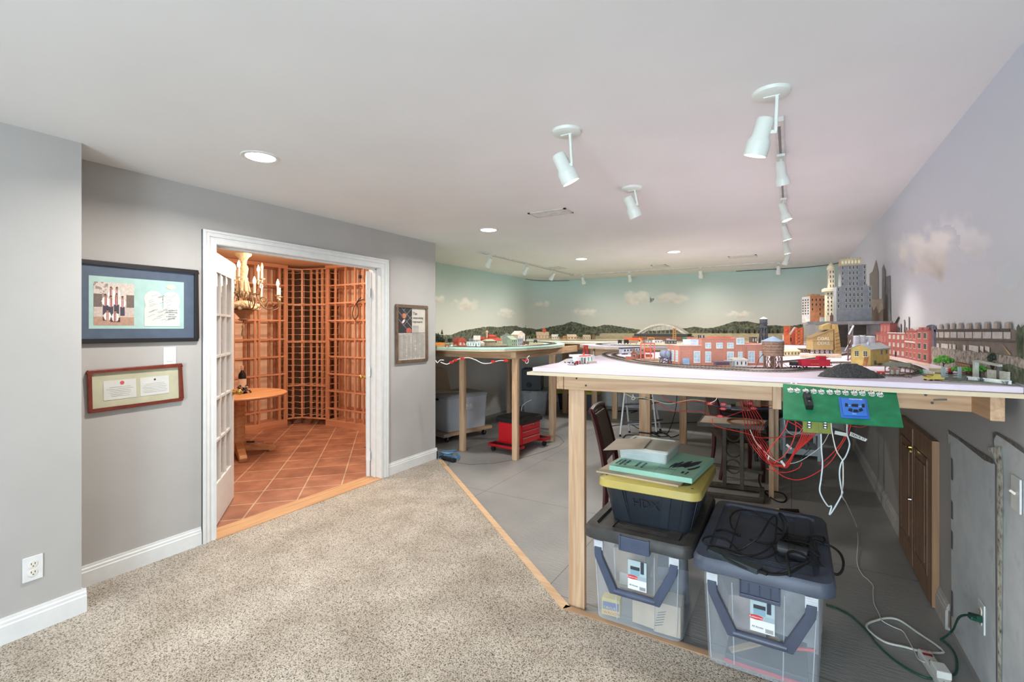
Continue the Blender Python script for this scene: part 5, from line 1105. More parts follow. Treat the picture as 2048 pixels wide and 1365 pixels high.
# clear bin with black box on it
A = pz(1037, 833, 0); t = thing('storage_bin', 'smaller clear grey storage bin by the far wall with a black box on it', 'storage bin', A+Vector((.12, .42, 0)), .35)
m = MB(); loft(m, [(rrect(.36, .48, .04), 0), (rrect(.44, .58, .05), .40)], True, False); m.build('bin_body', clear((178, 182, 184), .75, .2, 'grey_clear_plastic'), t, smooth=40)
m = MB(); loft(m, [(rrect(.46, .60, .05), .385), (rrect(.47, .61, .05), .40), (rrect(.45, .59, .05), .42)]); m.box(-.05, -.31, .37, .05, -.295, .42); m.build('lid', M((150, 152, 150), .5, 0, .05, name='grey_lid'), t, smooth=35)
t2 = thing('subwoofer', 'black loudspeaker box with a round port on the clear grey bin', 'speaker', A+Vector((.06, .40, .421)), .35)
m = MB(); m.box(-.17, -.19, 0, .17, .19, .36); m.build('cabinet', M((30, 30, 32), .5, 0, .05, name='speaker_black'), t2, bevel=.006); m = MB(); m.cyl((-.04, -.1905, .09), (-.04, -.196, .09), .045, .04, n=20); m.build('port', M((10, 10, 10), .6, name='port_black'), t2)
# black totes with yellow lids by the back wall
p = pz(1140, 822, 0); t = thing('tote', 'black tote with a yellow lid on the floor by the back wall', 'storage bin', p+Vector((.05, .30, 0)), .25)
m = MB(); loft(m, [(rrect(.66, .42, .04), 0), (rrect(.74, .48, .05), .32)]); m.build('tote_body', BT, t, smooth=40); m = MB(); loft(m, [(rrect(.77, .51, .05), .30), (rrect(.78, .52, .05), .34), (rrect(.70, .44, .05), .355)]); m.build('lid', M((206, 186, 50), .45, 0, .04, name='bright_yellow_lid'), t, smooth=35)
# red rolling work stool
A = pz(1042, 893, .09); Bq = pz(1080, 880, .09); e = Bq-A; L = e.length; ang = math.atan2(e.y, e.x); ex = e.normalized(); ey = Vector((-ex.y, ex.x, 0))
cen = (A+Bq)/2+ey*.17
t = thing('rolling_stool', 'red rolling mechanic stool with three drawers and a black padded seat', 'stool', (cen.x, cen.y, 0), ang)
RED = M((216, 34, 42), .3, 0, .03, 6, name='red_enamel'); RED2 = M((176, 22, 30), .35, 0, .03, name='red_enamel_dark')
m = MB(); m.box(-L/2, -.17, .10, L/2, .17, .345); m.build('cabinet', RED, t, bevel=.006)
for k in range(3):
    m = MB(); z0 = .115+k*.075; m.box(-L/2+.02, -.178, z0, L/2-.02, -.17, z0+.066); d = m.build('drawer', RED, t, bevel=.003)
    m = MB(); m.box(-L/2+.02, -.183, z0+.052, L/2-.02, -.172, z0+.060); m.build('drawer_pull', CHROME, d)
m = MB(); m.box(.02, -.1795, .30, .09, -.1785, .32); m.build('badge', M((36, 36, 38), .4, name='badge_black'), t); text('badge_text', 'CRAFTS', .012, WHITE, (.025, -.1798, .306), (1, 0, 0), (0, 0, 1), t)
m = MB(); loft(m, [(rrect(L+.05, .39, .03), .345), (rrect(L+.06, .40, .03), .36), (rrect(L+.06, .40, .03), .395), (rrect(L+.02, .36, .03), .41)]); m.build('seat_pad', M((34, 34, 36), .6, 0, .06, name='seat_vinyl'), t, smooth=40)
for s in (-1, 1):
    m = MB(); a, b = (-L/2-.16, -L/2-.01) if s < 0 else (L/2+.01, L/2+.15); m.box(a, -.23, .075, b, .2, .082); m.box(a, -.23, .075, a+.008, .2, .108); m.box(b-.008, -.23, .075, b, .2, .108); m.box(a, -.23, .075, b, -.222, .108); m.box(a, .192, .075, b, .2, .108); m.build('side_tray', RED2, t, bevel=.002)
    m = MB(); m.box(a+.01, -.22, .084, b-.01, .19, .096); m.build('tray_liner', RUBBER, t)
    for sy in (-1, 1):
        m = MB(); x = (a+b)/2; y = sy*.18; m.cyl((x-.011, y, .03), (x+.011, y, .03), .03, n=16); w = m.build('caster', RUBBER, t, smooth=40); m = MB(); m.bar((x-.014, y, .075), (x-.014, y, .03), .02, .003, up=(0, 1, 0)); m.bar((x+.014, y, .075), (x+.014, y, .03), .02, .003, up=(0, 1, 0)); m.build('fork', CHROME, w)
# step ladder
t = thing('step_ladder', 'small white folding step ladder standing behind the front train table', 'ladder', pz(1275, 868))
fl, fr = pz(1240, 874), pz(1313.5, 869); rl = pz(1259, 866); rr_ = rl+(fr-fl)*.88; top = 1.0
def up_(p, u, v): return pd(u, v, dep_of(p)+.12)
tl, tr = up_(fl, 1250, 780), up_(fr, 1304, 778); mid = (rl+rr_)/2-(fl+fr)/2
LW = M((206, 210, 210), .4, 0, .02, name='ladder_white'); LG = M((96, 98, 100), .6, 0, .05, name='ladder_grey')
for a, b, nm in ((fl, tl, 'front_leg'), (fr, tr, 'front_leg'), (rl, tl+Vector((0, .02, 0)), 'rear_leg'), (rr_, tr+Vector((0, .02, 0)), 'rear_leg')):
    m = MB(); m.tube([a, b], .0125, 10); m.build(nm, LW, t, world=True, smooth=60)
    m = MB(); m.cyl(a, a+(b-a).normalized()*.03, .0155, n=10); m.build('rubber_foot', RUBBER, t, world=True)
for f in (.26, .66):
    a, b = fl+(tl-fl)*f, fr+(tr-fr)*f; m = MB(); d = Vector((0.06, .2, 0)); m.add([a, b, b+d, a+d, a+Vector((0, 0, .02)), b+Vector((0, 0, .02)), b+d+Vector((0, 0, .02)), a+d+Vector((0, 0, .02))], [(3, 2, 1, 0), (4, 5, 6, 7), (0, 1, 5, 4), (1, 2, 6, 5), (2, 3, 7, 6), (3, 0, 4, 7)]); m.build('tread', LG, t, world=True, bevel=.004)
m = MB(); m.tube([rl+(tl-rl)*.2, rr_+(tr-rr_)*.2], .01, 8); m.build('rear_brace', LW, t, world=True)
# dining chairs
MAH = M((64, 26, 30), .3, 0, .12, 12, name='mahogany'); LEA = noisy('dark_leather', [(.35, (50, 42, 38)), (.65, (70, 60, 54))], 60, .4, .15)
def chair(label, loc, rz):
    t = thing('dining_chair', label, 'chair', loc, rz); t.scale = (.93, .93, .9)
    for s in (-1, 1):
        m = MB(); P = [(s*.20, .20, 0), (s*.20, .165, .22), (s*.20, .16, .46), (s*.195, .185, .65), (s*.19, .235, .86), (s*.19, .275, .985)]
        m.tube(smooth_path(P, 4), .02, 4, [.017+.008*math.sin(i/20*PI) for i in range(21)]); m.build('rear_leg', MAH, t)
        m = MB(); m.taper((s*.205, -.22), (.032, .032), (.042, .042), 0, .43); m.build('front_leg', MAH, t, bevel=.003)
    m = MB(); m.box(-.22, -.24, .41, .22, .18, .445); m.build('seat_rail', MAH, t, bevel=.004)
    m = MB(); loft(m, [(rrect(.46, .45, .04), .445), (rrect(.47, .46, .05), .47), (rrect(.42, .40, .05), .495)]); o = m.build('seat', LEA, t, smooth=40); o.location = (0, -.03, 0)
    def bp(x, z): return Vector((x, .16+.118*max(0, (z-.46)/.525)**1.3, z))
    m = MB(); m.tube([bp(x, .975+.018*math.cos(x/.2*PI/2)) for x in [-.2+.05*i for i in range(9)]], .024, 8); m.build('back_rail', MAH, t, smooth=50)
    m = MB(); m.bar(bp(-.185, .60), bp(.185, .60), .03, .05); m.build('back_rail', MAH, t)
    m = MB(); N = 8; vs = []; fs = []
    for off in (-.022, .022):
        for j in range(N+1):
            for i in range(2): vs.append(bp((-.165, .165)[i], .625+.325*j/N)+Vector((0, off, 0)))
    k = 2*(N+1)
    for j in range(N): fs += [(2*j, 2*j+1, 2*j+3, 2*j+2), (k+2*j+2, k+2*j+3, k+2*j+1, k+2*j), (2*j, 2*j+2, k+2*j+2, k+2*j), (2*j+1, k+2*j+1, k+2*j+3, 2*j+3)]
    fs += [(0, k, k+1, 1), (2*N, 2*N+1, k+2*N+1, k+2*N)]; m.add(vs, fs); m.build('backrest_pad', LEA, t, bevel=.01)
    return t
# first chair: back seen at a slant, standing left of the bins
p1, p2 = pd(1183, 657, 3.42), pd(1207, 657, 3.78); mid = (p1+p2)/2; e = (p2-p1).normalized(); ang = math.atan2(e.y, e.x)
n = Vector((math.sin(ang), -math.cos(ang), 0))
chair('dark mahogany dining chair with leather back, left of the stacked totes', (mid.x-(-n.x)*.25, mid.y-(-n.y)*.25, 0), ang)
p = pz(1432, 951); chair('dark mahogany dining chair partly hidden behind the iron-legged sewing table', (p.x+.16, p.y+.1, 0), ang+.25)
# sewing machine table with iron base
SD = 4.05; t = thing('sewing_table', 'old sewing table with a pale top and iron base of three rings', 'table', pz(1475, 985))
IRN = M((84, 78, 68), .55, .2, .1, 20, name='cast_iron'); zt = .63
cs = [pz(u, v, zt) for u, v in ((1396, 846), (1526, 854), (1536, 842), (1408, 831.5))]
m = MB(); m.prism([(c.x, c.y) for c in cs], zt-.012, zt); m.build('tabletop', wood((214, 196, 172), (232, 218, 198), 'x', .6, .5, 'pale_tabletop', False), t, world=True)
m = MB(); cc2 = sum(cs, Vector())/4
for a, b in zip(cs, cs[1:]+cs[:1]): m.bar(a-Vector((0, 0, .012)), b-Vector((0, 0, .012)), .014, .034)
m.build('edge_band', M((96, 92, 84), .5, 0, .08, name='dark_edge'), t, world=True)
b0, b1 = pz(1449, 973, .03), pz(1484, 979, .03); d = (b1-b0).normalized()
m = MB(); m.bar(b0-Vector((0, 0, .0)), Vector((b0.x, b0.y, zt-.02)), .022, .03, up=d); m.build('upright', IRN, t, world=True)
m = MB(); m.bar(b1, Vector((b1.x, b1.y, zt-.02)), .022, .03, up=d); m.build('upright', IRN, t, world=True)
c0 = (b0+b1)/2; R = (b1-b0).length/2-.012
for zc in (.165, .31, .455):
    m = MB(); c = Vector((c0.x, c0.y, zc+.06)); m.tube([c+d*R*math.cos(i*PI/12)+Vector((0, 0, R*math.sin(i*PI/12))) for i in range(25)], .0085, 6); m.build('ring', IRN, t, world=True, smooth=60)
for v0, v1, z in ((967, 981, .03), (989, 1003, .02)):
    m = MB(); a, b = pz(1414, v0, z), pz(1527, v1, z); m.bar(a, b, .04, .04); m.build('foot_rail', IRN, t, world=True, bevel=.006)
m = MB(); m.bar(pz(1524, 979, .03), pz(1524, 1001, .03), .04, .045); m.build('foot_end', IRN, t, world=True, bevel=.006)
r1 = pd(1469, 850, 4.6); m = MB(); a, b = pz(1415, 928, .12), pz(1527, 946, .12); m.bar(a, b, .025, .03); m.build('stretcher', IRN, t, world=True)
t = thing('wooden_hoop', 'round brown wooden hoop lying on the pale sewing table top', 'hoop', pz(1488, 846, zt))
m = MB(); c = Vector((0, 0, .009)); m.tube([(.135*math.cos(i*PI/16), .15*math.sin(i*PI/16), .009) for i in range(33)], .009, 6); m.build('hoop', M((134, 88, 60), .4, 0, .08, name='brown_hoop'), t, smooth=60)
# black round stool table behind it
c = pd(1498, 657, 5.55); t = thing('bar_stool', 'black stool with a thick round seat and splayed legs behind the sewing table', 'stool', (c.x, c.y, 0)); BKM = M((24, 24, 26), .4, 0, .05, name='black_metal')
m = MB(); m.lathe([(.0001, .47), (.33, .47), (.36, .49), (.365, .52), (.34, .54), (.0001, .54)], 36); m.build('seat', M((34, 34, 38), .5, 0, .06, name='black_vinyl'), t, smooth=40)
for k in range(4):
    a = math.radians(20+90*k); m = MB(); m.tube([(.16*math.cos(a), .16*math.sin(a), .47), (.27*math.cos(a), .27*math.sin(a), 0)], .017, 8); m.build('leg', BKM, t, smooth=60)
m = MB(); m.tube([(.225*math.cos(i*PI/12), .225*math.sin(i*PI/12), .22) for i in range(25)], .011, 6); m.build('foot_ring', BKM, t, smooth=60)
for nm, lab, u, v, d, mat in (('paper_stack', 'white papers on the round black stool under the front table', 1475, 812, (.2, .14, .02), PAPER), ('small_box', 'small tan box on the black stool under the front table', 1470, 806, (.08, .06, .06), CARD2), ('plastic_bag', 'pale crumpled plastic bag on the black stool', 1440, 810, (.12, .1, .05), M((206, 200, 196), .4, 0, .1, 30, name='pale_bag'))):
    p = pz(u, v, .672) if False else Vector((c.x+(u-1495)*.0045, c.y+(.1 if nm == 'small_box' else -.12), .5405)); t2 = thing(nm, lab, nm.split('_')[0] if nm != 'small_box' else 'box', p, .3); m = MB(); m.cbox((0, 0, d[2]/2), d); m.build('body', mat, t2, bevel=.004)
# white metal cart far right below the control panel
a, b = pz(1568, 905, .06), pz(1638, 912, .06); e = b-a; L = e.length; ang = math.atan2(e.y, e.x); t = thing('metal_shelf_cart', 'low white metal shelf cart under the table behind the hanging wires', 'shelf', ((a+b)/2).to_2d().to_3d(), ang); WM = M((196, 204, 206), .4, 0, .03, name='white_metal')
for x in (-L/2, L/2):
    for y in (0, .38): m = MB(); m.box(x-.015, y-.015, 0, x+.015, y+.015, .5); m.build('post', WM, t)
for z in (.05, .28, .47): m = MB(); m.box(-L/2, -.01, z, L/2, .39, z+(.07 if z < .1 else .028)); m.build('shelf', WM, t, bevel=.003)
t2 = thing('storage_crate', 'dark crate on the middle shelf of the white metal cart', 'crate', ((a+b)/2).to_2d().to_3d()+Vector((-math.sin(ang)*.18, math.cos(ang)*.18, .309)), ang); m = MB(); m.box(-.16, -.12, 0, .16, .12, .13); m.build('crate_body', M((44, 46, 50), .5, name='crate_dark'), t2, bevel=.006)
# floor cables
def fcord(name, label, pts, r, mat, z=.006, cat='cable'): return cord(name, label, [pz(u, v, z) for u, v in pts], r, mat, cat)
fcord('power_cable', 'black cable on the grey floor running past the step ladder', [(1215, 855), (1235, 851), (1262, 850), (1280, 858), (1300, 850), (1335, 847), (1390, 845), (1440, 846)], .005, RUBBER)
fcord('power_cable', 'heap of black cable on the floor behind the white plastic box', [(1246, 876), (1255, 870), (1285, 872), (1305, 866), (1320, 873), (1308, 868), (1318, 864), (1336, 872), (1312, 874), (1300, 868), (1330, 867), (1342, 875), (1358, 870), (1365, 868)], .006, RUBBER, .012)
fcord('power_cable', 'black cable coil on the floor beside the iron sewing table foot', [(1519, 945), (1518, 965), (1530, 985), (1548, 1000), (1565, 1005), (1573, 998), (1566, 988), (1550, 984), (1530, 982)], .005, RUBBER)
t = cord('power_cable', 'black cable hanging straight down behind the front table apron', [pd(1354, 788, 6.3), pd(1352, 815, 6.3), pd(1346, 840, 6.25), pd(1338, 862, 6.2), pz(1334, 868, .006)], .005, RUBBER)
fcord('network_cable', 'bundle of blue network cable on the grey floor at the wall end', [(878, 913), (879, 905), (890, 908), (905, 905), (917, 909), (919, 916), (912, 919), (905, 912), (890, 913), (880, 918), (895, 908), (910, 906), (918, 913), (906, 916), (884, 904), (896, 903), (912, 901)], .006, M((70, 140, 190), .45, 0, .04, name='blue_cable'), .02)
cord('network_cable', 'pale blue cable loop standing up from the blue bundle at the wall end', [pz(879, 905, .02), pz(884, 905, .07), pz(889, 906, .13), pz(895, 907, .16), pz(901, 907, .13), pz(904, 906, .05), pz(905, 905, .02)], .005, M((164, 192, 206), .45, 0, .03, name='pale_blue_cable'))
a, b = pz(881, 915, .02), pz(910, 922, .02); t = thing('power_strip', 'black power strip on the grey floor under the blue cables', 'power strip', (a+b)/2); m = MB(); m.bar(a, b, .05, .036); m.build('strip_body', BLACK, t, world=True, bevel=.006)
m = MB(); e = (b-a)/5
for k in (1, 2, 3, 4): m.cbox(a+e*k+Vector((0, 0, .0185)), (.016, .02, .001))
m.build('socket', M((70, 70, 72), .5, name='socket_grey'), t, world=True)
t = thing('fan_heater', 'white thin cable sticking up behind the red rolling stool', 'cable', pz(1044, 820)); t.name = 'loose_wire'; m = MB(); m.tube(smooth_path([pd(1043, 822, 6.2), pd(1044, 814, 6.2), pd(1050, 807, 6.2), pd(1063, 800, 6.2)]), .004, 6); m.build('wire', M((226, 222, 214), .5, name='white_wire'), t, world=True)
fcord('power_cable', 'short black cable on the floor by the back wall baseboard', [(1210, 822), (1220, 820), (1230, 823), (1262, 822), (1275, 822), (1262, 826)], .008, RUBBER)
# ---- extension cord, power strip and white leads at the lower right
GC = M((24, 74, 58), .45, 0, .05, name='green_cable')
o = px_(1963, 1238, XR-.03); 
t = cord('extension_cord', 'dark green extension cord from the right wall outlet across the floor', [px_(1955, 1237, XR-.035), px_(1938, 1231, XR-.05), px_(1918, 1236, XR-.06)] + [pz(u, v, z) for u, v, z in ((1905, 1262, .05), (1885, 1278, .012), (1882, 1281, .008), (1892, 1287, .006), (1908, 1305, .006), (1914, 1328, .006), (1908, 1350, .006), (1870, 1358, .006), (1840, 1352, .006), (1790, 1322, .006), (1755, 1290, .006), (1735, 1265, .006), (1705, 1235, .006), (1680, 1220, .006), (1652, 1210, .006))], .0045, GC)
m = MB(); a, b = px_(1938, 1232, XR-.05), px_(1966, 1240, XR-.006); m.bar(a, b, .026, .024); m.build('plug', GC, t, world=True, bevel=.005)
a, b = pz(1848, 1308, .02), pz(1888, 1368, .02); d = (b-a).normalized(); b = a+d*.34
t = thing('power_strip', 'white power strip on the dark floor at the lower right corner', 'power strip', (a+b)/2); m = MB(); m.bar(a, b, .048, .036); m.build('strip_body', M((214, 214, 208), .45, 0, .02, name='white_plastic'), t, world=True, bevel=.004)
s = d.cross(Vector((0, 0, 1))).normalized(); zz = Vector((0, 0, .0188))
m = MB(); m.bar(a+d*.03+zz, a+d*.045+zz, .034, .003); m.build('rocker_switch', M((150, 40, 52), .4, name='switch_red'), t, world=True)
text('strip_text', 'ACE', .014, M((196, 50, 60), .5, name='print_red'), a+d*.012-s*.014*-1+zz-t.location, -s if (-s).x > 0 else s, -d, t)
m = MB()
for k in range(4):
    for q in (-.007, .007): m.bar(a+d*(.075+.045*k)+s*q+zz, a+d*(.085+.045*k)+s*q+zz, .002, .001)
m.build('socket', BLACK, t, world=True)
t2 = thing('plug_adaptor', 'white plug adaptor on the white power strip', 'adaptor', a+d*.15); m = MB(); m.bar(a+d*.13+Vector((0, 0, .034)), a+d*.2+Vector((0, 0, .034)), .05, .03); m.build('adaptor_body', M((222, 222, 216), .4, 0, .02, name='adaptor_white'), t2, world=True, bevel=.004)
WC = M((206, 206, 196), .5, 0, .03, name='white_cable')
fcord('power_cable', 'thick off-white cable loop beside the white power strip', [(1848, 1306), (1880, 1307), (1886, 1303), (1868, 1288), (1835, 1266), (1800, 1242), (1775, 1237), (1745, 1244), (1733, 1252), (1742, 1266), (1770, 1285), (1810, 1295), (1835, 1302), (1848, 1303)], .0055, WC, .007)
pts = [pz(1858, 1328, .03), pz(1838, 1320, .02), pz(1828, 1302, .012), pz(1815, 1278, .006), pz(1805, 1263, .006), pz(1785, 1254, .006), pz(1764, 1242, .012), pz(1758, 1228, .006), pz(1748, 1207, .006), pz(1746, 1185, .006), pz(1746, 1172, .006), pz(1736, 1160, .006), pz(1724, 1149, .008), pz(1714, 1124, .01), pz(1716, 1080, .02), pz(1712, 1050, .03)]
# hanging white leads from the panel (they hang in the plane of the panel front)
LD = 1.86
hp = lambda L, D=LD: [pd(u, v, D) for u, v in L]
q0 = pd(1683, 990, LD)
cord('power_cable', 'thin white lead running from the panel loop down across the dark floor', pts + [pd(1694, 1010, 2.6), pd(1684, 992, LD), pd(1686, 970, LD), pd(1686, 930, LD), pd(1684, 920, LD), pd(1672, 900, LD), pd(1664, 864, LD), pd(1662, 845, LD)], .0022, M((222, 218, 210), .5, 0, .02, name='cream_lead'))
cord('power_cable', 'pale blue-white lead looping down below the control panel', hp([(1694, 848), (1694, 868), (1699, 890), (1692, 912), (1682, 928), (1679, 950), (1683, 980), (1685, 985), (1681, 995), (1668, 1018), (1659, 1030), (1663, 1013), (1655, 1012), (1640, 985), (1642, 960), (1645, 930), (1643, 900), (1642, 868)]), .0028, M((196, 208, 212), .45, 0, .02, name='bluish_lead'))
# ================================================================ model railway scenery
PANE = M((176, 196, 206), .25, 0, .08, 60, name='model_window_pane'); DPANE = M((64, 66, 66), .3, 0, .1, 60, name='dark_window_pane'); WFR = M((226, 226, 220), .5, name='model_window_frame')
_wm = {}
def win(t, x, z, w, h, face=0, D=0, W=0, frame=WFR, pane=PANE, bars=True, name='window'):
    """window part on the front (0), left (1) or right (2) wall of a model building"""
    k = (round(w, 4), round(h, 4), face, frame.name, pane.name, bars)
    if k not in _wm:
        m = MB(); f = min(w, h)*.1; m.box(-w/2-f, -.002, -h/2-f, w/2+f, .001, h/2+f); m.m = 1; m.box(-w/2, -.0026, -h/2, w/2, 0, h/2); m.m = 0
        if bars:
            m.box(-f*.3, -.0032, -h/2, f*.3, 0, h/2)
            n = max(1, int(h/w*1.5))
            for i in range(1, n+1): zz = -h/2+h*i/(n+1); m.box(-w/2, -.0032, zz-f*.25, w/2, 0, zz+f*.25)
        m.m = 2; m.box(-w/2-f*1.3, -.004, -h/2-f*1.6, w/2+f*1.3, .001, -h/2-f*.8)
        o = m.build(name, [frame, pane, frame], t); _wm[k] = o.data
    else:
        o = bpy.data.objects.new(name, _wm[k]); C.objects.link(o); o.parent = t
    if face == 0: o.location = (x, 0, z)
    elif face == 1: o.location = (0, x, z); o.rotation_euler = (0, 0, -PI/2)
    else: o.location = (W, x, z); o.rotation_euler = (0, 0, PI/2)
    return o
def bld(name, label, L, R, vT, D, zt, wall, roof=None, kind='flat', rh=.02, nx=0, ny=0, ww=.3, wh=.5, door=None, cat='model building', frame=WFR, pane=PANE, side=0, ov=.004, base0=None, grp=None, bars=False):
    a, b = pz(L[0], L[1], zt), pz(R[0], R[1], zt)
    if base0 is not None: a, b = base0
    e = b-a; W = e.length; ang = math.atan2(e.y, e.x); Hh = (L[1]-vT)*dep_of(a)/FPX
    t = thing(name, label, cat, a, ang, grp)
    m = MB(); m.box(0, 0, 0, W, D, Hh)
    if kind == 'gx': m.add([(0, 0, Hh), (0, D, Hh), (0, D/2, Hh+rh), (W, 0, Hh), (W, D, Hh), (W, D/2, Hh+rh)], [(0, 1, 2), (3, 5, 4), (0, 3, 4, 1), (0, 2, 5, 3), (1, 4, 5, 2)])
    if kind == 'gy': m.add([(0, 0, Hh), (W, 0, Hh), (W/2, 0, Hh+rh), (0, D, Hh), (W, D, Hh), (W/2, D, Hh+rh)], [(0, 1, 2), (3, 5, 4), (0, 3, 4, 1), (0, 2, 5, 3), (1, 4, 5, 2)])
    m.build('wall', wall, t)
    if roof is not None:
        m = MB(); th = max(.003, Hh*.04)
        if kind == 'flat': m.box(-ov, -ov, Hh, W+ov, D+ov, Hh+th)
        elif kind == 'shed': m.add([(-ov, -ov, Hh), (W+ov, -ov, Hh), (W+ov, D+ov, Hh+rh), (-ov, D+ov, Hh+rh), (-ov, -ov, Hh+th), (W+ov, -ov, Hh+th), (W+ov, D+ov, Hh+rh+th), (-ov, D+ov, Hh+rh+th)], [(3, 2, 1, 0), (4, 5, 6, 7), (0, 1, 5, 4), (1, 2, 6, 5), (2, 3, 7, 6), (3, 0, 4, 7)])
        elif kind == 'gx':
            for s in (0, 1): y = -ov if s == 0 else D+ov; z = Hh-rh*ov/(D/2); m.add([(-ov, y, z), (W+ov, y, z), (W+ov, D/2, Hh+rh), (-ov, D/2, Hh+rh), (-ov, y, z+th), (W+ov, y, z+th), (W+ov, D/2, Hh+rh+th), (-ov, D/2, Hh+rh+th)], [(3, 2, 1, 0), (4, 5, 6, 7), (0, 1, 5, 4), (1, 2, 6, 5), (2, 3, 7, 6), (3, 0, 4, 7)])
        else:
            for s in (0, 1): x = -ov if s == 0 else W+ov; z = Hh-rh*ov/(W/2); m.add([(x, -ov, z), (x, D+ov, z), (W/2, D+ov, Hh+rh), (W/2, -ov, Hh+rh), (x, -ov, z+th), (x, D+ov, z+th), (W/2, D+ov, Hh+rh+th), (W/2, -ov, Hh+rh+th)], [(3, 2, 1, 0), (4, 5, 6, 7), (0, 1, 5, 4), (1, 2, 6, 5), (2, 3, 7, 6), (3, 0, 4, 7)])
        m.build('roof', roof, t)
    for j in range(ny):
        for i in range(nx):
            if door and j == 0 and i == door-1: continue
            win(t, W*(i+.5)/nx, Hh*(j+.55)/ny, W/nx*ww, Hh/ny*wh, 0, frame=frame, pane=pane, bars=bars)
        for i in range(side): win(t, D*(i+.5)/side, Hh*(j+.55)/ny, D/side*ww, Hh/ny*wh, 1, frame=frame, pane=pane, bars=bars)
    if door:
        m = MB(); w = W/max(1, nx)*.4; x = W*(door-.5)/max(1, nx); m.box(x-w/2, -.003, 0, x+w/2, 0, Hh/max(1, ny)*.7); m.build('door', M((92, 70, 58), .6, name='model_door'), t)
    t['_'] = 0; del t['_']
    return t, W, Hh, D
def C3(*c): return M(c, .75, 0, .07, 30, name='model_paint')
def tree(label, u, v, vT, zt, rad, mat, kind=0, trunk=(70, 52, 40)):
    p = pz(u, v, zt); h = (v-vT)*dep_of(p)/FPX; t = thing('model_tree', label, 'model tree', p); rr = random.Random(int(u*7))
    m = MB(); m.cyl((0, 0, 0), (0, 0, h*.55), h*.04, h*.03, n=6)
    if kind == 0:
        for k in range(5): a = rr.uniform(0, 6.3); m.tube([(0, 0, h*.3), (rad*.5*math.cos(a), rad*.5*math.sin(a), h*.6)], h*.018, 4)
    m.build('trunk', C3(*trunk), t)
    m = MB()
    if kind == 0:
        for k in range(70):
            a = rr.uniform(0, 2*PI); b = rr.uniform(-.35, 1); q = rad*math.sqrt(max(0, 1-max(0, b)**2))*rr.uniform(.6, 1); m.m = rr.choice([0, 0, 1]); m.ball((q*math.cos(a), q*math.sin(a), h*.62+b*h*.3), rad*rr.uniform(.16, .26), 6)
    else:
        for k in range(5): z = h*(.12+.17*k); m.m = k % 2; m.lathe([(.0001, z), (rad*(1-.18*k), z), (rad*.12, z+h*.26), (.0001, z+h*.27)], 9)
    m.build('foliage', mat, t); return t
GREEN = [noisy('tree_green', [(.3, (52, 104, 34)), (.6, (92, 160, 60)), (.8, (150, 196, 110))], 120, .8, .4), C3(112, 178, 70)]; DGREEN = [noisy('tree_dark', [(.3, (26, 36, 28)), (.7, (58, 68, 50))], 120, .8, .4), C3(44, 54, 40)]; MGREEN = [noisy('tree_mid', [(.3, (50, 70, 40)), (.7, (100, 116, 72))], 120, .8, .4), C3(74, 92, 56)]
BALL = noisy('track_ballast', [(.35, (96, 90, 88)), (.5, (132, 126, 120)), (.65, (160, 152, 146))], 260, .9, .4)
BALL2 = noisy('brown_ballast', [(.35, (84, 72, 64)), (.6, (120, 104, 92))], 260, .9, .4)
RAILM = M((120, 104, 92), .35, .7, name='model_rail')
def rail(name, label, pts, zt, wd=.042, mat=None, n=6, closed=False):
    pts = [Vector((p.x, p.y, 0)) for p in pts]; P = smooth_path(pts, n); c = sum(P, Vector())/len(P); c.z = zt
    t = thing('toy_train_track', label, 'train track', c); 
    def off(d): 
        out = []
        for i, p in enumerate(P):
            e = (P[min(i+1, len(P)-1)]-P[max(i-1, 0)]).normalized(); out.append(p+Vector((-e.y, e.x, 0))*d)
        return out
    A, B = off(wd/2), off(-wd/2); A2, B2 = off(wd*.36), off(-wd*.36); m = MB(); k = len(P)
    vs = [a+Vector((0, 0, zt+.0004)) for a in A]+[a+Vector((0, 0, zt+.005)) for a in A2]+[a+Vector((0, 0, zt+.005)) for a in B2]+[a+Vector((0, 0, zt+.0004)) for a in B]
    m.add(vs, [(r*k+i, r*k+i+1, (r+1)*k+i+1, (r+1)*k+i) for r in range(3) for i in range(k-1)]); m.build('ballast', mat or BALL, t, world=True)
    m = MB(); acc = 0
    for i in range(k-1):
        seg = (P[i+1]-P[i]); acc += seg.length
        if acc > .009:
            acc = 0; e = seg.normalized(); s = Vector((-e.y, e.x, 0)); p = P[i]+Vector((0, 0, zt+.0058)); m.bar(p-s*.0145, p+s*.0145, .0034, .0016)
    m.build('tie', M((70, 58, 50), .8, 0, .1, name='tie_brown'), t, world=True) if m.v else None
    for s in (-1, 1): m = MB(); m.tube([q+Vector((0, 0, zt+.0078)) for q in off(s*.0083)], .0011, 4); m.build('rail', RAILM, t, world=True)
    return t
def px3(L, z): return [pz(u, v, z) for u, v in L]
# ---- tracks
rail('t', 'front curve of toy train track nearest the table edge, lilac table', px3([(1640, 741), (1560, 745), (1450, 741), (1350, 735.5), (1290, 729.5), (1245, 722), (1217, 715), (1208, 710), (1220, 706), (1250, 703.5), (1300, 701)], ZF), ZF, .046, n=14)
rail('t', 'inner parallel toy train track behind the front curve, lilac table', px3([(1700, 739), (1560, 738.5), (1450, 736.5), (1350, 731.5), (1296, 726.5), (1258, 720), (1234, 714.5), (1228, 710.5), (1240, 707), (1262, 705), (1300, 703)], ZF), ZF, .046, n=14)
rail('t', 'toy train track in a tight curve at the right end, behind the wooden station', px3([(1600, 730), (1680, 727), (1740, 729), (1790, 735), (1826, 741), (1838, 746), (1822, 752), (1790, 754), (1740, 752)], ZF), ZF, .044, n=14)
rail('t', 'toy train siding running back past the brick warehouse', px3([(1850, 745), (1830, 735), (1800, 727), (1778, 722), (1740, 716), (1712, 712), (1690, 710)], ZF), ZF, .044, BALL2, n=14)
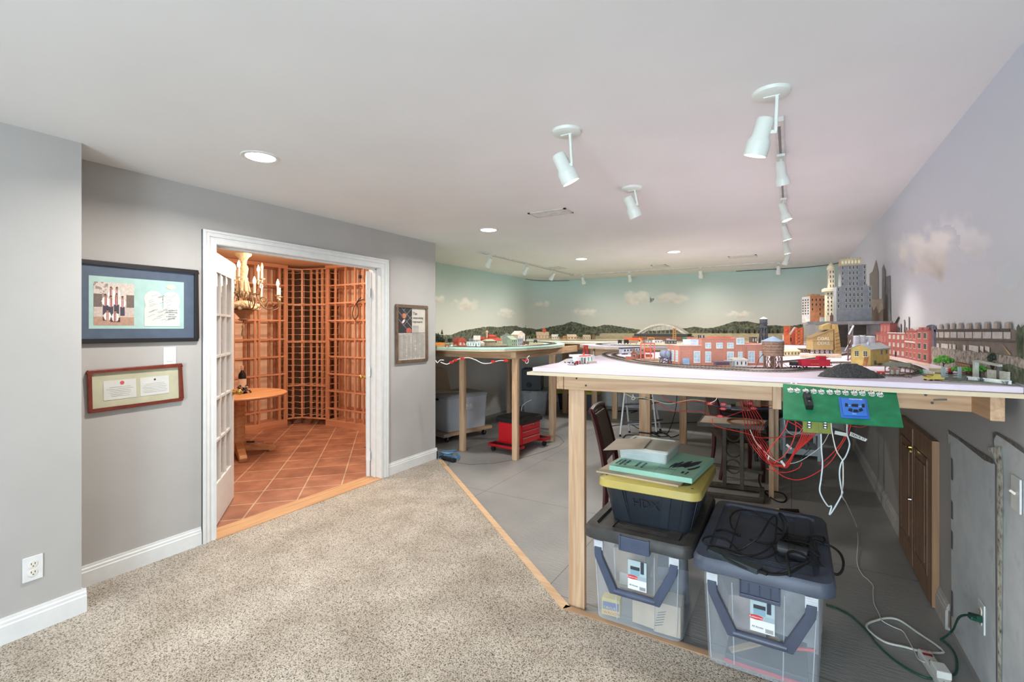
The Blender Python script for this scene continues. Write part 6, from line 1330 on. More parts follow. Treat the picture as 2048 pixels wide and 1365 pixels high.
rail('t', 'toy train siding behind the red caboose', px3([(1560, 726), (1600, 722), (1650, 716), (1685, 711), (1700, 708)], ZF), ZF, .044, BALL2, n=12)
a0 = [(-2.0, 5.42), (-1.85, 5.25), (-1.55, 5.20), (-1.1, 5.24), (-.6, 5.26), (-.5, 5.6), (-.7, 6.2), (-1.2, 6.38), (-1.7, 6.25), (-2.0, 5.85), (-2.04, 5.55), (-2.0, 5.42)]
rail('t', 'oval of toy train track on the middle rounded table', [Vector((x, y, 0)) for x, y in a0], ZF, .06, C3(64, 62, 62))
a1 = [(-4.1, 4.5), (-3.4, 4.42), (-2.95, 4.46), (-2.76, 4.75), (-2.68, 5.25), (-2.75, 5.75), (-2.95, 6.2), (-3.3, 6.55), (-3.7, 6.6), (-3.5, 6.3), (-3.2, 5.9)]
rail('t', 'outer loop of toy train track around the mint-edged table', [Vector((x, y, 0)) for x, y in a1], ZL, .07, C3(92, 82, 76))
rail('t', 'inner loop of toy train track on the mint-edged table', [Vector((x*.92-.28, (y-5.4)*.82+5.5, 0)) for x, y in a1], ZL, .07, C3(100, 90, 84))
rail('t', 'toy train track along the back wall table', [Vector((x, 7.0, 0)) for x in (-3.6, -2.8, -2.0, -1.2, -.5)], ZF-.004, .06, C3(110, 98, 88))
# scenic ground covers
for nm, lab, zt, poly, mat in (('grass_mat', 'green and tan scenic mat under the village on the mint table', ZL, [(-4.35, 4.5), (-3.2, 4.55), (-2.9, 5.0), (-2.85, 5.7), (-3.3, 6.5), (-4.35, 7.2)], noisy('village_ground', [(.3, (104, 120, 76)), (.5, (176, 170, 140)), (.7, (150, 140, 112))], 9, .95, .2)), ('grass_mat', 'tan scenic mat on the back table below the hills', ZF-.004, [(-3.7, 7.2), (-.5, 7.2), (-.45, 8.6), (-3.7, 8.6)], noisy('field_ground', [(.3, (190, 174, 136)), (.6, (212, 198, 164)), (.75, (150, 140, 96))], 7, .95, .2)), ('grass_mat', 'olive scenic mat inside the oval track on the middle table', ZF, [(-1.85, 5.45), (-1.5, 5.32), (-.75, 5.36), (-.7, 5.9), (-1.2, 6.2), (-1.75, 6.0)], noisy('olive_ground', [(.3, (130, 122, 92)), (.7, (176, 166, 130))], 9, .95, .2))):
    c = Vector((sum(p[0] for p in poly)/len(poly), sum(p[1] for p in poly)/len(poly), zt)); t = thing(nm, lab, 'scenic mat', c); m = MB(); m.prism(poly, zt+.0003, zt+.003); m.build('ground', mat, t, world=True)
# ---- village on the mint table
WHT = C3(214, 214, 206)
bld('model_house', 'low toy building with an orange roof at the left end of the mint table', (872, 694.2), (889, 694), 690, .12, ZL+.003, C3(180, 130, 80), C3(214, 126, 48), 'gx', .02)
t, W, Hh, D = bld('model_barn', 'red toy barn with an arched roof on the mint table', (917, 693), (932, 692.5), 684.5, .10, ZL+.003, C3(196, 88, 66), None, nx=2, ny=1)
m = MB(); m.prism_y([(W*.5+W*.56*math.cos(a), Hh+.05*math.sin(a)) for a in [i*PI/10 for i in range(11)]], -.003, D+.003); m.build('roof', C3(176, 74, 58), t)
bld('model_shop', 'long white toy shop front with flat roof on the mint table', (933.5, 694), (960, 694), 684.5, .10, ZL+.003, C3(206, 218, 212), C3(196, 200, 196), nx=5, ny=1, door=4, pane=DPANE)
bld('model_house', 'tall white toy house behind the long white shop', (947, 690), (960, 690), 680, .10, ZL+.003, C3(208, 208, 204), C3(220, 212, 200), 'gx', .05, nx=3, ny=2, pane=DPANE)
bld('model_house', 'grey toy block left of the tall white house', (937, 689.5), (946.5, 689.5), 677, .08, ZL+.003, C3(150, 152, 148), C3(120, 118, 112), nx=3, ny=2)
bld('model_house', 'small white toy cottage right of the long white shop', (961, 692.5), (969, 692), 687.5, .07, ZL+.003, C3(214, 210, 200), C3(226, 214, 200), 'gx', .025, nx=2, ny=1)
bld('model_house', 'small red toy house behind the white cottage', (967, 689), (973, 688.5), 679, .07, ZL+.003, C3(190, 86, 68), C3(170, 70, 56), 'gy', .03, nx=1, ny=2)
t, W, Hh, D = bld('model_station', 'red roofed toy station with a round lookout tower on the mint table', (979, 688), (1002, 687.5), 681, .14, ZL+.003, C3(206, 170, 140), C3(198, 74, 56), 'gx', .035, nx=4, ny=1)
m = MB(); m.box(W*.12, D*.3, Hh, W*.7, D*.7, Hh+.05); m.build('upper_storey', C3(200, 120, 96), t); m = MB(); m.add([(W*.06, D*.2, Hh+.05), (W*.76, D*.2, Hh+.05), (W*.76, D*.8, Hh+.05), (W*.06, D*.8, Hh+.05), (W*.2, D*.5, Hh+.075), (W*.6, D*.5, Hh+.075)], [(3, 2, 1, 0), (0, 1, 5, 4), (1, 2, 5), (2, 3, 4, 5), (3, 0, 4)]); m.build('upper_roof', C3(196, 64, 48), t)
m = MB(); m.lathe([(.014, 0), (.014, .155), (.02, .155), (.018, .17), (.012, .18), (.0001, .182)], 12, (.0, D*.5, 0)); m.build('lookout_tower', C3(214, 176, 150), t)
t, W, Hh, D = bld('model_market', 'pale canopy of a toy market hall in front of the red station', (973, 691), (991, 690.5), 682.5, .1, ZL+.003, C3(176, 160, 140), None, kind='none')
m = MB(); m.add([(-.01, -.02, Hh), (W+.01, -.02, Hh), (W+.01, D, Hh), (-.01, D, Hh), (0.02, D/2, Hh+.02), (W-.02, D/2, Hh+.02)], [(3, 2, 1, 0), (0, 1, 5, 4), (1, 2, 5), (2, 3, 4, 5), (3, 0, 4)]); m.build('canopy', C3(206, 214, 186), t)
bld('model_house', 'tall plain grey-green toy house with a gable on the mint table', (1005, 688.5), (1022, 688.5), 671.5, .12, ZL+.003, C3(150, 160, 150), C3(132, 130, 124), 'gy', .035)
t, *_ = bld('model_shop', 'green two-storey toy shop on the mint table', (1022.5, 693.3), (1034, 693), 680, .09, ZL+.003, C3(150, 168, 140), C3(176, 190, 160), 'shed', .04, nx=3, ny=2, pane=DPANE)
bld('model_shop', 'blue-white two-storey toy row house at the right of the green shop', (1035, 693), (1046.5, 691.5), 679, .12, ZL+.003, C3(186, 196, 204), C3(150, 156, 160), nx=3, ny=2, side=0, pane=DPANE)
bld('model_church', 'white gabled toy church behind the blue-white row house', (1036, 684), (1050, 683.5), 670, .14, ZL+.003, C3(224, 206, 190), C3(228, 214, 204), 'gy', .055, nx=2, ny=1)
for lab, u, v, vt, r, mt, k in (('dark green toy tree by the market canopy, left one', 983, 690.5, 682, .025, MGREEN, 0), ('bushy toy tree by the market canopy, right one', 989, 690, 680.5, .028, MGREEN, 0), ('tall dark toy tree at the left end behind the wall corner', 876, 692, 672, .05, DGREEN, 0), ('dark toy tree behind the orange roof', 884, 691, 677, .04, DGREEN, 0), ('dark toy tree left of the red barn', 900, 690, 677, .035, DGREEN, 0), ('green toy tree right of the tall white house', 964, 688, 677, .03, MGREEN, 0), ('dark pointed toy tree behind the white church', 1051, 682, 653, .025, DGREEN, 1), ('olive toy tree just right of the red barn', 929, 692.5, 682, .02, MGREEN, 0)): tree(lab, u, v, vt, ZL+.003, r, mt, k)
def car(name, label, u0, u1, v, vT, zt, body, wid=.022, kind='wagon', cat='model train car', dz=.008, top=None, ang=None, grp=None):
    a, b = pz(u0, v, zt), pz(u1, v, zt); e = b-a; L = e.length; h = (v-vT)*dep_of((a+b)/2)/FPX; r = math.atan2(e.y, e.x) if ang is None else ang
    t = thing(name, label, cat, (a+b)/2, r, grp); z0 = dz
    m = MB()
    if kind == 'tank': m.cyl((-L*.46, 0, z0+h*.52), (L*.46, 0, z0+h*.52), h*.33, n=14); m.cyl((0, 0, z0+h*.8), (0, 0, z0+h), h*.1, n=8); m.box(-L/2, -wid/2, z0+h*.08, L/2, wid/2, z0+h*.18)
    elif kind == 'loco': m.cyl((-L*.45, 0, z0+h*.5), (L*.15, 0, z0+h*.5), h*.28, n=14); m.box(L*.15, -wid/2, z0+h*.15, L*.48, wid/2, z0+h*.9); m.box(-L/2, -wid/2, z0+h*.1, L/2, wid/2, z0+h*.22); m.cyl((-L*.38, 0, z0+h*.7), (-L*.38, 0, z0+h), h*.08, h*.11, n=8)
    elif kind == 'auto':
        m.prism_y([(-L/2, h*.2), (-L/2, h*.5), (-L*.2, h*.55), (-L*.15, h*.95), (L*.25, h), (L*.3, h*.55), (L/2, h*.5), (L/2, h*.2)], -wid/2, wid/2)
    else: m.box(-L/2, -wid/2, z0+h*.12, L/2, wid/2, z0+h*.92); m.box(-L/2-.002, -wid/2-.001, z0+h*.92, L/2+.002, wid/2+.001, z0+h)
    m.build('body', body, t, bevel=.0012)
    for x in (-L*.33, L*.33):
        m = MB(); r_ = max(.004, h*.14) if kind != 'auto' else h*.2
        for y in (-wid*.42, wid*.42): m.cyl((x, y-.002, r_), (x, y+.002, r_), r_, n=10)
        m.build('wheel', C3(40, 38, 38), t)
    return t, L, h
car('model_freight_wagon', 'brown toy freight wagon on the mint table right end', 1047, 1058, 691, 684, ZL+.006, C3(110, 84, 66)); car('model_tank_wagon', 'tiny dark toy tank wagon on the mint table track curve', 1067, 1075, 686.5, 680, ZL+.006, C3(70, 70, 72), kind='tank')
for lab, u, v, mt in (('small white toy car near the left end of the mint table', 903, 694, C3(220, 218, 210)), ('small tan toy van near the red barn', 910, 693.5, C3(190, 160, 120)), ('small orange toy van near the left end of the mint table', 894, 695, C3(206, 120, 60))): car('model_car', lab, u-4, u+4, v, v-4, ZL+.003, mt, .02, 'auto', 'model car')
# ---- back table
zb_ = ZF-.001
t, W, Hh, D = bld('model_station', 'tan toy station with a red cupola under the painted hills', (1073, 678.5), (1098, 678.5), 671, .2, zb_, C3(196, 150, 116), C3(206, 180, 150), 'gx', .06, nx=4, ny=1)
m = MB(); m.box(W*.5, D*.4, Hh, W*.78, D*.65, Hh+.1); m.lathe([(.035, Hh+.1), (.03, Hh+.115), (.0001, Hh+.14)], 8, (W*.64, D*.52, 0)); m.build('cupola', C3(196, 96, 70), t)
m = MB(); m.cyl((W*.64, D*.52, Hh+.135), (W*.64, D*.52, Hh+.155), .012, .006, n=8); m.build('finial', C3(220, 190, 160), t)
for lab, a, b, vb, vt, w_, r_, k in (('white toy house in the back row, right of the tan station', 1104, 1118, 679, 673.5, (222, 214, 200), (232, 226, 216), 'gx'), ('orange fronted toy shop in the back row', 1124, 1133, 679, 672.5, (214, 150, 90), (196, 150, 110), 'flat'), ('wide cream toy building in the back row middle', 1135, 1153, 679.5, 673.5, (226, 190, 160), (232, 206, 180), 'gx'), ('low white toy building at the right of the back row', 1167, 1181, 679.5, 674.5, (222, 206, 180), (206, 186, 160), 'gx'), ('small brown toy shed at the end of the back row', 1184, 1191, 679.5, 673, (140, 110, 84), (120, 92, 70), 'gy')):
    bld('model_house', lab, (a, vb), (b, vb), vt, .12, zb_, C3(*w_), C3(*r_), k, .035, nx=3, ny=1, pane=DPANE)
for lab, u, vt in (('brown-green toy tree left in the back row of houses', 1121, 668), ('brown-green toy tree right in the back row of houses', 1162, 668), ('bushy toy tree left of the tan station', 1066, 668)): tree(lab, u, 679, vt, zb_, .045, MGREEN, 0)
car('model_train_car', 'long orange-red toy train standing on the back track', 1249, 1285, 683, 677.5, ZF+.002, C3(216, 88, 52), .03, dz=.01)
car('model_train_car', 'dark blue toy box car on the middle oval, left one', 1236, 1243.5, 688, 681.5, ZF+.006, C3(52, 62, 72)); car('model_train_car', 'dark blue toy box car on the middle oval, right one', 1248, 1257, 688.5, 681, ZF+.006, C3(48, 58, 68)); car('model_train_car', 'pale pink toy flat car on the middle oval', 1257.5, 1276, 688.5, 683.5, ZF+.006, C3(206, 176, 160))
# arched bridge on a brick viaduct
YBR = 7.55; q = lambda u, v, y=YBR: py_(u, v, y); A, Bq = q(1272, 671.5), q(1374, 671)
t = thing('model_bridge', 'white tied-arch toy bridge on a brick viaduct at the back wall', 'model bridge', Vector(((A.x+Bq.x)/2, YBR, ZF))); CON = C3(206, 200, 188); x0, x1 = A.x, Bq.x; zd = A.z; zA = q(1324, 649.5).z
for y, nm in ((YBR, 'arch_rib'), (YBR+.26, 'arch_rib')):
    m = MB(); N = 24; vs = []; P = [Vector((x0+(x1-x0)*i/N, y, zd+(zA-zd)*(1-(2*i/N-1)**2))) for i in range(N+1)]
    for i in range(N): m.bar(P[i], P[i+1]+(P[i+1]-P[i])*.06, .05, .03, up=(0, 0, 1))
    m.build(nm, CON, t, world=True)
m = MB(); m.box(x0-.02, YBR-.04, zd-.005, x1+.02, YBR+.3, zd+.03); m.build('deck', C3(62, 66, 66), t, world=True)
for i in range(1, 12):
    x = x0+(x1-x0)*i/12; z = zd+(zA-zd)*(1-(2*i/12-1)**2); m = MB(); m.cyl((x, YBR, zd), (x, YBR, z), .004, n=5); m.build('hanger', C3(176, 172, 164), t, world=True)
m = MB(); m.box(x0-.05, YBR-.03, ZF, x1+.05, YBR+.28, zd-.006); m.build('viaduct', brick((128, 84, 66), (112, 72, 58), (150, 130, 116), 12, name='viaduct_brick'), t, world=True)
p = q(1349, 681, 7.25); t = thing('model_crane', 'yellow-brown toy lattice tower crane before the arched bridge', 'model crane', Vector((p.x, 7.25, ZF))); h = q(1349, 656.5, 7.25).z-ZF; LT = C3(176, 128, 76)
m = MB()
for sx in (-1, 1):
    for sy in (-1, 1): m.bar((sx*.022, sy*.022, 0), (sx*.014, sy*.014, h), .007, .007)
for k in range(6): z = h*k/6; m.bar((-.022, -.02, z), (.02, -.02, z+h/6), .005, .005); m.bar((-.02, .02, z+h/6), (.02, .02, z), .005, .005)
m.build('lattice_tower', LT, t)
m = MB(); m.box(-.025, -.025, 0, .025, .025, .02); m.build('base', LT, t)
car('model_locomotive', 'green toy steam locomotive on the back track right of the bridge', 1364, 1394, 684, 674.5, ZF+.004, C3(44, 108, 82), .035, 'loco', dz=.01)
bld('model_house', 'white toy hut with dark windows on the middle table', (1309, 687), (1325, 687), 681.5, .1, ZF+.003, C3(206, 212, 206), C3(186, 196, 190), nx=3, ny=1, pane=DPANE)
bld('model_shed', 'grey toy shed left of the white hut on the middle table', (1292, 686.5), (1307, 686.5), 681, .1, ZF+.003, C3(140, 146, 140), C3(116, 120, 116), nx=3, ny=1)
bld('model_shed', 'dark grey toy engine shed on the middle table, right of the white hut', (1335, 688.5), (1353, 688.5), 682, .1, ZF+.003, C3(110, 106, 110), C3(92, 90, 94), 'gx', .015, nx=3, ny=1)
bld('model_billboard', 'pink and white toy billboard on the middle table', (1333, 685), (1340, 685), 678, .01, ZF+.003, C3(226, 176, 168), None, cat='model sign')
p = pz(1302, 684, ZF); t = thing('model_gantry', 'yellow toy gantry frame above the grey shed', 'model crane', p); h = .055; m = MB(); 
for x in (-.045, .045): m.bar((x, 0, 0), (x, 0, h), .006, .006)
m.build('posts', C3(216, 170, 70), t); m = MB(); m.bar((-.05, 0, h), (.05, 0, h), .008, .008); m.build('beam', C3(216, 170, 70), t)
p = pz(1285, 686.5, ZF); t = thing('model_crane', 'yellow toy crane arm leaning left of the gantry frame', 'model crane', p); m = MB(); m.bar((0, 0, 0), (-.045, 0, .07), .01, .008); m.build('jib', C3(222, 180, 90), t); m = MB(); m.box(-.015, -.012, 0, .02, .012, .02); m.build('cab', C3(206, 150, 70), t)
# ---- filling station
t, W, Hh, D = bld('model_gas_station', 'white toy filling station with a red-edged canopy at the lilac table corner', (1160, 728), (1186, 726.5), 712.5, .06, ZF, C3(232, 234, 230), C3(226, 228, 226), nx=4, ny=1, door=2, pane=C3(90, 170, 140))
cz = Hh*.93
m = MB(); m.box(-.052, -.05, cz, .03, .03, cz+.011); m.build('canopy', C3(238, 236, 234), t); m = MB(); m.box(-.054, -.052, cz+.004, .031, -.049, cz+.009); m.build('red_band', C3(206, 60, 56), t)
for x, y in ((-.045, -.04), (.0, -.045)): m = MB(); m.cyl((x, y, 0), (x, y, cz), .0016, n=6); m.build('canopy_post', WHT, t)
for x in (-.035, -.02): m = MB(); m.box(x-.004, -.02, 0, x+.004, -.012, .018); m.build('fuel_pump', C3(196, 60, 54), t)
m = MB(); m.cyl((W*.97, -.01, 0), (W*.97, -.01, Hh*1.55), .0012, n=6); m.build('flag_pole', WHT, t); m = MB(); m.box(-.024, -.05, cz+.011, -.012, -.046, cz+.022); m.build('sign', C3(226, 70, 66), t)
m = MB(); m.box(W*.3, -.025, 0, W*1.05, -.022, .012); m.build('fence', C3(176, 166, 160), t)
car('model_car', 'pale blue toy car left of the filling station', 1137, 1147, 727, 720, ZF, C3(170, 186, 196), .02, 'auto', 'model car'); car('model_car', 'cream toy van at the left of the filling station', 1128, 1138, 726, 720, ZF, C3(206, 200, 180), .02, 'auto', 'model car')
t, *_ = car('model_car', 'dark red toy tractor under the filling station canopy', 1148, 1156, 730, 723, ZF, C3(130, 50, 50), .016, 'auto', 'model car')
p = pz(1171, 714, ZF); t = thing('model_derrick', 'red toy lattice derrick standing behind the filling station', 'model crane', p); h = 23*dep_of(p)/FPX; m = MB(); rd = C3(186, 62, 48)
for s in (-1, 1): m.bar((s*.022, 0, 0), (s*.006, 0, h), .006, .006); m.bar((s*.02, .02, 0), (s*.006, .01, h), .006, .006)
for k in range(4): z = h*k/4; w = .022-.016*k/4; m.bar((-w, 0, z), (w, 0, z+h/4), .004, .004); m.bar((w, 0, z), (-w, 0, z+h/4), .004, .004)
m.build('lattice', rd, t); m = MB(); m.box(-.014, -.006, h*.86, .014, .012, h); m.build('crown', rd, t)
p = pz(1141, 731, ZF); t = thing('model_lever', 'thin dark strip lying on the lilac foam before the filling station', 'strip', p); m = MB(); m.bar((-.02, .01, .002), (.035, -.008, .002), .004, .003); m.build('strip', C3(86, 80, 84), t)
# trolley bus
a, b = pz(1242, 709.5, ZF), pz(1277, 707.5, ZF); e = b-a; t = thing('model_trolley', 'white and blue toy trolley car on the lilac table behind the curve', 'model train car', (a+b)/2, math.atan2(e.y, e.x)); L = e.length
m = MB(); m.box(-L/2, -.02, .008, L/2, .02, .042); m.build('body', C3(206, 210, 222), t, bevel=.002); m = MB(); m.box(-L/2-.002, -.021, .042, L/2+.002, .021, .05); m.build('roof', C3(60, 74, 86), t, bevel=.002)
for k in range(6): win(t, 0, 0, L*.1, .013, pane=DPANE, bars=False).location = (-L/2+L*(k+.5)/6, -.02, .03)
for x in (-L*.3, L*.3): m = MB(); m.box(x-.015, -.018, 0, x+.015, .018, .008); m.build('truck', C3(40, 40, 44), t)
# ruined brick house, wall and site plate
pl4 = px3([(1246, 722), (1322, 727), (1324, 718), (1262, 714)], ZF); c = sum(pl4, Vector())/4; t = thing('model_site_base', 'tan scenic plate under the red steel frame and brick ruin', 'scenic mat', c); m = MB(); m.prism([(p.x, p.y) for p in pl4], ZF+.0005, ZF+.003); m.build('plate', noisy('site_ground', [(.3, (170, 150, 126)), (.7, (206, 190, 166))], 60, .9, .2), t, world=True)
RB = brick((166, 88, 72), (150, 76, 62), (196, 150, 132), 60, name='ruin_brick')
t, W, Hh, D = bld('model_house', 'small ruined red brick toy house beside the steel frame', (1262, 717), (1276, 718), 708, .06, ZF+.003, RB, C3(150, 150, 140), 'gy', .02, nx=1, ny=1, pane=DPANE)
m = MB(); m.box(0, .01, Hh, .012, .025, Hh+.03); m.build('chimney', RB, t)
bld('model_wall', 'low broken red brick toy wall in front of the ruined house', (1251, 720.5), (1271, 721), 713.5, .008, ZF+.003, RB, None, cat='model wall')
# red steel frame
a, b = pz(1281.5, 722, ZF+.003), pz(1309, 722.5, ZF+.003); e = b-a; W = e.length; ang = math.atan2(e.y, e.x); h = 35.5*dep_of(a)/FPX; D = .07
t = thing('model_steel_frame', 'pinkish red toy steel frame of a building going up, left of the factory', 'model building', a, ang); PR = C3(206, 104, 100)
for x in (0, W*.28, W*.72, W):
    for y in (0, D): m = MB(); m.bar((x, y, 0), (x, y, h), .006, .006); m.build('column', PR, t)
for z in (h*.5, h):
    m = MB(); m.box(-.002, -.002, z-.006, W+.002, .004, z); m.build('beam', PR, t); m = MB(); m.box(-.002, D-.004, z-.006, W+.002, D+.002, z); m.build('beam', PR, t)
    for x in (0, W): m = MB(); m.box(x-.003, 0, z-.006, x+.003, D, z); m.build('beam', PR, t)
m = MB(); m.box(0, 0, h*.49, W, D, h*.5); m.build('floor_deck', C3(156, 100, 116), t)
for z0 in (.02, h*.55):
    m = MB(); m.box(W*.35, .02, z0, W*.85, .05, z0+h*.16); o_ = m.build('orange_panel', C3(226, 110, 56), t)
m = MB(); m.bar((W*.15, .03, h*.5), (W*.55, .03, h*.86), .005, .005); m.bar((W*.1, .03, h*.86), (W*.5, .03, h*.52), .005, .005); m.build('diagonal_brace', C3(222, 176, 74), t)
# grey tank on a frame
p = pz(1334, 729, ZF); s_ = dep_of(p)/FPX; t = thing('model_tank', 'grey horizontal toy tank on a dark trestle left of the brick factory', 'model tank', p); rx = Vector((RT[0], RT[1], 0)); ry = Vector((FW[0], FW[1], 0)); Z = Vector((0, 0, 1))
c1, c2 = rx*(2*s_)+Z*(19.5*s_), rx*(-3*s_)+ry*.045+Z*(20*s_); m = MB(); m.cyl(c1, c2, 8.2*s_, n=20); m.ball(c1, 8.1*s_, 12, (.6, .6, 1)); m.cyl((c1+c2)/2+Z*8*s_, (c1+c2)/2+Z*10*s_, 2*s_, n=8); m.build('vessel', C3(132, 140, 158), t, smooth=50)
m = MB(); dk = C3(76, 78, 98)
for sx in (-10, 9):
    for dy in (0, .045): m.bar(rx*(sx*s_)+ry*dy, rx*(sx*.8*s_)+ry*dy+Z*12*s_, .004, .004)
for dy in (0, .045): m.bar(rx*(-10*s_)+ry*dy, rx*(9*s_)+ry*dy+Z*12*s_, .003, .003); m.bar(rx*(9*s_)+ry*dy, rx*(-10*s_)+ry*dy+Z*12*s_, .003, .003); m.bar(rx*(-12*s_)+ry*dy+Z*12*s_, rx*(10*s_)+ry*dy+Z*12*s_, .005, .004)
m.build('trestle', dk, t)
# ---- brick factory: one long building of three blocks
FB = brick((194, 126, 106), (180, 112, 92), (212, 168, 150), 75, name='factory_brick')
a, b = pz(1358, 732, ZF), pz(1530, 731.5, ZF); e = b-a; W = e.length; s_ = dep_of(a)/FPX; ang = math.atan2(e.y, e.x); D = .17
t = thing('model_factory', 'long red brick toy factory with tall windows in the middle of the lilac table', 'model building', a, ang)
xx = lambda u: (u-1358)*W/172.0
def zz(v): return (732-v)*s_
for nm, u0, u1, vt, dd in (('left_block', 1358, 1402.5, 692, D), ('middle_block', 1402.5, 1487, 678, D*1.1), ('right_block', 1487, 1530, 690, D)):
    m = MB(); m.box(xx(u0), .0 if nm != 'middle_block' else -.004, 0, xx(u1), dd, zz(vt)); m.build(nm, FB, t)
    m = MB(); y0 = -.004 if nm == 'middle_block' else 0; m.box(xx(u0)-.002, y0-.003, zz(vt), xx(u1)+.001, dd+.003, zz(vt)+.004); m.build('cornice', C3(206, 130, 110) if nm == 'middle_block' else C3(222, 196, 180), t)
for u in (1359.5, 1383, 1401, 1404, 1425, 1448, 1469, 1485, 1493, 1513, 1528):
    y = -.004 if 1402 < u < 1487 else 0; m = MB(); vt = 695 if u < 1402 else (683 if u < 1487 else 694); m.box(xx(u)-.003, y-.004, 0, xx(u)+.003, y, zz(vt)); m.build('pilaster', FB, t)
for u0, u1, v0, v1 in ((1388, 1399, 704, 724.5), (1410.5, 1420, 704.5, 724), (1454, 1465, 705, 724), (1475.5, 1484, 705, 719), (1497, 1508, 704, 725), (1519.5, 1527, 704, 725), (1410.5, 1420, 687, 696), (1432.5, 1443, 687, 696), (1454, 1465, 687, 696)):
    o_ = win(t, xx((u0+u1)/2), zz((v0+v1)/2), xx(u1)-xx(u0), zz(v0)-zz(v1)); o_.location.y = -.0045 if 1402 < (u0+u1)/2 < 1487 else 0
for k in (0, 1, 2): win(t, D*(k+.5)/3, zz(713), D/3*.45, zz(704)-zz(724), 1)
m = MB(); m.box(xx(1365), -.004, 0, xx(1378), 0, zz(717)); m.build('door', C3(150, 176, 206), t); m = MB(); m.box(xx(1386), .03, zz(692), xx(1402), D*.8, zz(680)); o_ = m.build('clerestory', C3(206, 218, 228), t)
m = MB()
for k in range(4): m.box(xx(1386)-.001, .029, zz(691-k*3), xx(1402), .031, zz(690.4-k*3))
m.build('louvres', C3(150, 170, 190), o_)
m = MB(); m.box(xx(1471), -.006, zz(690), xx(1487.5), .05, zz(676)); o_ = m.build('glazed_bay', C3(196, 206, 196), t); win(t, xx(1479), zz(683), xx(1486)-xx(1473), zz(678)-zz(688)).location.y = -.0065
m = MB(); m.box(xx(1440), .05, zz(678), xx(1487), .15, zz(674.5)); m.box(xx(1492), .02, zz(690), xx(1522), .1, zz(687)); m.build('roof_slab', C3(214, 116, 92), t)
for u in (1402, 1406, 1412): m = MB(); m.cyl((xx(u), .03, zz(678)), (xx(u), .03, zz(671)), .004, n=8); m.build('roof_vent', C3(56, 58, 62), t)
m = MB(); m.box(xx(1403), .03, zz(676), xx(1412), .045, zz(672)); m.build('roof_fan', C3(180, 184, 188), t)
# pumpkin stand and little sheds
t, W2, H2, D2 = bld('model_stand', 'small toy market stand of orange pumpkins before the factory', (1432, 734), (1458, 734), 724.5, .03, ZF, C3(120, 104, 116), None, kind='none', cat='model stand')
m = MB(); m.box(-.012, -.02, H2, W2+.006, D2, H2+.003); m.build('awning', C3(126, 110, 122), t)
rr = random.Random(8)
for k in range(9): m = MB(); m.ball((W2*(.05+.1*k), -.012-rr.uniform(0, .006), .004), .0055, 8, (1, 1, .8)); m.build('pumpkin', C3(232, 116, 50), t, smooth=60)
t, W2, H2, D2 = bld('model_sign_tower', 'dark toy billboard tower behind the pumpkin stand', (1432, 731), (1446, 731), 703, .012, ZF, C3(74, 62, 70), C3(226, 226, 226), cat='model sign'); m = MB(); m.box(W2*.25, -.003, H2*.2, W2*.75, 0, H2*.75); m.build('poster', C3(206, 120, 104), t)
t, W2, H2, D2 = bld('model_shed', 'white toy shed with grey roof before the right end of the factory', (1470, 733.5), (1495, 733), 721.5, .04, ZF, C3(222, 222, 218), C3(206, 204, 196), 'shed', .01, nx=3, ny=1, pane=DPANE)
m = MB(); m.box(-.035, -.006, H2*.92, 0, .04, H2); m.build('porch_roof', C3(206, 204, 196), t)
for x in (-.034, -.017): m = MB(); m.cyl((x, -.005, 0), (x, -.005, H2*.92), .0015, n=6); m.build('porch_post', C3(200, 198, 190), t)
# ---- wooden water tower
def water_tower(label, u, v, vt_roof, vt_tank, vb_tank, r_px, rb_px, tankm, roofm, legm, square=True, D=None):
    p = pz(u, v, ZF) if D is None else D; s = dep_of(p)/FPX; t = thing('model_water_tower', label, 'model tower', p); hb, ht, hr = (v-vb_tank)*s, (v-vt_tank)*s, (v-vt_roof)*s; r = r_px*s; rb = rb_px*s
    m = MB(); m.lathe([(.0001, hb), (r*.94, hb), (r, ht), (.0001, ht)], 24); m.build('tank', tankm, t, smooth=40)
    m = MB()
    for k in range(1, 5): z = hb+(ht-hb)*k/5; rr_ = r*.94+(r*.06)*k/5; m.tube([(rr_*1.01*math.cos(i*PI/12), rr_*1.01*math.sin(i*PI/12), z) for i in range(25)], s*.35, 4)
    m.build('tank_hoops', C3(92, 76, 66) if r_px > 10 else C3(60, 62, 66), t)
    m = MB(); m.lathe([(r*1.06, ht), (r*1.06, ht+s*.5), (.0001, hr)], 24); m.build('roof', roofm, t)
    for k in range(8):
        a = k*PI/4+.2; m = MB(); m.bar((rb*math.cos(a), rb*math.sin(a), 0), (r*.82*math.cos(a), r*.82*math.sin(a), hb), s*1.6, s*1.6); m.build('leg', legm, t)
    for k in range(8):
        a, b = k*PI/4+.2, (k+1)*PI/4+.2; m = MB(); m.bar((rb*math.cos(a), rb*math.sin(a), hb*.05), (r*.8*math.cos(b), r*.8*math.sin(b), hb*.95), s*.9, s*.9); m.bar((rb*math.cos(b), rb*math.sin(b), hb*.05), (r*.8*math.cos(a), r*.8*math.sin(a), hb*.95), s*.9, s*.9); m.build('brace', legm, t)
    m = MB(); m.lathe([(.0001, hb-s*1.2), (r*1.0, hb-s*1.2), (r*1.0, hb), (.0001, hb)], 20); m.build('platform', legm, t); return t, s
WD = noisy('weathered_wood', [(.3, (104, 78, 64)), (.5, (146, 112, 92)), (.7, (172, 138, 116))], 90, .8, .3, stretch=(1, 1, 4))
t, s_ = water_tower('weathered wooden toy water tower before the right end of the brick factory', 1546, 738.5, 672.5, 683, 711, 20, 16.5, WD, C3(156, 176, 200), C3(130, 96, 82))
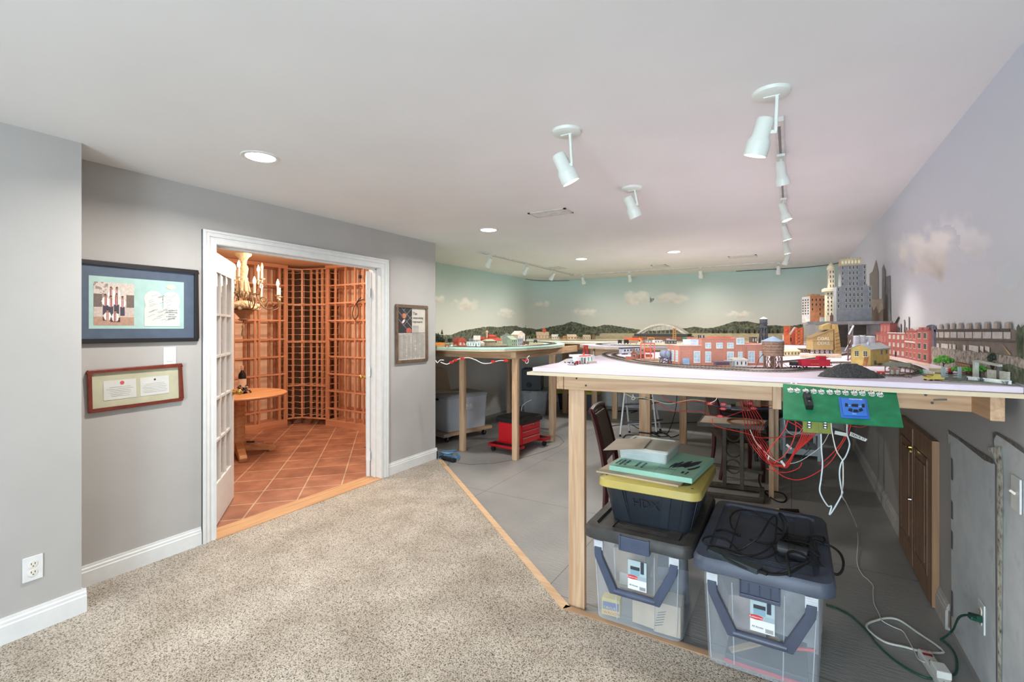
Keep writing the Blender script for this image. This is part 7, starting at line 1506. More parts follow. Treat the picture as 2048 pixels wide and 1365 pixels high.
m = MB(); m.cyl((0, 0, 0), (0, 0, 26*s_), .012, n=12); m.build('riser', C3(112, 84, 70), t); m = MB(); m.tube(smooth_path([rx*-19*s_+Z*30*s_, rx*-28*s_+Z*20*s_, rx*-32*s_+Z*8*s_, rx*-38*s_+Z*1*s_]), .0012, 5); m.build('spout_hose', C3(50, 46, 50), t); m = MB(); m.tube(smooth_path([rx*17*s_+Z*14*s_, rx*27*s_+Z*6*s_, rx*33*s_+Z*1.5*s_, rx*20*s_+Z*1*s_]), .001, 5); m.build('red_hose', C3(150, 60, 66), t)
# far dark water tower
p = pz(1527, 687, ZF); t, s_ = water_tower('tall black lattice toy water tower behind the brick factory', 1527, 687, 634, 638.5, 655, 7, 8.5, C3(88, 94, 104), C3(222, 224, 226), C3(76, 78, 84), D=p)
m = MB(); m.lathe([(7.4*s_, 39*s_), (8.2*s_, 39*s_), (8.2*s_, 40*s_), (7.4*s_, 40*s_)], 16); m.build('walkway', C3(70, 72, 78), t)
bld('model_shed', 'dark toy hut left of the black lattice water tower', (1504, 687), (1514, 687), 675, .08, ZF, C3(92, 78, 70), C3(110, 96, 88), nx=2, ny=1)
# ---- right rear industry
bld('model_kiosk', 'small pale toy cabin with one dark window left of the grey platform', (1574, 690), (1595, 690), 671, .09, ZF, C3(232, 210, 204), C3(226, 206, 198), nx=1, ny=1, ww=.45, wh=.42, pane=DPANE)
p = pz(1596, 691, ZF); s_ = dep_of(p)/FPX; t = thing('model_blast_furnace', 'orange toy steel mill structure with lattice left of the grey platform', 'model building', p); OR = C3(206, 112, 70); OR2 = C3(176, 84, 58)
for k, (u0, u1, v0, v1, y) in enumerate(((1578, 1590, 652, 672, .10), (1590, 1603, 655, 690, .06), (1603, 1611, 656, 691, .04))): m = MB(); q_ = rx*((u0+u1)/2-1596)*s_; m.X = Matrix.Translation(q_+ry*y); w_ = (u1-u0)*s_; m.box(-w_/2, 0, (691-v1)*s_ if k != 0 else .0, w_/2, .06, (691-v0)*s_); m.build('furnace_block', (OR, OR2, OR)[k], t)
m = MB()
for k in range(5): z = k*7*s_; m.bar(rx*-4*s_+Z*z, rx*8*s_+Z*(z+7*s_), .006, .006); m.bar(rx*8*s_+Z*z, rx*-4*s_+Z*(z+7*s_), .006, .006)
for x in (-4, 8): m.bar(rx*x*s_, rx*x*s_+Z*36*s_, .008, .008)
m.build('lattice', C3(222, 130, 84), t); m = MB(); m.bar(rx*-16*s_+Z*22*s_, rx*-6*s_+Z*36*s_, .018, .012); m.build('hopper_arm', C3(206, 186, 176), t)
m = MB(); m.ball(rx*-22*s_+Z*29*s_, 3.2*s_, 8); m.build('red_bucket', C3(206, 56, 56), t)
t, *_ = bld('model_house', 'dark brown toy chimney building at the hill foot behind the orange mill', (1597, 668), (1606, 668), 640, .1, ZF+.10, C3(80, 62, 62), C3(96, 74, 72), base0=None) if False else (None,)
bld('model_station', 'pale yellow toy station shed left of the coal tower', (1567, 713), (1600, 712), 703.5, .05, ZF, C3(222, 206, 150), C3(226, 214, 170), 'gx', .012, nx=5, ny=1, pane=DPANE)
bld('model_wall', 'low cream toy wall with faded lettering before the coal tower', (1600, 716), (1683, 716.5), 709, .01, ZF, C3(226, 206, 180), None, cat='model wall')
for lab, u in (('faded painted letters left', 1612), ('faded painted letters right', 1660)): 
    w0 = [o for o in bpy.data.objects if o.name.startswith('model_wall')][-1]; sx = dep_of(w0.location)/FPX
    text('wall_text', 'C O A L', .013, C3(190, 150, 110), (sx*(u-1600-8), -.0006, .003), (1, 0, 0), (0, 0, 1), w0)
bld('model_shed', 'brown toy shed with a flat roof left of the coal tower', (1604, 706), (1621, 706), 698, .06, ZF, C3(120, 90, 66), C3(196, 176, 150), nx=2, ny=1, pane=DPANE)
# grey platform
PLX0, PLY0, PLZ = .115, 4.6, 1.535
t = thing('city_platform', 'raised grey shelf on posts carrying the toy skyscrapers', 'platform', (.38, 5.2, ZF)); GP = C3(150, 148, 146)
m = MB(); m.box(PLX0, PLY0, PLZ-.024, XR-.004, 6.1, PLZ); m.build('platform_top', GP, t, world=True)
m = MB(); m.box(PLX0+.005, PLY0+.01, ZF, PLX0+.055, PLY0+.05, PLZ-.024); m.build('support_post', M((176, 172, 168), .6, 0, .04, name='grey_post'), t, world=True)
m = MB(); m.box(PLX0+.2, 6.0, ZF, XR-.01, 6.02, PLZ-.024); m.build('back_panel', C3(120, 112, 104), t, world=True)
m = MB(); m.box(.41, 4.9, 1.40, XR-.006, 4.94, 1.425); m.build('cross_beam', wood((140, 112, 84), (176, 144, 110), 'x', name='beam_wood', knots=False), t, world=True)
def tower(t, o, W, D, z0, z1, mat, nm, nx, ny, pane, frame, zlo=None, ww=.3, wh=.55, skip=()):
    m = MB(); m.box(o[0], o[1], z0, o[0]+W, o[1]+D, z1); m.build(nm, mat, t)
    zlo = z0 if zlo is None else zlo
    for j in range(ny):
        for i in range(nx):
            if i in skip: continue
            win(t, 0, 0, W/nx*ww, (z1-zlo)/ny*wh, frame=frame, pane=pane, bars=False).location = (o[0]+W*(i+.5)/nx, o[1], zlo+(z1-zlo)*(j+.5)/ny)
# grey skyscraper
p = pd(1673, 657, 3.98); p.z = PLZ; b = pd(1737, 657, 3.98); W = (b-p).length; s_ = 3.98/FPX; gz = lambda v: (644.5-v)*s_ + (1.48+(657-644.5)*s_-PLZ)
t = thing('model_skyscraper', 'tall grey stepped toy skyscraper with cream windows on the platform', 'model building', (p.x, p.y, PLZ), YAW-.45); W *= .88; SG = C3(140, 142, 146); CW = C3(238, 228, 202)
tower(t, (0, 0), W, .15, 0, gz(574), SG, 'lower_block', 9, 4, DPANE, CW, gz(619), .4, .6, (1, 7)); tower(t, (W*.14, .02), W*.72, .12, gz(574), gz(531), SG, 'upper_block', 7, 4, DPANE, CW, None, .4, .6, (1, 5))
m = MB(); m.box(W*.14, .02, gz(531), W*.70, .12, gz(519)); m.build('crown', C3(206, 192, 150), t)
for k in range(6): win(t, 0, 0, W*.05, (gz(521)-gz(529))*.6, frame=CW, pane=C3(240, 234, 214), bars=False).location = (W*.14+W*.56*(k+.5)/6, .02, gz(525))
for k in range(7): m = MB(); x = W*.14+W*.56*k/6; m.box(x-.004, .016, gz(532), x+.004, .026, gz(516.5)); m.build('fin', C3(190, 176, 136), t)
m = MB(); m.box(W*.82, .03, gz(574), W*.9, .1, gz(570)); m.build('roof_box', SG, t)
# cream tower with dome and spire
p = pd(1652, 657, 4.25); b = pd(1673, 657, 4.25); W = (b-p).length; s_ = 4.25/FPX; z_ = lambda v: CZ+(657-v)*s_-PLZ
W *= .9; t = thing('model_tower', 'cream toy tower with a cornice and thin spire left of the grey skyscraper', 'model building', (p.x, p.y, PLZ), YAW-.45); CR = C3(226, 212, 184)
tower(t, (.002, 0), W*.9, .1, 0, z_(584), CR, 'shaft', 3, 6, DPANE, CR, z_(632), .35, .5)
m = MB(); m.box(-.02, -.02, z_(584), W*.98, .11, z_(577)); m.build('cornice', CR, t, bevel=.004); tower(t, (W*.28, .01), W*.5, .08, z_(577), z_(540), CR, 'lantern', 2, 4, DPANE, CR)
m = MB(); m.lathe([(W*.36, z_(540)), (W*.40, z_(536)), (W*.3, z_(531)), (W*.1, z_(527)), (.0001, z_(526))], 16, (W*.53, .05, 0)); m.build('dome', CR, t, smooth=40); m = MB(); m.cyl((W*.53, .05, z_(527)), (W*.45, .05, z_(506)), .005, .001, n=8); m.build('spire', C3(196, 186, 170), t)
m = MB(); m.prism_y([(W*.35, .0), (W*.35, z_(632)), (W*.5, z_(628)), (W*.65, z_(632)), (W*.65, 0)], -.004, 0); m.build('arched_door', C3(120, 84, 76), t)
# hotel
p = pd(1620, 657, 4.55); b = pd(1652, 657, 4.55); W = (b-p).length; s_ = 4.55/FPX; z_ = lambda v: CZ+(657-v)*s_-PLZ
t = thing('model_hotel', 'orange brick toy hotel with a side wall whitened as if lit on the platform left end', 'model building', (p.x, p.y, PLZ), YAW)
m = MB(); m.box(0, 0, 0, W, .12, z_(592)); m.build('brick_block', C3(214, 146, 104), t)
for i, j in ((0, 0), (1, 0), (2, 0), (3, 0), (0, 1), (1, 1), (2, 1), (3, 1), (0, 2), (2, 2), (2, 3)): win(t, W*(i+.6)/4.2, z_(600+j*9.5), W*.07, s_*4.5, frame=C3(206, 180, 150), pane=DPANE, bars=False)
m = MB(); m.box(-.004, -.002, 0, 0, .12, z_(593)); m.build('lit_side', C3(240, 236, 228), t)  # thin sheet colours the left face white, as if brightly lit
for i in range(3):
    for j in range(6): win(t, .12*(i+.5)/3, z_(600+j*5.5), .016, s_*3, 1, frame=C3(230, 226, 218), pane=DPANE, bars=False).location.x = -.004
m = MB(); m.box(W*.6, -.02, 0, W*.95, 0, z_(635)); m.build('entry_box', C3(222, 230, 228), t)
m = MB(); m.box(W*.2, .04, z_(592), W*.8, .09, z_(588)); m.build('roof_house', C3(206, 170, 120), t)
# coal and coke tower
p = pz(1627, 708, ZF); s_ = dep_of(p)/FPX; t = thing('model_coal_tower', 'tan wooden toy coal and coke dealer building with slanted roof and chute', 'model building', p, YAW+.0); TW = noisy('tan_boards', [(.3, (176, 146, 92)), (.6, (206, 178, 122)), (.75, (150, 122, 78))], 40, .8, .2, stretch=(8, 8, 1))
P2 = lambda u, v: ((u-1627)*s_, (708-v)*s_)
m = MB(); m.prism_y([P2(1626, 700), P2(1626, 676), P2(1667, 660), P2(1667, 700)], 0, .085); m.build('bin_house', TW, t)
m = MB(); m.prism_y([P2(1624, 677), P2(1624, 675.5), P2(1668, 658.5), P2(1668, 660)], -.004, .09); m.build('roof', C3(150, 124, 86), t)
m = MB(); m.prism_y([P2(1651, 660), P2(1651, 652), P2(1667, 646), P2(1667, 660)], .03, .08); m.build('head_house', TW, t)
m = MB(); m.prism_y([P2(1668, 649), P2(1675, 649), P2(1683, 711), P2(1670, 711)], -.004, .03); o_ = m.build('chute', C3(196, 164, 106), t)
for k in range(6): m = MB(); v = 668+k*7; x0_, x1_ = 1669+.2*k, 1677+.9*k; m.bar((*[P2(x0_, v)[0]], -.005, P2(x0_, v)[1]), (P2(x1_, v-3)[0], -.005, P2(x1_, v-3)[1]), .002, .003); m.build('cleat', C3(120, 90, 60), o_)
m = MB(); m.prism_y([P2(1667, 664), P2(1670, 662), P2(1670, 700), P2(1667, 700)], .0, .07); m.build('dark_gap', C3(86, 60, 48), t)
for u in (1631, 1641, 1651, 1661): m = MB(); x, _z = P2(u, 0); m.bar((x-.006, .01, 0), (x+.006, .01, 8*s_), .004, .004); m.bar((x+.006, .01, 0), (x-.006, .01, 8*s_), .004, .004); m.bar((x, .07, 0), (x, .07, 8*s_), .005, .005); m.build('trestle', C3(112, 84, 60), t)
LTX = M((240, 236, 224), .6, name='letter_white')
for s, v in (('COAL', 681), ('COKE', 690)): x, z = P2(1634, v); text('letters', s, 9.5*s_, LTX, (x, -.0008, z), (1.25, 0, 0), (0, 0, 1), t)
m = MB(); x0_, z0_ = P2(1626, 682.5); m.box(x0_, -.002, z0_-.001, P2(1667, 0)[0], 0, z0_+.001); m.build('batten', C3(140, 112, 74), t)
# conveyor tower
p = pz(1703, 722, ZF); s_ = dep_of(p)/FPX; t = thing('model_conveyor', 'grey toy conveyor with lattice towers between the coal tower and the silos', 'model tower', p, YAW); m = MB(); gy = C3(128, 122, 122)
P2 = lambda u, v: Vector(((u-1703)*s_, 0, (722-v)*s_))
for a_, b_ in (((1696, 722), (1697, 672)), ((1703, 722), (1702, 672))): m.bar(P2(*a_), P2(*b_), .005, .005)
for k in range(6): v = 722-k*8; m.bar(P2(1696, v), P2(1703, v-8), .003, .003)
m.build('tower', C3(118, 92, 84), t); m = MB()
for a_, b_ in (((1712, 690), (1712, 648)), ((1719.5, 690), (1719.5, 648))): m.bar(P2(*a_)+Vector((0, .06, 0)), P2(*b_)+Vector((0, .06, 0)), .005, .005)
for k in range(6): v = 690-k*7; m.bar(P2(1712, v)+Vector((0, .06, 0)), P2(1719, v-7)+Vector((0, .06, 0)), .003, .003); m.bar(P2(1719, v)+Vector((0, .06, 0)), P2(1712, v-7)+Vector((0, .06, 0)), .003, .003)
m.build('lattice_tower', gy, t); m = MB(); m.bar(P2(1698, 669), P2(1719, 652)+Vector((0, .05, 0)), .008, .007); m.build('conveyor_arm', C3(206, 204, 206), t); m = MB(); m.bar(P2(1690, 702), P2(1702, 680), .004, .003); m.build('stay', C3(206, 204, 206), t)
# silos
for i, (u, r, vt, lab) in enumerate(((1711.5, 6.5, 674, 'pale grey toy silo, left of three by the yellow house'), (1725, 7.5, 673.5, 'pale grey toy silo, middle of three by the yellow house'), (1744.5, 9.5, 674.5, 'wide pale grey toy silo, right of three by the yellow house'))):
    p = pz(u, 714, ZF)+ry*(.012*i); s_ = dep_of(p)/FPX; t = thing('model_silo', lab, 'model silo', p); h = (714-vt)*s_; m = MB(); m.lathe([(.0001, 0), (r*s_, 0), (r*s_, h), (r*.6*s_, h+.006), (.0001, h+.008)], 24); m.build('silo_body', C3(188, 194, 202), t, smooth=40)
    m = MB(); m.cyl(rx*(r*s_), rx*(r*s_)+Z*(h+.012), .0035, n=8); m.build('pipe', C3(150, 156, 164), t)
# yellow house
a, b, c_ = pz(1741, 733, ZF), pz(1779, 728, ZF), pz(1723, 730, ZF); e = b-a; W = e.length; ang = math.atan2(e.y, e.x); s_ = dep_of(a)/FPX; D = .085; Hh = 34*s_; YH = C3(206, 178, 104)
t = thing('model_house', 'yellow toy signal house with grey gable roof and red stairs', 'model building', a, ang)
m = MB(); m.box(0, 0, 0, W, D, Hh); m.add([(0, 0, Hh), (0, D, Hh), (0, D/2, Hh+.022), (W, 0, Hh), (W, D, Hh), (W, D/2, Hh+.022)], [(0, 1, 2), (3, 5, 4), (0, 3, 4, 1), (0, 2, 5, 3), (1, 4, 5, 2)]); m.build('wall', YH, t)
m = MB()
for s in (0, 1): y = -.008 if s == 0 else D+.008; m.add([(-.008, y, Hh-.004), (W+.008, y, Hh-.004), (W+.008, D/2, Hh+.024), (-.008, D/2, Hh+.024), (-.008, y, Hh), (W+.008, y, Hh), (W+.008, D/2, Hh+.028), (-.008, D/2, Hh+.028)], [(3, 2, 1, 0), (4, 5, 6, 7), (0, 1, 5, 4), (1, 2, 6, 5), (2, 3, 7, 6), (3, 0, 4, 7)])
m.build('roof', C3(158, 162, 166), t)
for x in (.55, .82): win(t, W*x, Hh*.78, W*.09, Hh*.22, frame=C3(150, 160, 140), pane=DPANE)
win(t, W*.22, Hh*.2, W*.09, Hh*.2, frame=C3(120, 150, 130), pane=DPANE)
for y in (.25, .7): win(t, D*y, Hh*.72, D*.2, Hh*.3, 1, frame=C3(226, 222, 190), pane=DPANE)
m = MB()
for k in range(7): m.box(-.03+k*.004, D*.1, Hh*.08*k, -.026+k*.004, D*.3, Hh*.08*k+.004)
m.bar((-.034, D*.1, 0), (-.004, D*.1, Hh*.55), .003, .003); m.build('stairs', C3(150, 76, 58), t); m = MB(); m.box(W*.2, D*.3, Hh+.012, W*.26, D*.4, Hh+.036); m.build('chimney', C3(196, 200, 206), t)
# red brick warehouse group
RBK = brick((180, 96, 88), (166, 84, 78), (200, 140, 130), 70, name='warehouse_brick')
def brickb(label, L, R, vT, D, nx, ny, pane, nm='model_warehouse', zt=ZF, fr=C3(196, 176, 160), door=None, parts=(), wh=.5, ww=.4):
    t, W, Hh, D = bld(nm, label, L, R, vT, D, zt, RBK, C3(150, 84, 76), 'flat', nx=nx, ny=ny, ww=ww, wh=wh, pane=pane, frame=fr, door=door, ov=.002)
    return t, W, Hh
GP_ = C3(58, 78, 66)
t, W, Hh = brickb('red brick toy corner building with green windows and two chimneys', (1834, 723), (1857, 728), 662, .012, 2, 3, GP_)
for x in (.15, .6): m = MB(); m.box(W*x, .0, Hh, W*(x+.25), .012, Hh+.02); m.build('chimney', RBK, t)
t, W, Hh = brickb('red brick toy shop front with curved gable, left of the corner building', (1811, 717.5), (1834, 723), 664, .02, 3, 3, C3(150, 84, 74))
m = MB(); m.prism_y([(0, Hh), (W, Hh), (W, Hh+.012), (W*.8, Hh+.006), (W*.5, Hh+.022), (W*.2, Hh+.006), (0, Hh+.012)], 0, .008); m.build('curved_gable', RBK, t); m = MB(); m.box(W*.02, -.006, Hh*.62, W*.85, 0, Hh*.66); m.build('white_canopy', C3(230, 226, 218), t)
t, W, Hh = brickb('red brick toy warehouse with arched doors in the middle of the brick row', (1776, 711.5), (1811, 717.5), 667, .03, 4, 3, C3(206, 196, 186), wh=.45)
for x in (.48,): m = MB(); m.prism_y([(W*x-.008, 0), (W*x-.008, .03), (W*x, .036), (W*x+.008, .03), (W*x+.008, 0)], -.004, 0); m.build('arched_door', C3(44, 36, 36), t)
m = MB(); m.box(0, -.004, Hh, W, .01, Hh+.007); m.build('white_cornice', C3(216, 206, 196), t)
t, W, Hh = brickb('red brick toy tower at the left end of the brick row', (1761, 710), (1780, 711), 649, .07, 3, 3, C3(196, 120, 108)); brickb('low red brick toy wing far left of the brick row', (1752, 709), (1765, 710), 666, .06, 2, 2, C3(190, 150, 130))
t, W2, H2, D2 = bld('model_scrapyard', 'brown toy bunker with pipes on the roof of the brick row', (1783, 704), (1806, 706), 656, .03, ZF, C3(96, 72, 66), C3(110, 84, 76)); 
for k in range(5): m = MB(); m.cyl((W2*(.1+.2*k), .01, H2), (W2*(.1+.2*k), .01, H2+.02+.01*(k % 3)), .003, n=6); m.build('pipe', C3(80, 76, 78), t)
q_ = px3([(1755, 712), (1858, 729), (1860, 735), (1800, 722), (1752, 715)], ZF); c = sum(q_, Vector())/5; t = thing('model_pavement', 'cream toy pavement strip along the foot of the brick row', 'scenic strip', c); m = MB(); m.prism([(p.x, p.y) for p in q_], ZF+.0005, ZF+.004); m.build('pavement', C3(214, 190, 168), t, world=True)
# caboose and crossing
t, L, h = car('model_caboose', 'bright red toy caboose in front of the coal tower', 1600, 1656, 737, 722, ZF+.006, C3(206, 44, 62), .034, dz=.006)
m = MB(); m.box(L*.12, -.012, h+.004, L*.38, .012, h+.022); m.build('cupola', C3(196, 40, 58), t); m = MB()
for x in (-L/2-.006, L/2+.006): m.box(x-.006, -.016, .012, x+.006, .016, .015); m.bar((x, -.014, .012), (x, -.014, h*.8), .0015, .0015)
m.build('end_platform', C3(60, 50, 52), t); m = MB(); m.box(-L*.2, -.0178, h*.55, L*.1, -.0172, h*.62); m.build('lettering', C3(222, 150, 60), t)
car('model_flat_wagon', 'dark toy tender coupled left of the red caboose', 1582, 1599, 736, 728, ZF+.006, C3(56, 54, 62), .03)
for i, (u, lab) in enumerate(((1604.5, 'white toy figure at the rail crossing, left'), (1612, 'white toy figure at the rail crossing, right'), (1640, 'white crossed toy railway sign before the caboose'))):
    p = pz(u, 739, ZF); t = thing('model_figure' if i < 2 else 'model_crossing_sign', lab, 'model figure' if i < 2 else 'model sign', p)
    m = MB()
    if i < 2: m.lathe([(.0001, 0), (.004, 0), (.003, .012), (.0045, .018), (.002, .022), (.0001, .022)], 8); m.ball((0, 0, .025), .003, 8); m.build('figure_body', C3(230, 228, 222), t)
    else: m.cyl((0, 0, 0), (0, 0, .022), .0012, n=6); m.bar((-.008, -.001, .018), (.008, -.001, .03), .003, .002); m.bar((.008, -.001, .018), (-.008, -.001, .03), .003, .002); m.build('cross_post', C3(236, 234, 230), t)
# coal pile
pts = [pz(u, 757, ZF) for u in (1642, 1706, 1768)]; c = (pts[0]+pts[2])/2; Lx = (pts[2]-pts[0]).length/2; t = thing('model_coal_pile', 'heap of black model coal on the lilac foam behind the green panel', 'coal pile', c+Vector((0, .055, 0)), YAW-.12)
rr = random.Random(11); nz2 = vnoise(17); m = MB(); NX, NY = 60, 26; vs = []
for j in range(NY+1):
    for i in range(NX+1):
        x, y = -1+2*i/NX, -1+2*j/NY; r = math.sqrt(x*x+y*y); hh = max(0, 1-r)**.8*.062*(1.05-.25*x) if r < 1 else 0; hh = min(hh, .052); hh += (nz2(x*22+30, y*14+30)-.5)*.008*(1 if r < .97 else 0); k = min(1, 1/max(r, 1e-6)) if r > 1 else 1
        vs.append((x*k*Lx, y*k*.06, max(0.0008, hh) if r < 1 else .0006))
m.add(vs, [(j*(NX+1)+i, j*(NX+1)+i+1, (j+1)*(NX+1)+i+1, (j+1)*(NX+1)+i) for j in range(NY) for i in range(NX)]); CO = noisy('coal', [(.35, (30, 30, 30)), (.55, (66, 66, 64)), (.75, (110, 112, 108))], 300, .5, .8, .004); m.build('coal_heap', CO, t)
# wooden platform station
t, W2, H2, D2 = bld('model_station', 'weathered wooden toy platform shed with stone-grey roof right of the coal heap', (1779, 752), (1800, 753), 738, .035, ZF, WD, C3(122, 122, 110), 'gy', .014, nx=2, ny=1, pane=DPANE)
t, W2, H2, D2 = bld('model_canopy', 'long grey toy platform roof on posts behind the wooden shed', (1764, 748), (1822, 751.5), 737, .04, ZF, WD, None, kind='none', cat='model building') if False else (None, 0, 0, 0)
a, b = pz(1768, 745, ZF), pz(1824, 748.5, ZF); e = b-a; W2 = e.length; t = thing('model_canopy', 'long grey toy platform roof on wooden posts behind the wooden shed', 'model building', a, math.atan2(e.y, e.x)); h = .03; m = MB(); m.add([(-.006, -.02, h), (W2, -.02, h), (W2, .045, h), (-.006, .045, h), (.004, .012, h+.016), (W2-.008, .012, h+.016)], [(3, 2, 1, 0), (0, 1, 5, 4), (1, 2, 5), (2, 3, 4, 5), (3, 0, 4)]); m.build('roof', C3(128, 130, 116), t)
for k in range(6): m = MB(); x = W2*(.04+.18*k); m.bar((x, 0, 0), (x, 0, h), .003, .003); m.bar((x, 0, h*.6), (x+.008, 0, h), .002, .002); m.build('post', C3(112, 84, 68), t)
m = MB(); m.box(0, -.02, 0, W2, .03, .004); m.build('deck', WD, t)
p = pz(1816, 756, ZF); t = thing('model_cart', 'tiny brown toy barrow right of the wooden platform shed', 'model cart', p); m = MB(); m.box(-.01, -.006, .006, .01, .006, .012); m.cyl((-.007, -.008, .005), (-.007, .008, .005), .005, n=8); m.cyl((.007, -.008, .005), (.007, .008, .005), .005, n=8); m.build('barrow_body', C3(120, 100, 86), t)
p = pz(1762, 750, ZF); t = thing('model_wagon', 'small red toy cart by the coal heap', 'model cart', p); m = MB(); m.box(-.014, -.007, .008, .014, .007, .014); m.build('tray', C3(206, 56, 44), t); m = MB(); m.cyl((-.008, -.008, .005), (-.008, .008, .005), .005, n=10); m.cyl((.008, -.008, .005), (.008, .008, .005), .005, n=10); m.build('wheels', C3(140, 50, 40), t)
p = pz(1712, 722, ZF); t = thing('model_rubble', 'pinkish heap of toy lumber and rubble between the coal tower and yellow house', 'model lumber', p); m = MB(); rr = random.Random(3)
for k in range(16): a_ = rr.uniform(0, 3); x, y = rr.uniform(-.03, .03), rr.uniform(-.012, .012); m.m = k % 2; m.bar((x, y, .004+.001*(k % 5)), (x+.03*math.cos(a_), y+.03*math.sin(a_), .006+.0015*(k % 4)), .005, .003)
m.build('lumber', [C3(226, 150, 126), C3(206, 186, 170)], t)
# ---- park corner at the right
t, *_ = car('model_car', 'yellow vintage toy car with brown hood at the front right', 1851, 1882, 761.5, 748, ZF, C3(206, 186, 96), .03, 'auto', 'model car'); m = MB(); m.box(-.016, -.0125, .0195, .014, .0125, .0235); m.build('hood', C3(120, 92, 70), t)
pl5 = px3([(1862, 758), (1885, 764), (2031, 772), (2010, 765), (1960, 754), (1860, 744), (1836, 748)], ZF); c = sum(pl5, Vector())/7; t = thing('model_park_base', 'dark thin base board of the toy park scene at the front right', 'scenic board', c); m = MB(); m.prism([(p.x, p.y) for p in pl5], ZF+.0004, ZF+.005); m.build('base_board', noisy('park_base', [(.3, (96, 104, 92)), (.6, (136, 138, 122)), (.8, (92, 90, 84))], 50, .9, .2), t, world=True)
zp = ZF+.005
tree('bright green round toy tree behind the park', 1887, 738, 712, zp, .034, GREEN, 0); tree('dark toy fir tree behind the grey park shelter', 1985, 758, 703, zp, .016, DGREEN, 0)
for lab, u, v, vt, r in (('green toy bush behind the pump pillars', 1915, 749, 733, .018), ('green toy bush right of the pump pillars', 1933, 751, 734, .019), ('bright green toy bush under the grey park shelter', 1960, 755, 730, .02), ('olive toy bush left of the pump pillars', 1905, 748, 736, .014)): tree(lab, u, v, vt, zp, r, GREEN, 0)
bld('model_sign', 'white curved toy sign board at the left of the park', (1845, 746), (1867, 752), 739, .004, zp, C3(226, 234, 226), None, cat='model sign'); p = pz(1842, 746, zp); t = thing('model_drum', 'green toy drum at the left end of the white sign', 'model drum', p); m = MB(); m.cyl((0, 0, 0), (0, 0, .012), .006, n=12); m.build('drum', C3(34, 150, 80), t)
bld('model_bench', 'long cream toy bench behind the white sign board', (1858, 744.5), (1884, 746), 737.5, .008, zp, C3(206, 186, 150), C3(222, 206, 176), cat='model bench')
for lab, u in (('grey toy gate pillar with ladder rungs, left of the park gate', 1886.5), ('grey toy gate pillar, right of the park gate', 1919)):
    p = pz(u, 757, zp); s_ = dep_of(p)/FPX; t = thing('model_gate_pillar', lab, 'model pillar', p, YAW); m = MB(); m.box(-2.8*s_, -.003, 0, 2.8*s_, .003, 23*s_); m.build('pillar', C3(150, 164, 164), t)
    m = MB(); 
    if u < 1900:
        for k in range(5): m.box(2.8*s_, -.002, (3+k*3.6)*s_, 9*s_, .001, (4.2+k*3.6)*s_)
    else: m.box(-12*s_, -.002, 2*s_, -2.8*s_, .001, 3.2*s_); m.box(-12*s_, -.002, 7*s_, -2.8*s_, .001, 8*s_)
    m.build('gate_bar', C3(196, 204, 204), t)
t, *_ = car('model_motorcycle', 'red toy motorcycle with rider between the gate pillars', 1894, 1903, 749, 737, zp, C3(206, 52, 44), .006, 'auto', 'model vehicle')
p = pz(1938, 758, zp); 
for lab, L_2, R_2 in (('white toy picket fence, left length at the park front', (1935, 760), (1958, 762)), ('white toy picket fence, right length at the park front', (1966, 763), (2022, 769.5))):
    a, b = pz(*L_2, zp), pz(*R_2, zp); e = b-a; W2 = e.length; t = thing('model_fence', lab, 'model fence', a, math.atan2(e.y, e.x)); m = MB(); n = int(W2/.0035)
    for k in range(n+1): m.box(W2*k/n-.0013, -.0006, 0, W2*k/n+.0013, .0006, .0125)
    m.build('pickets', C3(232, 234, 228), t); m = MB(); m.box(0, .0006, .003, W2, .0014, .0045); m.box(0, .0006, .0095, W2, .0014, .011); m.build('rails', C3(226, 228, 222), t)
for lab, u, v in (('grey toy benches at the left of the picket fence', 1930, 761), ('grey toy bicycle group at the right of the picket fence', 2008, 769), ('grey toy figure between the two fence lengths', 1962, 763)):
    p = pz(u, v, zp); t = thing('model_figure', lab, 'model figure', p); m = MB(); rr = random.Random(u)
    for k in range(6): x = rr.uniform(-.008, .008); m.bar((x, 0, 0), (x+rr.uniform(-.004, .004), .0, .011), .0018, .0018); m.ball((x, 0, .005), .0025, 6)
    m.build('figure_body', C3(120, 132, 134), t)
a, b = pz(1945, 754.5, zp), pz(1995, 763, zp); e = b-a; W2 = e.length; s_ = dep_of(a)/FPX; t = thing('model_shelter', 'grey concrete toy park shelter with a flat sloping roof', 'model building', a, math.atan2(e.y, e.x)); CN = C3(176, 178, 164)
m = MB(); m.prism_y([(-.004, 33*s_), (W2*.25, 35*s_), (W2+.004, 31*s_), (W2+.004, 27*s_), (W2*.25, 30*s_), (-.004, 30.5*s_)], 0, .012); m.build('roof_slab', CN, t); m = MB(); m.box(0, 0, 0, W2*.11, .012, 31*s_); m.build('pier', C3(196, 198, 184), t); m = MB(); m.box(W2*.96, 0, 0, W2*1.0, .012, 27*s_); m.build('pier', C3(92, 86, 82), t)
bld('model_wall', 'pale weathered toy wall panel with sloping top at the park right', (1974, 759), (2016, 766), 739, .006, zp, noisy('weathered_panel', [(.35, (176, 176, 160)), (.6, (206, 206, 192)), (.75, (160, 130, 118))], 40, .8, 0, stretch=(1, 1, 5)), None, cat='model wall')
bld('model_pen', 'brown toy timber pen behind the park trees', (1914, 744), (1940, 751), 724, .008, zp, C3(112, 84, 66), None, nx=6, ny=1, ww=.6, wh=.6, frame=C3(196, 150, 112), pane=C3(150, 110, 80), cat='model building')
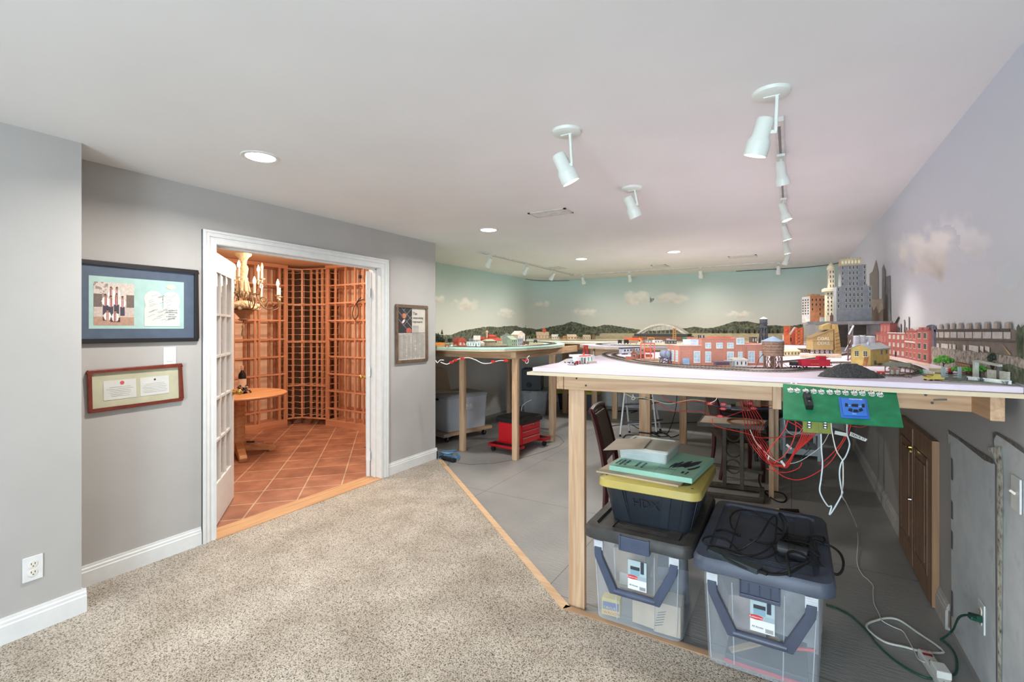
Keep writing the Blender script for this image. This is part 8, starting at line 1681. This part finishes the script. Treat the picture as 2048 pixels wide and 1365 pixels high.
# ================================================================ wiring under the tables
RW = M((206, 52, 48), .45, 0, .04, name='red_wire'); BW = M((34, 30, 32), .5, name='black_wire'); YW = M((214, 200, 150), .5, 0, .03, name='cream_wire'); BLW = M((70, 74, 120), .5, name='blue_wire'); WW = M((220, 216, 208), .5, name='white_wire')
def wire(label, L, r, mat, name='wire'): return cord(name, label, [pd(*p) for p in L], r, mat, 'wire', n=5, sub='strand')
D0 = 2.75
w = lambda D, *P: [(u, v, D) for u, v in P]
wire('cream wire sagging below the front table apron', w(D0, (1245, 785), (1266, 795), (1285, 796), (1300, 799), (1325, 806), (1340, 808), (1360, 804), (1385, 800), (1410, 803)), .0025, YW)
wire('dark blue wire along the underside of the front table', w(D0+.02, (1290, 795), (1310, 802), (1345, 806), (1390, 804), (1430, 812), (1480, 819), (1530, 818), (1562, 816)), .0022, BLW)
wire('red wire dropping from the apron and sagging right', w(2.45, (1311, 759), (1313, 775), (1322, 790), (1340, 803), (1360, 806), (1390, 803), (1430, 806)), .0018, RW)
wire('red wire in a long low sag under the front table', w(D0, (1312, 805), (1340, 822), (1355, 823), (1400, 824), (1425, 832), (1445, 835), (1465, 830), (1490, 821), (1520, 812), (1562, 812)), .002, RW)
wire('black wire dropping behind the front table apron', w(2.46, (1319, 760), (1322, 775), (1329, 790)), .0016, BW); wire('black wire looping over the apron near its middle', w(2.22, (1431, 768), (1422, 776), (1413, 790), (1411, 800)), .0016, BW); wire('black wire looping over the apron near the green panel', w(2.15, (1530, 770), (1524, 785), (1513, 802)), .0016, BW)
wire('white wire hanging over the apron to the splices', w(2.22, (1438, 765), (1436, 785), (1432, 800), (1420, 807)), .002, WW)
for i, (u, v, lab) in enumerate(((1420, 808, 'leftmost red wire splice under the front table apron'), (1447, 809, 'red wire splice on the cream wire, upper one right of the leftmost'), (1446, 818, 'red wire splice on the blue wire just below another'), (1440, 833, 'red wire splice on the lowest red wire'), (1500, 807, 'red wire splice high beside the bundle of red wires'), (1507, 817, 'red wire splice on the blue wire near the green panel'))):
    p = pd(u, v, D0-.01); t = thing('wire_splice', lab, 'connector', p); m = MB(); m.box(-.013, -.005, -.008, .013, .005, .008); m.box(-.019, -.004, -.004, .019, .004, .003); m.build('clip', M((206, 40, 40), .4, 0, .03, name='splice_red'), t, bevel=.002)
# bundle of red feeders from the table to the wire nest
rr = random.Random(12)
for k in range(7):
    a = 1479+k*4.2; L = [(a, 800, 2.6), (a+4, 815, 2.55), (a+10+k*2, 845, 2.45), (1493+k*4.5, 870, 2.35), (1503+k*5, 890, 2.25), (1522+k*4, 915, 2.2), (1538+k*3.2, 928, 2.1), (1556+k*3, 931+k*.8, 2.05), (1575+k*2.5, 925-k*3, 2.0), (1592+k*4, 895-k*2, 1.95), (1604+k*5, 862, 1.9), (1575+k*14 if k < 4 else 1600+k*4, 842, 1.9)]
    wire(('red wire in the hanging bundle, number %s from the left' % ('one', 'two', 'three', 'four', 'five', 'six', 'seven')[k]) if False else ('red feeder wire in the hanging nest, %s strand from the left' % ('first', 'second', 'third', 'fourth', 'fifth', 'sixth', 'seventh')[k]), L, .0019, RW)
wire('red wire sagging lowest of all below the green panel', w(2.0, (1520, 890), (1538, 925), (1555, 945), (1575, 957), (1600, 960), (1630, 948), (1660, 925), (1680, 895), (1694, 872), (1702, 850)), .002, RW)
wire('red wire crossing from the nest up to the panel right side', w(2.02, (1534, 938), (1560, 945), (1580, 944), (1598, 936), (1604, 926)), .0019, RW)
wire('red wire doubling the long sag to the panel', w(1.98, (1640, 930), (1660, 912), (1678, 892), (1690, 872), (1698, 850), (1705, 845)), .0018, RW)
wire('red wire bowed from the sewing table toward the panel', w(2.3, (1425, 838), (1426, 848), (1438, 855), (1470, 862), (1495, 868), (1520, 876), (1560, 875), (1600, 872)), .0019, RW)
wire('black wire hanging in the nest of red wires', w(2.3, (1488, 870), (1500, 890), (1512, 915), (1524, 925), (1545, 932), (1560, 938), (1590, 945), (1602, 925), (1604, 915), (1622, 898)), .0015, BW)
wire('thin white wire curling through the nest of red wires', w(2.1, (1500, 860), (1512, 885), (1530, 905), (1545, 918), (1560, 926), (1580, 928), (1605, 920), (1640, 895), (1655, 873), (1660, 858)), .0014, WW)
wire('grey wire curve below the left end of the green panel', w(1.95, (1569, 840), (1572, 858), (1585, 870), (1598, 866), (1608, 852)), .0014, M((170, 166, 160), .5, name='grey_wire'))
wire('red lead at the left corner of the green panel', w(1.92, (1575, 840), (1572, 855), (1560, 873), (1545, 890), (1530, 912)), .002, RW); wire('red lead from the middle of the panel to the nest', w(1.92, (1590, 840), (1592, 860), (1585, 885), (1570, 910), (1548, 927)), .002, RW)
wire('short red wire behind the right half of the panel', w(1.9, (1690, 849), (1705, 853), (1722, 855), (1740, 850)), .0012, RW)
def label_tag(label, P, D, s=None):
    pts = [pd(u, v, D) for u, v in P]; c = sum(pts, Vector())/4; t = thing('wire_tag', label, 'label', c); m = MB(); n = Vector((FW[0], FW[1], 0))*.0006; m.add(pts+[p+n for p in pts], [(0, 1, 2, 3), (7, 6, 5, 4), (0, 4, 5, 1), (1, 5, 6, 2), (2, 6, 7, 3), (3, 7, 4, 0)]); m.build('paper', PAPER, t, world=True)
    if s:
        e = pts[1]-pts[0]; ux = e.normalized(); uz = (pts[3]-pts[0]); uz = (uz-ux*uz.dot(ux)).normalized(); text('tag_text', s, .013, INK, pts[0]+ux*.002+uz*.003-Vector((FW[0], FW[1], 0))*.0006-t.location, ux, uz, t)
label_tag('white paper tag reading TRACK 11 on the panel wires', [(1699, 872), (1731, 884), (1735, 879), (1701, 864)], 1.84, 'TRACK 11')
label_tag('plain pale paper tag folded left of the TRACK 11 tag', [(1669, 869), (1694, 874), (1694, 867), (1670, 862)], 1.83); label_tag('small white wire tag on the upper red wires', [(1572, 892), (1582, 900), (1584, 896), (1574, 888)], 1.97); label_tag('small white wire tag at the bottom of the wire nest', [(1560, 923), (1569, 935), (1571, 931), (1564, 921)], 1.97); label_tag('small white wire tag near the thin table leg', [(1534, 921), (1537, 911), (1539, 912), (1537, 922)], 2.0)
t = thing('wire_clamp', 'dark metal clamp hanging from wires below the circuit boards', 'clamp', pd(1614, 895, 2.0)); m = MB(); m.tube([pd(1612, 868, 2), pd(1613, 880, 2)], .0015, 5); m.ball(pd(1613, 893, 2.0), .014, 8, (.6, .6, 1.3)); m.bar(pd(1604, 889, 2), pd(1613, 895, 2), .008, .006); m.bar(pd(1619, 889, 2), pd(1613, 899, 2), .006, .006); m.build('clamp_body', M((58, 56, 56), .4, .3, name='dark_metal'), t, world=True)
# left table wiring
wire('white wire sagging along the left train table apron', w(5.0, (871, 721), (875, 726), (880, 721), (888, 721)), .005, WW); wire('white wire swinging between red splices on the left table', w(4.98, (881, 725), (893, 729), (901, 726), (912, 720), (935, 716), (950, 720), (965, 727), (980, 727), (998, 722), (1012, 722)), .005, WW)
for u, v, lab in ((903, 725, 'red splice on the left table wire, leftmost'), (911, 721, 'red splice on the left table wire beside the first leg'), (925, 718, 'red splice cluster at the top of the left table first leg'), (986, 724, 'red splice on the left table wire, between the legs'), (1012, 722, 'red splice on the left table wire, right end')):
    p = pd(u, v, 4.95); t = thing('wire_splice', lab, 'connector', p); m = MB(); m.box(-.018, -.006, -.012, .018, .006, .012); m.box(-.028, -.004, -.006, .028, .004, .004); m.build('clip', M((206, 40, 40), .4, 0, .03, name='splice_red'), t, bevel=.002)
wire('small white wire coil hanging at the left table corner', w(5.0, (1050, 722), (1052, 727), (1056, 726), (1057, 720), (1054, 717), (1059, 712)), .004, WW); wire('small red wire coil under the left table corner', w(5.0, (1044, 720), (1050, 723), (1056, 721), (1050, 719)), .006, RW)
wire('white wire ring with a tail under the front table apron', w(2.7, (1266, 789), (1266, 794), (1263, 798), (1267, 800), (1270, 796), (1266, 793)), .002, WW)
# ================================================================ daylight and exposure
l = lamp('daylight', 'AREA', (-.16, YR-.05, 1.2), 205, (.71, .87, 1.0), 1, rot=(PI/2, 0, 0)); l.data.shape = 'RECTANGLE'; l.data.size = 1.45; l.data.size_y = 1.85
w = bpy.data.worlds.new('world'); sc.world = w; w.use_nodes = True; w.node_tree.nodes['Background'].inputs[0].default_value = (.8, .9, 1, 1); w.node_tree.nodes['Background'].inputs[1].default_value = .6
sc.view_settings.exposure = 0.33

GROUPS = {'track_spotlight': 'spotlights on the ceiling tracks', 'ceiling_spotlight': 'canopy spotlights on the ceiling', 'recessed_light': 'recessed ceiling lights', 'light_track': 'white ceiling light tracks', 'ceiling_vent': 'ceiling vents', 'wine_rack': 'racks of the wine room', 'french_door': 'pair of french door leaves', 'picture_frame': 'framed pictures on the entry wall', 'wall_outlet': 'wall outlets', 'light_switch': 'wall switches', 'layout_table': 'model train tables', 'storage_bin': 'storage bins under the tables', 'tote': 'black totes with yellow lids', 'cardboard_box': 'cartons inside the clear bins', 'dining_chair': 'mahogany dining chairs under the table', 'power_cable': 'loose cables and leads', 'network_cable': 'blue network cables', 'power_strip': 'power strips on the floor', 'circuit_board': 'circuit boards under the control panel', 'wire': 'wires under the train tables', 'wire_splice': 'red wire splices', 'wire_tag': 'paper tags on the wires', 'paper_sheet': 'loose sheets', 'toy_train_track': 'toy train tracks on the tables', 'model_tree': 'toy trees on the layout', 'model_house': 'toy houses on the layout', 'model_shop': 'toy shops on the layout', 'model_shed': 'toy sheds on the layout', 'model_station': 'toy stations on the layout', 'model_train_car': 'toy train cars on the tracks', 'model_car': 'toy cars on the layout', 'model_figure': 'tiny toy figures', 'model_silo': 'pale grey toy silos', 'model_warehouse': 'brick toy warehouse row', 'model_water_tower': 'toy water towers', 'model_crane': 'toy cranes on the layout', 'model_wall': 'toy walls on the layout', 'model_fence': 'white toy picket fence', 'model_gate_pillar': 'grey toy gate pillars', 'grass_mat': 'scenic mats on the tables'}
for o in list(C.objects):
    if o.parent is None and 'label' in o:
        g = GROUPS.get(o.name.split('.')[0])
        if g: o['group'] = g
